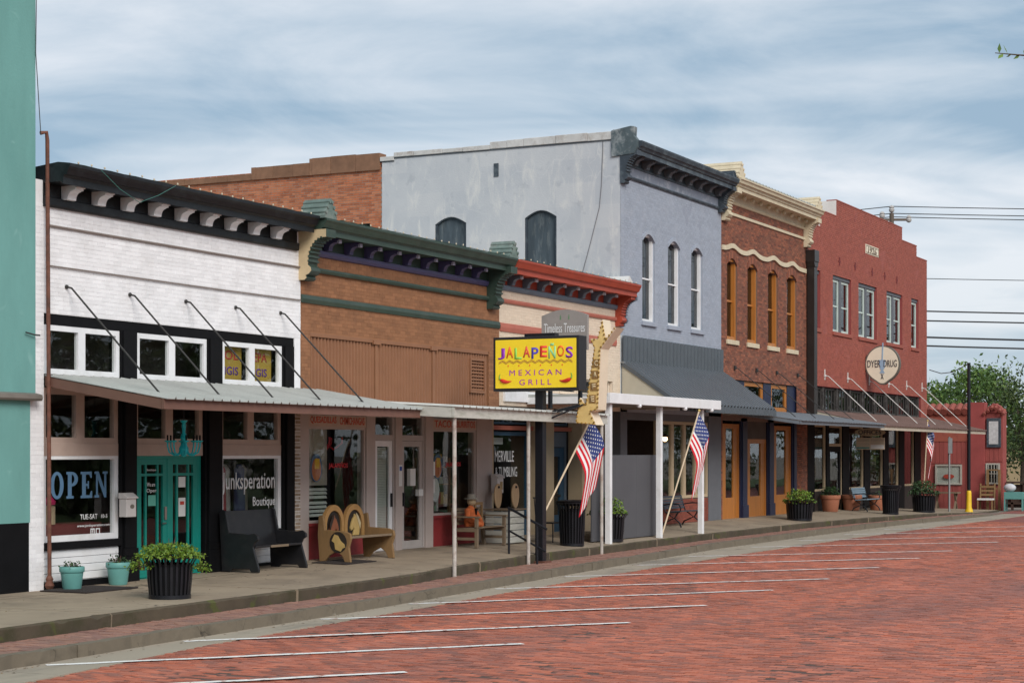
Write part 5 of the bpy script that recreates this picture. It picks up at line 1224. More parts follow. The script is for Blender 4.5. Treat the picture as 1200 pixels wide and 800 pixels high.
for s_, yc_ in ((1, 17.36), (-1, 15.98)):
    pts = []
    for t_ in np.linspace(0, 1, 9): pts.append((34.262, yc_+s_*(.13-.27*t_), 3.64-.055*math.sin(t_*math.pi*.75)+.01*t_))
    MB().tube(pts, [.012, .036, .042, .04, .036, .03, .022, .014, .004], 8).build('chilli', mat('chilli_red', (.58, .03, .02), .45), bx_, smooth=True)
    MB().tube([(34.262, yc_+s_*.13, 3.65), (34.262, yc_+s_*.15, 3.70), (34.262, yc_+s_*.13, 3.76)], [.026, .012, .008], 6).build('chilli_stem', mat('stem_green', (.2, .35, .05), .5), bx_)
# arrow marquee with bulbs, held on an arm of its own pole
AR = thing('arrow_marquee_sign', 'cream and yellow arrow marquee pointing down, studded with bulbs', 'sign', (35.5, 15.9, 2.7))
AO = [(15.65, 4.92), (15.76, 4.52), (15.93, 4.52), (15.84, 4.32), (16.03, 3.12), (16.17, 3.28), (16.27, 2.74), (15.79, 2.70), (15.93, 2.98), (15.74, 3.02), (15.68, 4.30), (15.32, 4.74), (15.57, 4.50)]
MB().prism(AO, 'x', 35.40, 35.80).build('arrow_body', CREAMS, AR)
def inset(poly, f):
    n = len(poly); out = []
    for i in range(n):
        a = Vector(poly[i-1]); b = Vector(poly[i]); c = Vector(poly[(i+1) % n])
        d1 = (b-a).normalized(); d2 = (c-b).normalized(); n1 = Vector((-d1.y, d1.x)); n2 = Vector((-d2.y, d2.x)); m_ = (n1+n2)
        m_ = m_.normalized() if m_.length > .2 else n1
        out.append((b.x+m_.x*f, b.y+m_.y*f))
    return out
area = sum(AO[i-1][0]*AO[i][1]-AO[i][0]*AO[i-1][1] for i in range(len(AO)))
IN = inset(AO, .022 if area > 0 else -.022)
MB().prism(IN, 'x', 35.385, 35.399).build('arrow_face', GOLD, AR)
bu = MB()
for i in range(len(IN)):
    a = Vector(IN[i-1]); b = Vector(IN[i]); n = max(1, int((b-a).length/.085))
    for j in range(n):
        p = a.lerp(b, (j+.5)/n); bu.ball((35.375, p.x, p.y), .021, 8, 4)
bu.build('bulb', mat('amber_bulb', (.30, .17, .03), .25), AR, smooth=True)
for i, (yc_, zc_) in enumerate(((15.785, 4.00), (15.81, 3.76), (15.84, 3.51), (15.87, 3.25))):
    fr_ = MB(); fr_.box(35.372, 35.384, yc_-.075, yc_+.075, zc_-.085, zc_+.085); pl2 = fr_.build('letter_panel', mat('panel_tan', (.30, .17, .06), .6), AR)
    text('letter', 'CAFE'[i], mat('panel_pale', (.62, .5, .3), .6), pl2, 35.372, yc_, zc_, .12, .09, '-x', .004, .03)
ap = MB().beam((34.59, 16.62, 2.92), (35.55, 16.1, 3.16), .05, .06)
ap.tube([(35.6, 15.97, 3.22), (34.58, 16.60, 2.78)], .02, 6)
ap.build('support_arm', IRON, AR)
# Timeless Treasures board standing on the canopy
TS = thing('arched_grey_sign', 'faded grey arched board reading Timeless Treasures above the yellow sign', 'sign', (36.2, 16.9, 3.1))
n = 12; prof = [(16.36, 4.34), (17.46, 4.34), (17.46, 5.10)] + [(17.46-1.10*i/n, 5.10+.13*math.sin(math.pi*i/n)) for i in range(1, n)] + [(16.36, 5.10)]
tb = MB().prism(prof, 'x', 36.2, 36.28).build('board', SIGNG, TS)
text('lettering', 'Timeless Treasures', LETW, tb, 36.198, 16.91, 4.83, .20, .98, '-x', .004, .0)
for y in (16.55, 17.27): MB().box(36.19, 36.30, y-.03, y+.03, 3.08, 4.34).build('post', IRON, TS)
for y in (16.8, 17.0): text('flourish', 'i', mat('sign_green', (.12, .25, .12), .6), tb, 36.198, y, 5.06, .1, .03, '-x', .003)
# projecting pharmacy sign
DS = thing('pharmacy_blade_sign', 'round cream DYER DRUG sign projecting from the red brick wall', 'sign', (67.7, 18.4, 4.7))
cy, cz = 18.46, 5.44; a_ = []
for t_ in np.linspace(0, 2*math.pi, 49)[:-1]:
    r_ = 1+.10*math.exp(-((math.sin(t_)+1)/.05)**2) ; a_.append((cy+.66*math.cos(t_)*(1-.10*max(0, -math.sin(t_))**3), cz+.70*math.sin(t_)*r_))
ds_ = MB().prism(a_, 'x', 67.66, 67.86).build('sign_panel', mat('sign_rim', (.13, .12, .10), .6), DS)
MB().prism([(cy+(y-cy)*.93, cz+(z-cz)*.93) for y, z in a_], 'x', 67.645, 67.659).build('sign_face', SIGNC, ds_)
DK = mat('sign_dark_ink', (.05, .05, .06), .5)
text('lettering', 'DYER', DK, ds_, 67.630, 18.77, 5.46, .26, .50, '-x', .004, .0); text('lettering', 'DRUG', DK, ds_, 67.630, 18.15, 5.46, .26, .50, '-x', .004, .0)
PB = mat('pestle_blue', (.30, .42, .55), .5)
MB().prism([(cy-.13, 5.60), (cy+.13, 5.60), (cy+.09, 5.28), (cy+.04, 5.22), (cy+.10, 5.10), (cy-.10, 5.10), (cy-.04, 5.22), (cy-.09, 5.28)], 'x', 67.636, 67.641).build('mortar', PB, ds_)
MB().beam((67.64, cy+.0, 5.55), (67.64, cy-.03, 6.24), .05, .01, (1, 0, 0)).build('pestle', PB, ds_)
text('lettering', 'x', DK, ds_, 67.643, cy, 4.98, .2, .12, '-x', .004, .02)
MB().beam((67.76, 19.14, 5.7), (67.76, 19.0, 5.7), .08, .08).beam((67.76, 19.14, 5.2), (67.76, 19.0, 5.2), .08, .08).build('wall_bracket', IRON, DS)
# hanging directory under the canopy
HS = thing('hanging_office_sign', 'oval OFFICES sign with a tenant board hanging below the canopy', 'sign', (64.6, 18.0, 2.2))
cy = 18.08
ov = MB().prism([(cy+.56*math.cos(t_), 2.86+.145*math.sin(t_)) for t_ in np.linspace(0, 6.283, 33)[:-1]], 'x', 64.6, 64.65).build('oval_board', mat('dull_tan_board', (.46, .37, .25), .7, .1, 4), HS)
text('lettering', 'OFFICES', DK, ov, 64.598, cy, 2.86, .16, .84, '-x', .004, .02)
tbd = MB().box(64.6, 64.65, 17.55, 18.58, 2.24, 2.66).build('tenant_board', mat('tenant_board_tan', (.62, .5, .37), .7, .08, 4), HS)
for i, (a, b, z0_, z1_, mt_) in enumerate(((18.09, 18.57, 2.27, 2.33, TEALP), (17.57, 18.05, 2.27, 2.41, PAPER), (17.57, 18.05, 2.44, 2.5, mat('plate_tan', (.52, .44, .33), .6)), (18.09, 18.57, 2.37, 2.48, mat('plate_tan', (.52, .44, .33))), (18.09, 18.57, 2.52, 2.63, mat('plate_tan2', (.48, .40, .30), .6)), (17.57, 18.05, 2.53, 2.63, mat('plate_tan2', (.48, .40, .30))))):
    MB().box(64.593, 64.599, a, b, z0_, z1_).build('name_plate', mt_, tbd)
MB().tube([(64.625, 17.7, 2.95), (64.625, 17.7, 3.30)], .01, 5).tube([(64.625, 18.45, 2.95), (64.625, 18.45, 3.33)], .01, 5).tube([(64.625, 17.8, 2.66), (64.625, 17.8, 2.76)], .01, 5).tube([(64.625, 18.35, 2.66), (64.625, 18.35, 2.76)], .01, 5).build('hanger', IRON, HS)

# ================================================================== chandelier, mailboxes, mats, lamp
CH = thing('turquoise_chandelier', 'turquoise painted chandelier hanging over the teal double door', 'chandelier', (24.45, 18.3, 2.05))
MB().lathe([(.0, 0), (.045, .02), (.07, .08), (.085, .14), (.05, .2), (.03, .26), (.06, .31), (.045, .36), (.025, .40), (.035, .50), (.03, .56), (.055, .58), (.06, .60)], (24.45, 18.3, 2.04), 12).build('stem', TURQ, CH, smooth=True)
MB().tube([(24.45, 18.3, 2.62), (24.45, 18.3, 3.10)], .008, 5).build('chain', IRON, CH)
for a in np.linspace(0, 6.283, 9)[:-1]:
    c_, s_ = math.cos(a), math.sin(a)
    P = lambda r_, z_: (24.45+r_*.66*c_, 18.3+r_*.66*s_, 2.04+z_)
    arm = MB().tube([P(.05, .20), P(.12, .06), P(.24, .03), P(.36, .08), P(.40, .18), P(.40, .24)], .014, 6).lathe([(.02, 0), (.05, .015), (.055, .03)], P(.40, .24), 10).build('arm', TURQ, CH, smooth=True)
    MB().tube([P(.40, .26), P(.40, .36)], .015, 6).build('candle', BLACKP, arm)
def mailbox(name, label, x, y, z, w_, h_, d_, mt_):
    t_ = thing(name, label, 'mailbox', (x, y, z))
    MB().box(x-w_/2, x+w_/2, y-d_, y, z, z+h_).build('box', mt_, t_, bevel=.006)
    MB().prism([(y+.0, z+h_), (y-d_-.03, z+h_), (y-d_-.03, z+h_+.02), (y-d_*.5, z+h_+.09), (y, z+h_+.09)], 'x', x-w_/2-.02, x+w_/2+.02).build('lid', mt_, t_, bevel=.004)
    return t_
mm_ = mailbox('wall_mailbox', 'white wall mailbox with oval emblem beside the OPEN window', 23.84, YF-.08, 1.07, .25, .30, .15, MAILW)
MB().prism([(23.86+.05*math.cos(a), 1.24+.035*math.sin(a)) for a in np.linspace(0, 6.283, 17)[:-1]], 'y', YF-.236, YF-.231).build('emblem', mat('emblem_grey', (.16, .14, .11), .5), mm_)
mm_ = mailbox('wall_mailbox', 'small pale mailbox with a yellowed window by the wooden bench', 37.12, YF-.02, 1.20, .30, .34, .16, MAILW)
MB().box(37.10, 37.22, YF-.187, YF-.181, 1.28, 1.46).build('inspection_window', mat('yellowed_plastic', (.32, .22, .09), .5), mm_)
tag(MB().box(21.72, 22.95, 18.05, 18.95, .002, .020).build('door_mat', MATB), 'dark mat on the pavement by the first turquoise pot', 'mat')
tag(MB().add([(28.9, 17.95, wz(28.9, 17.95)+.02), (30.0, 17.95, wz(30, 17.95)+.02), (30.0, 18.7, wz(30, 18.7)+.02), (28.9, 18.7, wz(28.9, 18.7)+.02), (28.9, 17.95, wz(28.9, 17.95)+.004), (30.0, 17.95, wz(30, 17.95)+.004), (30.0, 18.7, wz(30, 18.7)+.004), (28.9, 18.7, wz(28.9, 18.7)+.004)], [(0, 1, 2, 3), (4, 7, 6, 5), (0, 4, 5, 1), (1, 5, 6, 2), (2, 6, 7, 3), (3, 7, 4, 0)]).build('door_mat', MATB), 'dark mat on the pavement before the carved horse bench', 'mat')
WL = thing('wall_lamp', 'small lit globe wall lamp behind the white canopy posts', 'lamp', (47.1, YF-.1, 2.5))
MB().box(47.03, 47.17, YF-.06, YF+.01, 2.38, 2.66).tube([(47.1, YF-.03, 2.6), (47.1, YF-.16, 2.66), (47.1, YF-.18, 2.58)], .012).lathe([(.09, 0), (.10, .03), (.03, .08)], (47.1, YF-.18, 2.55), 12).build('bracket', IRON, WL)
MB().ball((47.1, YF-.18, 2.50), .075, 12, 8).build('globe', mat('lit_globe', (1.0, .62, .28), .4, emit=3.0), WL, smooth=True)

# ================================================================== planters, pots, bins
def plant(parent, c, rad, h_, n, size, mt_, droop=0.0, spikes=0, flat=.2):
    mb = MB(); pts = []
    for i in range(n):
        a = random.uniform(0, 6.283); rr = rad*math.sqrt(random.random())*random.uniform(.8, 1.25)
        top = h_*(1-.55*(rr/rad/1.25)**2); z_ = random.uniform(.15, 1)*top
        if rr > rad*.9: z_ = -droop*random.random()*(rr/rad) + h_*.25
        pts.append((c[0]+rr*math.cos(a), c[1]+rr*math.sin(a), c[2]+z_))
    leaves(mb, pts, size, flat, .55)
    o = mb.build('foliage', mt_, parent, fix=False)
    st = MB()
    for i in range(9 + spikes):
        a = random.uniform(0, 6.283); rr = rad*random.uniform(.1, .8); hh = h_*(random.uniform(.5, .85) if i < 9 else random.uniform(1.0, 1.5))
        st.tube([(c[0]+.3*rr*math.cos(a), c[1]+.3*rr*math.sin(a), c[2]-.02), (c[0]+.7*rr*math.cos(a), c[1]+.7*rr*math.sin(a), c[2]+hh*.6), (c[0]+rr*math.cos(a), c[1]+rr*math.sin(a), c[2]+hh)], [.006, .005, .002], 4)
    st.build('stems', mat('dry_stem', (.12, .05, .04), .8), parent)
    return o
def slat_planter(name, label, x, y, h_, r_, cat, liner=True, z=None):
    z = wz(x, y) if z is None else z
    t_ = thing(name, label, cat, (x, y, z))
    n = 26; sl2 = MB()
    for i in range(n):
        a = 6.2832*i/n; c_, s_ = math.cos(a), math.sin(a); tx, ty = -s_, c_
        prof = [(r_*.90, .05), (r_*.97, h_*.45), (r_*1.0, h_*.78), (r_*1.06, h_*.86), (r_*1.20, h_*.985)]
        w_ = .052*r_
        for (ra, za), (rb, zb) in zip(prof, prof[1:]):
            v = []
            for rr, zz2 in ((ra, za), (rb, zb)):
                for sg, dr in ((-1, 0), (1, 0), (1, -.008), (-1, -.008)):
                    v.append((x+(rr+dr)*c_+tx*w_*sg, y+(rr+dr)*s_+ty*w_*sg, z+zz2))
            sl2.add(v, [(0, 1, 5, 4), (1, 2, 6, 5), (2, 3, 7, 6), (3, 0, 4, 7), (0, 3, 2, 1), (4, 5, 6, 7)])
    sl2.build('slats', IRON, t_)
    MB().lathe([(r_*1.17, h_*.975), (r_*1.22, h_*.975), (r_*1.23, h_), (r_*1.18, h_), (r_*1.17, h_*.975)], (x, y, z), 32).build('rim', IRON, t_, smooth=True)
    MB().lathe([(r_*.86, 0), (r_*.93, 0), (r_*.93, .06), (r_*.86, .06), (r_*.86, 0)], (x, y, z), 32).build('base_ring', IRON, t_, smooth=True)
    MB().lathe([(r_*.84, .02), (r_*.90, h_*.75), (r_*.9, h_*.85)], (x, y, z), 28).build('liner', BLACKP, t_, smooth=True)
    return t_
pA = slat_planter('iron_planter', 'round black slatted planter overflowing with bright green vine before the teal door', 21.55, 16.38, .60, .33, 'planter')
plant(pA, (21.55, 16.38, .60), .44, .20, 1500, .05, LEAF, .04, 7); plant(pA, (21.22, 16.62, .44), .20, .16, 260, .045, LEAF, .05, 0); plant(pA, (21.86, 16.08, .40), .16, .13, 200, .045, LEAF, .05, 0)
pB = slat_planter('iron_planter', 'round black slatted planter with green shrub behind the first white canopy post', 39.85, 17.46, .66, .38, 'planter')
plant(pB, (39.85, 17.46, .60), .40, .50, 700, .07, LEAF, .05, 3); plant(pB, (39.6, 17.5, .60), .22, .62, 300, .08, LEAFD, 0, 0)
pC = slat_planter('iron_planter', 'round black slatted planter with low green mound before the orange doors', 55.0, 17.62, .64, .42, 'planter')
plant(pC, (55.0, 17.62, .58), .46, .42, 800, .07, LEAF, .1, 3)
pD = slat_planter('iron_planter', 'round black slatted planter with spiky greenery beside the last flag', 67.9, 16.95, .72, .44, 'planter')
plant(pD, (67.9, 16.95, .56), .50, .55, 700, .09, LEAFD, .1, 5)
for (x, y, lb) in ((37.55, 17.35, 'black slatted litter bin beside the tall rusty canopy post'), (63.2, 16.95, 'black slatted litter bin before the pharmacy windows')):
    t_ = slat_planter('litter_bin', lb, x, y, .98, .30, 'litter bin')
    z = wz(x, y)
    MB().lathe([(.24, .90), (.36, .985), (.37, 1.01), (.22, 1.03), (.21, .92)], (x, y, z), 28).build('hood', IRON, t_, smooth=True)
def pot(name, label, x, y, r_, h_, mt_, lf, ph, n=120, size=.06):
    z = wz(x, y); t_ = thing(name, label, 'flower pot', (x, y, z))
    MB().lathe([(r_*.70, 0), (r_*.76, .02), (r_*.93, h_*.72), (r_*.90, h_*.74), (r_*1.0, h_*.76), (r_*1.04, h_*.80), (r_*1.04, h_*.97), (r_*1.0, h_), (r_*.9, h_), (r_*.86, h_*.85)], (x, y, z), 28).build('pot_body', mt_, t_, smooth=True)
    MB().lathe([(0, h_*.85), (r_*.88, h_*.85)], (x, y, z), 20).build('soil', SOIL, t_)
    if ph: plant(t_, (x, y, z+h_*.86), r_*.85, ph, n, size, lf, 0, 0)
    return t_
pot('turquoise_pot', 'turquoise pot with small dark plant on the mat by the downpipe', 22.22, 18.75, .185, .36, TEALP, LEAFD, .16, 70, .05)
pot('turquoise_pot', 'turquoise pot with small dark plant against the cast iron pier', 23.42, 18.82, .19, .36, TEALP, LEAFD, .20, 70, .06)
pot('terracotta_pot', 'terracotta pot with bushy green plant left of the pharmacy door', 62.0, 18.75, .34, .58, TERRA, LEAFD, .42, 300, .09)
pot('terracotta_pot', 'bare terracotta pot between the pharmacy door and the blue slat bench', 64.6, 18.75, .36, .56, TERRA, LEAFD, 0)
pot('terracotta_pot', 'terracotta pot at the far end of the blue slat bench', 66.4, 18.3, .33, .55, TERRA, LEAFD, .22, 60, .09)

# ================================================================== benches
# black church pew
PEWB = mat('worn_black_varnish', (.012, .012, .014), .42, .3, 5, .08, 60, spec=.42, dirt=(.035, .032, .03), dscale=4, damt=.5)
x0, x1, yf_, yb2 = 26.42, 27.98, 18.22, 18.90; z = wz(27.3, 18.6)
PW = thing('church_pew', 'black wooden church pew below the Junksperation window', 'bench', (27.27, 18.56, z))
for xx in (x0, x1-.05):
    pr2 = [(yb2, 0), (yb2+.06, 0), (yb2+.12, 1.02), (yb2+.05, 1.08), (yb2-.02, 1.05), (yb2-.07, .80), (yb2-.10, .68), (yf_+.18, .66), (yf_+.06, .68), (yf_-.02, .63), (yf_-.03, .56), (yf_+.04, .52), (yf_+.08, .44), (yf_+.04, .30), (yf_-.02, .12), (yf_-.04, .06), (yf_-.04, 0), (yf_+.12, 0), (yf_+.16, .05), (yb2-.16, .05), (yb2-.12, 0)]
    MB().prism([(a, z+b) for a, b in pr2], 'x', xx, xx+.05).build('end_panel', PEWB, PW, bevel=.012)
MB().prism([(yb2-.08, z+.40), (yb2-.04, z+.39), (yb2+.08, z+1.04), (yb2+.04, z+1.06)], 'x', x0+.05, x1-.05).build('backrest', PEWB, PW, bevel=.008)
MB().prism([(yf_+.05, z+.42), (yb2-.06, z+.39), (yb2-.06, z+.43), (yf_+.05, z+.46)], 'x', x0+.05, x1-.05).build('seat', PEWB, PW, bevel=.008)
MB().box(x0+.5, x0+1.05, yf_+.035, yf_+.05, z+.415, z+.455).build('bare_seat_edge', WOODG, PW)
# carved horse bench
x0, x1, yf_, yb2 = 29.32, 30.98, 18.12, 18.72; z = wz(30.1, 18.5)
HB = thing('carved_horse_bench', 'honey wood bench with two carved horse heads in arched backs', 'bench', (30.15, 18.4, z))
for i, xx in enumerate((x0, x1-.06)):
    pr2 = [(yb2-.03, 0), (yb2+.08, 0), (yb2+.12, .50), (yb2+.10, .86), (yb2+.0, .88), (yb2-.04, .60), (yf_+.12, .58), (yf_+.0, .54), (yf_-.02, .44), (yf_+.03, .28), (yf_-.01, 0), (yf_+.12, 0), (yf_+.18, .12), (yf_+.30, .20), (yb2-.14, .12)]
    e_ = MB().prism([(a, z+b) for a, b in pr2], 'x', xx, xx+.06).build('end_panel', WOODY, HB, bevel=.012)
    xo = xx-.012 if i == 0 else xx+.06
    hd = [(yf_+.20, .20), (yf_+.32, .24), (yf_+.34, .36), (yf_+.40, .40), (yf_+.34, .52), (yf_+.26, .50), (yf_+.20, .40), (yf_+.12, .34), (yf_+.10, .28), (yf_+.16, .26)]
    MB().prism([(a, z+b) for a, b in hd], 'x', xo, xo+.012).build('carved_horse', mat('carved_dark', (.022, .016, .012), .7) if i else mat('palomino_wood', (.48, .33, .12), .6, .15, 5), e_)
    if i == 0: MB().prism([(yf_+.26+.19*math.cos(t_), z+.37+.20*math.sin(t_)) for t_ in np.linspace(0, 6.283, 19)[:-1]], 'x', xx-.006, xx+.001).build('carved_ground', mat('carved_dark', (.022, .016, .012), .7), e_)
st2 = MB().prism([(yf_+.02, z+.44), (yb2, z+.40), (yb2, z+.445), (yf_+.02, z+.485)], 'x', x0+.06, x1-.06).build('seat', WOODG, HB, bevel=.01)
for k_, xc in enumerate((x0+.44, x1-.48)):
    n = 20; rx, z0_ = .36, .44
    outer = [(xc-rx, z+z0_)] + [(xc-rx*math.cos(math.pi*i/n), z+.66+.40*math.sin(math.pi*i/n)) for i in range(n+1)] + [(xc+rx, z+z0_)]
    inner = [(xc-rx*.74, z+z0_)] + [(xc-rx*.74*math.cos(math.pi*i/n), z+.66+.29*math.sin(math.pi*i/n)) for i in range(n+1)] + [(xc+rx*.74, z+z0_)]
    ring = MB(); yb3 = yb2+.02
    for (p, q, r_, s_) in zip(outer, outer[1:], inner, inner[1:]): ring.prism([p, q, s_, r_], 'y', yb3, yb3+.07)
    rg = ring.build('arched_back', mat('golden_wood', (.36, .20, .07), .6, .25, 4, .12, 50, dirt=(.2, .11, .05), dscale=4, damt=.5), HB)
    MB().prism(inner, 'y', yb3+.035, yb3+.06).build('dark_ground', mat('carved_dark', (.022, .016, .012)), rg)
    sg = 1 if k_ == 0 else -1
    hs = [(.20, .0), (.22, .16), (.16, .32), (.06, .46), (.0, .53), (-.02, .46), (-.08, .42), (-.15, .30), (-.20, .18), (-.17, .12), (-.10, .15), (-.06, .20), (-.02, .14), (-.08, .0)]
    MB().prism([(xc-sg*a*.78, z+.45+b*.80) for a, b in hs], 'y', yb3-.01, yb3+.034).build('horse_head', mat('bay_horse', (.22, .075, .035), .6, .2, 6) if k_ == 0 else mat('palomino_wood', (.48, .33, .12), .6, .15, 5), rg, bevel=.01)
    mn_ = [(.22, .16), (.25, .30), (.14, .46), (.03, .55), (.05, .46), (.13, .32)]
    MB().prism([(xc-sg*a*.78, z+.45+b*.80) for a, b in mn_], 'y', yb3-.02, yb3-.011).build('mane', mat('mane_black', (.03, .02, .015), .7) if k_ == 0 else mat('mane_cream', (.5, .42, .25), .7), rg)
# wooden bench with scarecrow
def slat_bench(name, label, x0, x1, yf_, yb2, wood, frm, iron=False, arm=True, hgt=.85):
    z = wz((x0+x1)/2, (yf_+yb2)/2); t_ = thing(name, label, 'bench', ((x0+x1)/2, (yf_+yb2)/2, z))
    if not iron:
        for xx in (x0, x1-.07):
            MB().box(xx, xx+.07, yf_, yf_+.07, z, z+.64).box(xx, xx+.07, yf_+.07, yb2-.05, z+.34, z+.42).box(xx, xx+.07, yf_+.07, yb2-.05, z+.16, z+.22).box(xx-.015, xx+.085, yf_-.04, yb2, z+.64, z+.675).prism([(yb2-.05, z), (yb2+.02, z), (yb2+.10, z+hgt), (yb2+.04, z+hgt)], 'x', xx, xx+.069).build('end_frame', frm, t_, bevel=.006)
    else:
        for xx in (x0, x1-.05):
            e_ = MB(); xm = xx+.025
            e_.tube([(xm, yf_-.02, z), (xm, yf_+.03, z+.12), (xm, yf_+.18, z+.24), (xm, yf_+.08, z+.40)], .022, 6).tube([(xm, yb2+.05, z), (xm, yb2-.02, z+.12), (xm, yf_+.20, z+.24), (xm, yb2-.08, z+.40)], .022, 6)
            e_.tube([(xm, yf_+.02, z+.42), (xm, yb2-.06, z+.40), (xm, yb2+.02, z+.62), (xm, yb2+.10, z+hgt)], .024, 6)
            e_.tube([(xm, yf_+.02, z+.42), (xm, yf_-.01, z+.52), (xm, yf_+.06, z+.63), (xm, yf_+.24, z+.64), (xm, yb2+.0, z+.60)], .018, 6)
            e_.build('end_frame', frm, t_, smooth=True)
    ns = 6
    for i in range(ns):
        y = yf_ + (yb2-.06-yf_)*i/ns; zz2 = z+.44-.02*i/ns
        MB().box(x0+.0, x1-.0, y, y+(yb2-.06-yf_)/ns-.012, zz2-.022, zz2).build('seat_slat', wood, t_, bevel=.004)
    for i in range(5):
        f = .15+.17*i; yy = yb2-.03+.12*f
        MB().box(x0+.0, x1-.0, yy-.012, yy+.010, z+.42+(hgt-.42)*f, z+.42+(hgt-.42)*(f+.145)).build('back_slat', wood, t_, bevel=.004)
    return t_
slat_bench('wooden_bench', 'weathered wooden slat bench with a scarecrow seated on it', 34.68, 36.05, 18.25, 18.80, WOODG, WOODG)
slat_bench('iron_bench', 'dark iron and slat bench before the red brick riser', 46.75, 48.3, 18.35, 18.85, mat('slate_blue_slat', (.05, .06, .075), .5), IRON, True)
slat_bench('iron_bench', 'pale blue slat bench with iron ends before the pharmacy', 64.1, 65.8, 18.05, 18.55, mat('pale_blue_slat', (.22, .31, .38), .55), IRON, True)
# scarecrow figure
z = wz(35.0, 18.5)+.44
SCW = thing('scarecrow', 'orange shirted scarecrow doll with straw hat seated on the wooden bench', 'scarecrow', (35.0, 18.5, z))
c_ = (35.0, 18.58)
bod = MB().lathe([(.0, .0), (.17, .01), (.19, .12), (.16, .28), (.17, .36), (.08, .43), (.05, .46)], (c_[0], c_[1], z), 14, 1, .7)
for s_ in (-1, 1): bod.tube([(c_[0]+s_*.15, c_[1], z+.37), (c_[0]+s_*.25, c_[1]-.06, z+.20), (c_[0]+s_*.12, c_[1]-.2, z+.08)], [.065, .06, .05], 8)
for s_ in (-1, 1): bod.tube([(c_[0]+s_*.09, c_[1]-.05, z+.06), (c_[0]+s_*.13, c_[1]-.20, z+.07), (c_[0]+s_*.02, c_[1]-.26, z+.06)], [.08, .07, .05], 8)
bod.build('shirt', mat('orange_cloth', (.46, .11, .03), .9, .35, 9, dirt=(.2, .06, .03), dscale=7, damt=.6), SCW, smooth=True)
MB().ball((c_[0], c_[1]-.02, z+.55), .10, 12, 8).build('head', mat('burlap', (.38, .28, .17), .9, .2, 20), SCW, smooth=True)
MB().lathe([(.17, .60), (.165, .615), (.10, .62), (.085, .70), (.0, .72)], (c_[0], c_[1]-.02, z), 16).build('hat', mat('straw_grey', (.22, .20, .17), .9, .2, 15), SCW, smooth=True)
MB().prism([(c_[0]-.05, z+.40), (c_[0]+.05, z+.40), (c_[0], z+.26)], 'y', c_[1]-.15, c_[1]-.12).build('scarf', BLACKP, SCW)
# plank picture frame leaning on the bench back, planter crate and two oval boards beside it
lf = MB(); frame(lf, 35.35, 35.72, z+.02, z+.52, 18.66, 18.69, .06); tag(lf.build('leaning_frame', WOODY), 'yellow wood frame leaning on the bench beside the scarecrow', 'frame')
CRT = thing('plank_crate', 'whitewashed plank crate standing right of the wooden bench', 'crate', (36.75, 18.6, wz(37.2, 18.6)))
zc = wz(37.2, 18.6)
for i in range(5):
    MB().box(36.40, 37.20, 18.38, 18.41, zc+.02+i*.145, zc+.02+i*.145+.13).build('plank', OLDW, CRT, bevel=.004)
    MB().box(36.40, 36.43, 18.41, 18.95, zc+.02+i*.145, zc+.02+i*.145+.13).build('plank', OLDW, CRT, bevel=.004)
    MB().box(37.17, 37.20, 18.41, 18.95, zc+.02+i*.145, zc+.02+i*.145+.13).build('plank', OLDW, CRT, bevel=.004)
MB().box(36.36, 37.24, 18.34, 19.0, zc+.75, zc+.78).build('lid', WOODG, CRT, bevel=.004)
for i, (xc, yy, lb) in enumerate(((36.75, 18.80, 'oval wooden board standing on the crate nearer the mailbox'), (37.12, 18.55, 'oval wooden board with a dark knob on the crate by the railing'))):
    ov = [(xc+.18*math.cos(t_)*(1+.12*math.sin(t_)), zc+1.06+.28*math.sin(t_)) for t_ in np.linspace(0, 6.283, 25)[:-1]]
    t_ = thing('oval_board', lb, 'board', (xc, yy, zc+.78)); MB().prism(ov, 'y', yy, yy+.03).build('panel', mat('pale_oak', (.42, .28, .16), .6, .2, 3, stretch=(6, 6, 1)), t_, bevel=.006); MB().ball((xc, yy-.01, zc+1.26), .03, 8, 6).build('knob', IRON, t_)

# ================================================================== railing, grey screen, posts
HR = thing('handrail', 'short black steel handrail beside the sign pole', 'railing', (34, 16.7, 0))
MB().tube([(34.0, 17.15, .02), (34.0, 17.15, .98)], .025, 8).build('post', IRON, HR); MB().tube([(34.0, 16.50, -.2), (34.0, 16.50, .66)], .025, 8).build('post', IRON, HR)
MB().tube([(34.0, 17.17, .98), (34.0, 16.28, .54)], .028, 8).build('top_rail', IRON, HR, smooth=True); MB().tube([(34.0, 17.15, .50), (34.0, 16.30, .08)], .022, 8).build('lower_rail', IRON, HR)
SC_ = thing('patio_screen', 'plain dark grey panel screen behind the white canopy posts', 'screen', (41, 17.5, 0))
for a, b in ((38.95, 40.28), (40.285, 41.60), (41.605, 42.9)): MB().box(a, b, 17.48, 17.52, wz(a, 17.5)+.02, 2.06).build('panel', SCREEN, SC_, bevel=.003)
MB().box(42.9, 42.93, 17.48, 18.9, .05, 2.06).build('panel', SCREEN, SC_)
# table and chairs backs behind the screen do not show; a dark iron chair back shows by the bin
CHR = thing('iron_chair', 'dark iron cafe chair with upright bars behind the litter bin', 'chair', (38.1, 18.2, wz(38.1, 18.2)))
z = wz(38.1, 18.2)
ck = MB()
for i in range(6): ck.tube([(37.86+i*.09, 18.4, z+.45), (37.86+i*.09, 18.45, z+1.02)], .011, 5)
ck.tube([(37.82, 18.45, z+1.02), (38.36, 18.45, z+1.02)], .016, 6); ck.build('backrest', IRON, CHR)
MB().box(37.84, 38.34, 17.95, 18.42, z+.43, z+.46).build('seat', IRON, CHR, bevel=.01)
for a, b in ((37.87, 17.98), (38.31, 17.98), (37.87, 18.40), (38.31, 18.40)): MB().tube([(a, b, z), (a, b, z+.44)], .014, 6).build('leg', IRON, CHR)

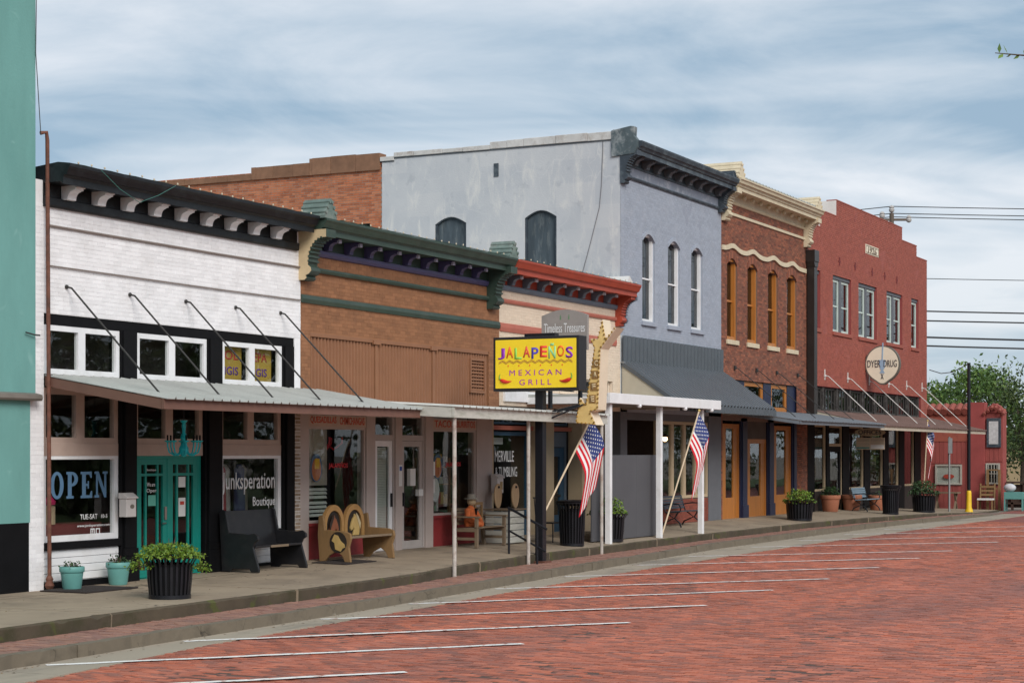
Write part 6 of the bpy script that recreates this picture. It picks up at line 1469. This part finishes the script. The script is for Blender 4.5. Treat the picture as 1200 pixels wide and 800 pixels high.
# ================================================================== flags
def flag(label, base, top, hoist_drop, sidev, seed, L_=1.5, Hh=.9, squeeze=1.0):
    rnd = random.Random(seed)
    base = Vector(base); top = Vector(top); t_ = thing('flag_on_pole', label, 'flag', tuple(base))
    d = (top-base).normalized()
    MB().tube([tuple(base), tuple(top)], .021, 8).build('pole', POLEW, t_, smooth=True)
    MB().ball(tuple(top+d*.03), .035, 10, 6).build('finial', mat('gilt', (.55, .4, .12), .4), t_, smooth=True)
    nu, nv = 44, 26; sd = Vector(sidev).normalized()
    def pt(u, v):
        # v: 0 at the pole top, 1 at the lower hoist corner; u: along the fly
        h0 = top - d*(.05+v*Hh)
        fall = Vector((0, 0, -1))*u*L_*(.985-.03*v) + sd*(.30*math.sin(min(1, u*2.0)*math.pi*.5) - .30*max(0, u-.35))*(1-.25*v)
        ph = v*7.5+seed
        fold = math.sin(ph+u*1.4)*.04*min(1, u*3.5) + math.sin(ph*2.1+u*3)*.018*min(1, u*3)
        nx = Vector((d.y*0, 0, 0))
        side = sd*(fold*.55); outv = Vector((-sd.y, sd.x, 0))*fold
        # gather: limp cloth draws the lower hoist corner in under the upper one
        gather = (top - d*.05 - h0); gather.z = 0
        return h0 + fall + side + outv + gather*(1-squeeze)*min(1, u*1.6)
    G_ = [[pt(i/nu, j/nv) for j in range(nv+1)] for i in range(nu+1)]
    mb = MB(); off = Vector((0, 0, 0)); vs = [tuple(G_[i][j]) for i in range(nu+1) for j in range(nv+1)]
    mb.v = vs
    for i in range(nu):
        for j in range(nv):
            u, v = (i+.5)/nu, j//2
            mb.cur = 2 if (u < .4 and v < 7) else (0 if v % 2 == 0 else 1)
            mb.face([i*(nv+1)+j, i*(nv+1)+j+1, (i+1)*(nv+1)+j+1, (i+1)*(nv+1)+j])
    o = mb.build('cloth', [REDF, WHITEF, BLUEF], t_, smooth=False, fix=False); o.data.shade_smooth()
    so_ = o.modifiers.new('thick', 'SOLIDIFY'); so_.thickness = .004; so_.offset = 0
    stm = MB()
    for r_ in range(9):
        for q in range(6 if r_ % 2 == 0 else 5):
            u = .4*((q+.5)/6 if r_ % 2 == 0 else (q+1)/6); v = (7/13)*(r_+.75)/9.5
            p = pt(u, v); e1 = (pt(u+.01, v)-p).normalized(); e2 = (pt(u, v+.01)-p).normalized(); nn = e1.cross(e2).normalized()
            for sgn in (1, -1):
                pts = []
                for k2 in range(10):
                    a = math.pi*k2/5; rr = .024 if k2 % 2 == 0 else .010
                    pts.append(tuple(p + nn*.0045*sgn + e1*rr*math.cos(a) + e2*rr*math.sin(a)))
                stm.add(pts, [tuple(range(10))])
    stm.build('stars', WHITEF, o, fix=False)
    return t_
flag('American flag on a slanted pole fixed to the sign pole, below the arrow', (34.60, 16.60, .90), (36.25, 16.28, 2.88), 0, (.45, -.89, 0), 1.0)
flag('American flag on a slanted pole between the two right white canopy posts', (42.65, 17.25, wz(42.65, 17.25)), (44.2, 16.84, 3.17), 0, (.45, -.89, 0), 2.3)
flag('American flag on an upright pole beside the spiky planter', (68.3, 17.1, wz(68.3, 17.1)), (68.65, 17.0, 3.30), 0, (.45, -.89, 0), 3.7, 1.35, .9, 1.0)

# ================================================================== street corner: lamp pole, street sign, cafe furniture
LPx, LPy = 74.4, 16.75; zl = wz(LPx, LPy)
LP = thing('black_corner_pole', 'slim black pole with yellow sleeve at its foot on the corner', 'pole', (LPx, LPy, zl))
MB().tube([(LPx, LPy, zl), (LPx, LPy, 5.75)], .07, 10).build('shaft', IRON, LP, smooth=True)
MB().lathe([(.17, 0), (.16, .05), (.11, .18), (.10, .75), (.085, .85), (.075, .86)], (LPx, LPy, zl), 16).build('yellow_sleeve', mat('safety_yellow', (.75, .48, .02), .5), LP, smooth=True)
STP = thing('street_sign_post', 'galvanised street sign post before the red board cafe', 'sign', (71.9, 16.95, wz(71.9, 16.95)))
zz_ = wz(71.9, 16.95)
MB().tube([(71.9, 16.95, zz_), (71.9, 16.95, 2.75)], .04, 8).build('post', mat('galvanised', (.30, .30, .30), .5, metal=.5), STP, smooth=True)
MB().box(71.6, 72.2, 16.9, 16.93, 2.1, 2.7).build('sign_plate', mat('galvanised_back', (.28, .29, .29), .5, metal=.4), STP)
zg = -.34
CT = thing('teal_side_table', 'pale turquoise side table with a bundle on top beside the cafe', 'table', (79.2, 15.95, zg))
MB().box(78.95, 79.45, 15.5, 16.3, zg+.50, zg+.80).build('drawer_box', TEALP, CT, bevel=.01)
for a, b in ((78.98, 15.53), (78.98, 16.27), (79.42, 15.53), (79.42, 16.27)): MB().box(a-.03, a+.03, b-.03, b+.03, zg, zg+.5).build('leg', TEALP, CT)
tag(MB().ball((79.2, 16.1, zg+.98), .24, 10, 7, (1, 1.1, .75)).build('cloth_bundle', mat('bundle_white', (.5, .5, .52), .9, .2, 8), smooth=True), 'white bundle of cloth on the turquoise side table', 'bundle')
CC = thing('ladderback_chair', 'pale wooden ladderback chair with white seat beside the cafe window', 'chair', (79.2, 17.15, zg))
MB().box(78.9, 79.4, 16.78, 17.42, zg+.45, zg+.52).build('seat', PAPER, CC)
for y in (16.80, 17.40): MB().tube([(79.42, y, zg), (79.44, y, zg+.5), (79.5, y, zg+1.15)], .04, 6).build('back_post', WOODY, CC); MB().tube([(78.93, y, zg), (78.93, y, zg+.46)], .035, 6).build('leg', WOODY, CC)
for i in range(3): MB().box(79.45, 79.49, 16.8, 17.4, zg+.62+i*.17, zg+.72+i*.17).build('ladder_slat', WOODY, CC)
RKP = thing('timber_rack', 'tall open timber rack standing against the cafe corner', 'rack', (79.6, 16.8, zg))
for y in (16.62, 17.12): MB().box(79.55, 79.65, y-.05, y+.05, zg, zg+1.75).build('upright', WOODY, RKP)
for z2 in (.9, 1.70): MB().box(79.56, 79.64, 16.67, 17.07, zg+z2, zg+z2+.06).build('crossbar', WOODY, RKP)
DB = thing('dark_wood_deck_rail', 'dark brown deck railing right of the red board cafe', 'railing', (80.5, 14.5, zg))
for i in range(9): MB().box(80.4, 80.5, 12.2+i*.5, 12.3+i*.5, zg, zg+1.15).build('baluster', mat('dark_stained_wood', (.06, .035, .025), .8), DB)
MB().box(80.36, 80.54, 12.1, 16.5, zg+1.15, zg+1.23).box(80.4, 80.5, 12.1, 16.5, zg+.25, zg+.33).build('rail', mat('dark_stained_wood', (.06, .035, .025)), DB)
MB().box(80.55, 80.6, 12.1, 16.5, zg+.1, zg+1.1).build('infill_panel', mat('dark_stained_wood', (.06, .035, .025)), DB)
PT = thing('picnic_table', 'small weathered table below the cafe window', 'table', (79.0, 18.75, zg))
MB().box(78.7, 79.3, 18.2, 19.3, zg+.72, zg+.78).build('top', WOODG, PT)
for a in (18.35, 19.15): MB().beam((78.75, a, zg), (79.2, a, zg+.72), .08, .06).beam((79.25, a, zg), (78.8, a, zg+.72), .08, .06).build('trestle', WOODG, PT)

# ================================================================== power poles and wires
def upole(label, x, y, top):
    t_ = thing('utility_pole', label, 'utility pole', (x, y, -.36))
    MB().tube([(x, y, -.4), (x, y, top)], [.17, .12], 10).build('shaft', mat('pole_wood', (.12, .095, .075), .9, .25, 4, stretch=(4, 4, .4)), t_, smooth=True)
    return t_
upx, upy, upt = 95, 25.42, 14.7
U1 = upole('wooden utility pole rising behind the red brick building', upx, upy, upt)
wd = Vector((.449, -.894, 0))
MB().beam(tuple(Vector((upx, upy, upt-.35))-wd*.5), tuple(Vector((upx, upy, upt-.35))+wd*.9), .1, .12).build('crossarm', mat('pole_wood', (.12, .095, .075)), U1)
for s_, zz2 in ((0, upt+.02), (-.5, upt-.3), (.9, upt-.5)):
    p = Vector((upx, upy, 0))+wd*s_; MB().lathe([(.04, 0), (.12, .05), (.15, .15), (.11, .22), (.14, .28), (.08, .36), (0, .4)], (p.x, p.y, zz2), 10).build('insulator', mat('grey_porcelain', (.42, .40, .38), .4), U1, smooth=True)
u2 = Vector((upx, upy, 0))+wd*44
U2 = upole('wooden utility pole right of the picture carrying the wires on', u2.x, u2.y, upt)
for i, (zz2, sg, r_) in enumerate(((upt+.35, .25, .024), (upt-.02, .25, .024), (upt-.2, .3, .024), (11.3, .25, .02), (9.6, .3, .04), (9.1, .3, .04), (8.25, .4, .05), (7.8, .4, .045))):
    a = Vector((upx, upy, zz2)); b = Vector((u2.x, u2.y, zz2)); pts = [tuple(a.lerp(b, t_) + Vector((0, 0, -sg*4*t_*(1-t_)))) for t_ in np.linspace(0, 1, 13)]
    if i < 3:
        c2 = a - wd*30 + Vector((0, 0, -1.5)); pts = [tuple(c2.lerp(a, t_)+Vector((0, 0, -.5*4*t_*(1-t_)))) for t_ in np.linspace(0, 1, 7)][:-1] + pts
    tag(MB().tube(pts, r_, 5).build('power_line', mat('black_cable', (.03, .03, .032), .6)), ('highest', 'second highest', 'third highest', 'single thin', 'fifth from the top', 'sixth from the top', 'second lowest', 'lowest')[i] + ' of the wires crossing the sky at the right', 'wire', 'wires between the utility poles')
tag(MB().tube([(77.05, 19.0, 5.62), (76.2, 18.3, 5.42), (75.2, 17.6, 5.42), (74.4, 16.78, 5.70)], .018, 5).build('festoon_cable', STEELD), 'sagging cable from the red brick corner to the slim black pole', 'cable')
# lead-in wire above the teal wall
tag(MB().tube([(21.80, YF-.12, 6.96), (21.72, YF-.09, 8.2), (21.79, YF-.08, 11.4)], .007, 5).build('lead_in_wire', STEELD), 'thin wire rising along the edge of the teal wall', 'wire')
# festoon bulbs along the cornices
def bulbs(label, xa, xb, y, z, n):
    t_ = thing('festoon_lights', label, 'string lights', (xa, y, z), group='festoon lights along the cornices')
    MB().tube([(xa+(xb-xa)*i/n, y, z+(.004 if i % 2 else -.004)) for i in range(n+1)], .007, 4).build('cord', mat('green_cord', (.02, .05, .035), .7), t_)
    for i in range(n):
        x = xa+(xb-xa)*(i+.5)/n
        b = MB().ball((x, y-.01, z+.022), .016, 8, 5, (1, 1, 1.3)) if i == 0 else None
        if i == 0: b0 = b.build('bulb', BULB, t_, smooth=True); xb0 = x
        else: share(b0, x-xb0, 0, random.uniform(-.01, .01))
bulbs('string of pale bulbs along the black cornice', 22.05, 28.9, YF-.50, 6.535, 22)
bulbs('string of pale bulbs along the dark green cornice', 29.6, 36.6, YF-.60, 6.515, 22)
bulbs('string of pale bulbs along the rust red cornice', 37.3, 44.2, YF-.60, 6.505, 20)
dg_ = MB().tube([(22.6, YF-.62, 6.50), (23.0, YF-.67, 6.25), (23.5, YF-.66, 6.10), (24.0, YF-.66, 6.28), (24.5, YF-.62, 6.5)], .0045, 5); tag(dg_.build('loose_cord', mat('teal_cord', (.05, .18, .15), .6)), 'loose drooping light cord at the left end of the black cornice', 'cord')

# ================================================================== trees
def tree(name, label, x, y, z0_, h_, rad, nl, size, mt_, trunk_r=.16, lean=(0, 0), clumps=14, cb=.35, group=None, seed=1):
    rnd = random.Random(seed); t_ = thing(name, label, 'tree', (x, y, z0_), group=group)
    tr_ = MB(); top = Vector((x+lean[0], y+lean[1], z0_+h_*.62))
    tr_.tube([(x, y, z0_-.1), (x+lean[0]*.3, y+lean[1]*.3, z0_+h_*.3), tuple(top)], [trunk_r, trunk_r*.7, trunk_r*.35], 9)
    cs = []
    for i in range(clumps):
        a = rnd.uniform(0, 6.283); f = rnd.random(); zz2 = z0_+h_*(cb+(1-cb)*f*.95); prof = math.sin(math.pi*min(1, .12+.8*f))**.7
        r_ = rad*prof*math.sqrt(rnd.uniform(.15, 1)); c = Vector((x+lean[0]*.8+r_*math.cos(a), y+lean[1]*.8+r_*math.sin(a), zz2)); cs.append(c)
        s_ = Vector((x+lean[0]*.4, y+lean[1]*.4, z0_+h_*rnd.uniform(.25, .55)))
        tr_.tube([tuple(s_), tuple(s_.lerp(c, .5)+Vector((0, 0, .06*h_))), tuple(c)], [trunk_r*.38, trunk_r*.22, trunk_r*.08], 6)
    tr_.build('trunk', BARK, t_, smooth=True)
    n = nl//clumps; pts = []
    for c in cs:
        s1 = rad*rnd.uniform(.24, .42)
        for k2 in range(n):
            d = Vector((rnd.gauss(0, 1), rnd.gauss(0, 1), rnd.gauss(0, .75))); d = d.normalized()*s1*rnd.uniform(.35, 1.0)**.6*1.05
            pts.append(c+d)
    leaves(MB_ := MB(), pts, size, .3, .5); MB_.build('crown', mt_, t_, fix=False)
    return t_
tree('broadleaf_tree', 'light green feathery tree behind the tiled roof of the cafe', 103, 23.8, -.36, 6.9, 3.2, 5200, .26, LEAFB, .15, seed=3, clumps=22)
tree('broadleaf_tree', 'tall dark green tree at the right edge behind the cafe', 100, 17.2, -.36, 7.6, 3.2, 8000, .22, LEAFT, .2, seed=5, clumps=30, cb=.22)
tree('broadleaf_tree', 'darker tree filling in behind the cafe at the far right', 108, 21.2, -.36, 7.3, 3.6, 7000, .24, LEAFT, .2, seed=8, clumps=26, cb=.2)
tree('broadleaf_tree', 'low spreading dark tree beyond the deck railing', 92, 15.2, -.36, 6.2, 3.2, 6000, .2, LEAFT, .16, seed=9, clumps=24, cb=.3)
tree('broadleaf_tree', 'distant tree seen low between cafe and red brick building', 118, 28.2, -.36, 6.3, 3.6, 4500, .3, LEAFB, .2, seed=11, clumps=20)
# trees of the square across the street: seen only as reflections in the shop glass
for i, (x, y, hh) in enumerate(((60, -12, 9), (74, -14, 11), (88, -11, 10), (103, -11, 12), (120, -6, 11), (132, 4, 11))):
    tree('square_tree', ('shade tree of the square nearest the camera side', 'shade tree second along the square', 'shade tree third along the square', 'shade tree fourth along the square', 'shade tree behind the others on the square', 'shade tree farthest along the square')[i], x, y, -.3, hh, 5.4, 4500, .5, LEAFT, .24, seed=20+i, clumps=30, cb=.1, group='trees on the square opposite the shops')
# drooping twigs of a street tree at the top right corner
BT = thing('overhanging_tree', 'young street tree whose twigs droop in at the top right corner', 'tree', (13.0, -1.2, -.3))
tk = MB().tube([(13.0, -1.2, -.35), (12.95, -1.15, 2.2), (12.8, -1.0, 4.2), (12.7, -.9, 5.6)], [.10, .085, .055, .02], 8)
rnd = random.Random(4); tw = [[(12.85, -1.05, 3.6), (12.2, -.2, 4.55), (11.3, .7, 4.62), (10.62, 1.35, 4.36), (10.30, 1.86, 4.262), (10.14, 2.14, 4.285)], [(12.85, -1.05, 3.3), (12.2, -.1, 4.2), (11.4, .7, 4.3), (10.75, 1.35, 4.12), (10.42, 1.70, 4.06), (10.24, 1.93, 4.02)]]
for k2 in range(34):
    a = rnd.uniform(0, 6.283); zt = rnd.uniform(2.6, 5.3); r_ = rnd.uniform(.8, 1.9); s0 = Vector((12.88, -1.08, zt)); e0 = s0+Vector((r_*math.cos(a), r_*math.sin(a), rnd.uniform(.1, .9)))
    tw.append([tuple(s0), tuple(s0.lerp(e0, .5)+Vector((0, 0, .2))), tuple(e0), tuple(e0+Vector((.35*math.cos(a), .35*math.sin(a), -.15)))])
lv = MB()
for bi, b in enumerate(tw):
    n0 = len(b); tk.tube(b, [.022]+[.014-.009*i/(n0-2) for i in range(n0-2)]+[.0025], 5)
    b = [Vector(p) for p in b]
    for s_ in range(len(b)-1):
        seg = (b[s_+1]-b[s_]).length; n = max(3, int(seg/.022)) if bi < 2 else max(3, int(seg/.03))
        for k2 in range(n):
            p = b[s_].lerp(b[s_+1], k2/n); tang = (b[s_+1]-b[s_]).normalized()
            if bi < 2: d = (tang*.45 + Vector((rnd.gauss(0, .3), rnd.gauss(0, .3), .8 if k2 % 2 else -.35))).normalized()
            else:
                d = (tang*.4 + Vector((rnd.gauss(0, .6), rnd.gauss(0, .6), rnd.gauss(0, .6)))).normalized(); p = p + Vector((rnd.gauss(0, .09), rnd.gauss(0, .09), rnd.gauss(0, .09)))
            L1 = rnd.uniform(.035, .06); sd = d.cross(Vector((rnd.gauss(0, 1), rnd.gauss(0, 1), rnd.gauss(0, 1)))).normalized()*L1*.25
            lv.add([tuple(p), tuple(p+d*L1*.45+sd), tuple(p+d*L1), tuple(p+d*L1*.45-sd)], [(0, 1, 2, 3)])
tk.build('trunk', BARK, BT, smooth=True)
lv.build('leaves', LEAFB, BT, fix=False)
# tan hall far behind the trees
FH = thing('tan_hall', 'tan plastered hall far behind the trees at the right edge', 'building', (125, 18, -.36))
MB().box(122, 135, 10, 26, -.4, 3.4).build('wall', mat('tan_plaster', (.42, .32, .19), .85, .1, 1), FH)
MB().prism([(9.5, 3.4), (26.5, 3.4), (18, 4.6)], 'x', 121.6, 135.4).build('roof', SHEETR, FH)

# dry leaves and grit gathered along kerb and step
lt = MB(); rnd = random.Random(12)
for i in range(900):
    x = rnd.uniform(12, 66)
    if rnd.random() < .5: y = ke(x)-abs(rnd.gauss(0, .12))-.02; z = -.3125
    elif rnd.random() < .6: y = we(x)-abs(rnd.gauss(0, .07))-.02; z = interp(ZSt, x)+.006
    else: y = rnd.uniform(we(x)+.1, 18.9); z = wz(x, y)+.006
    a = rnd.uniform(0, 6.283); L1 = rnd.uniform(.008, .032); w1 = L1*rnd.uniform(.35, .8); c_, s_ = math.cos(a), math.sin(a)
    lt.add([(x-c_*L1, y-s_*L1, z), (x-s_*w1*.5, y+c_*w1*.5, z+rnd.uniform(0, .008)), (x+c_*L1, y+s_*L1, z+rnd.uniform(0, .006)), (x+s_*w1*.5, y-c_*w1*.5, z)], [(0, 1, 2, 3)])
lo = lt.build('leaf_litter', mat('dry_leaf', (.14, .085, .04), .9, .3, 3, alt=((.6, .6, .6), (1.6, 1.6, 1.5), (.9, 1.1, .8))), kind='stuff', fix=False)
lo['label'] = 'dry leaves and grit along the kerb and step'
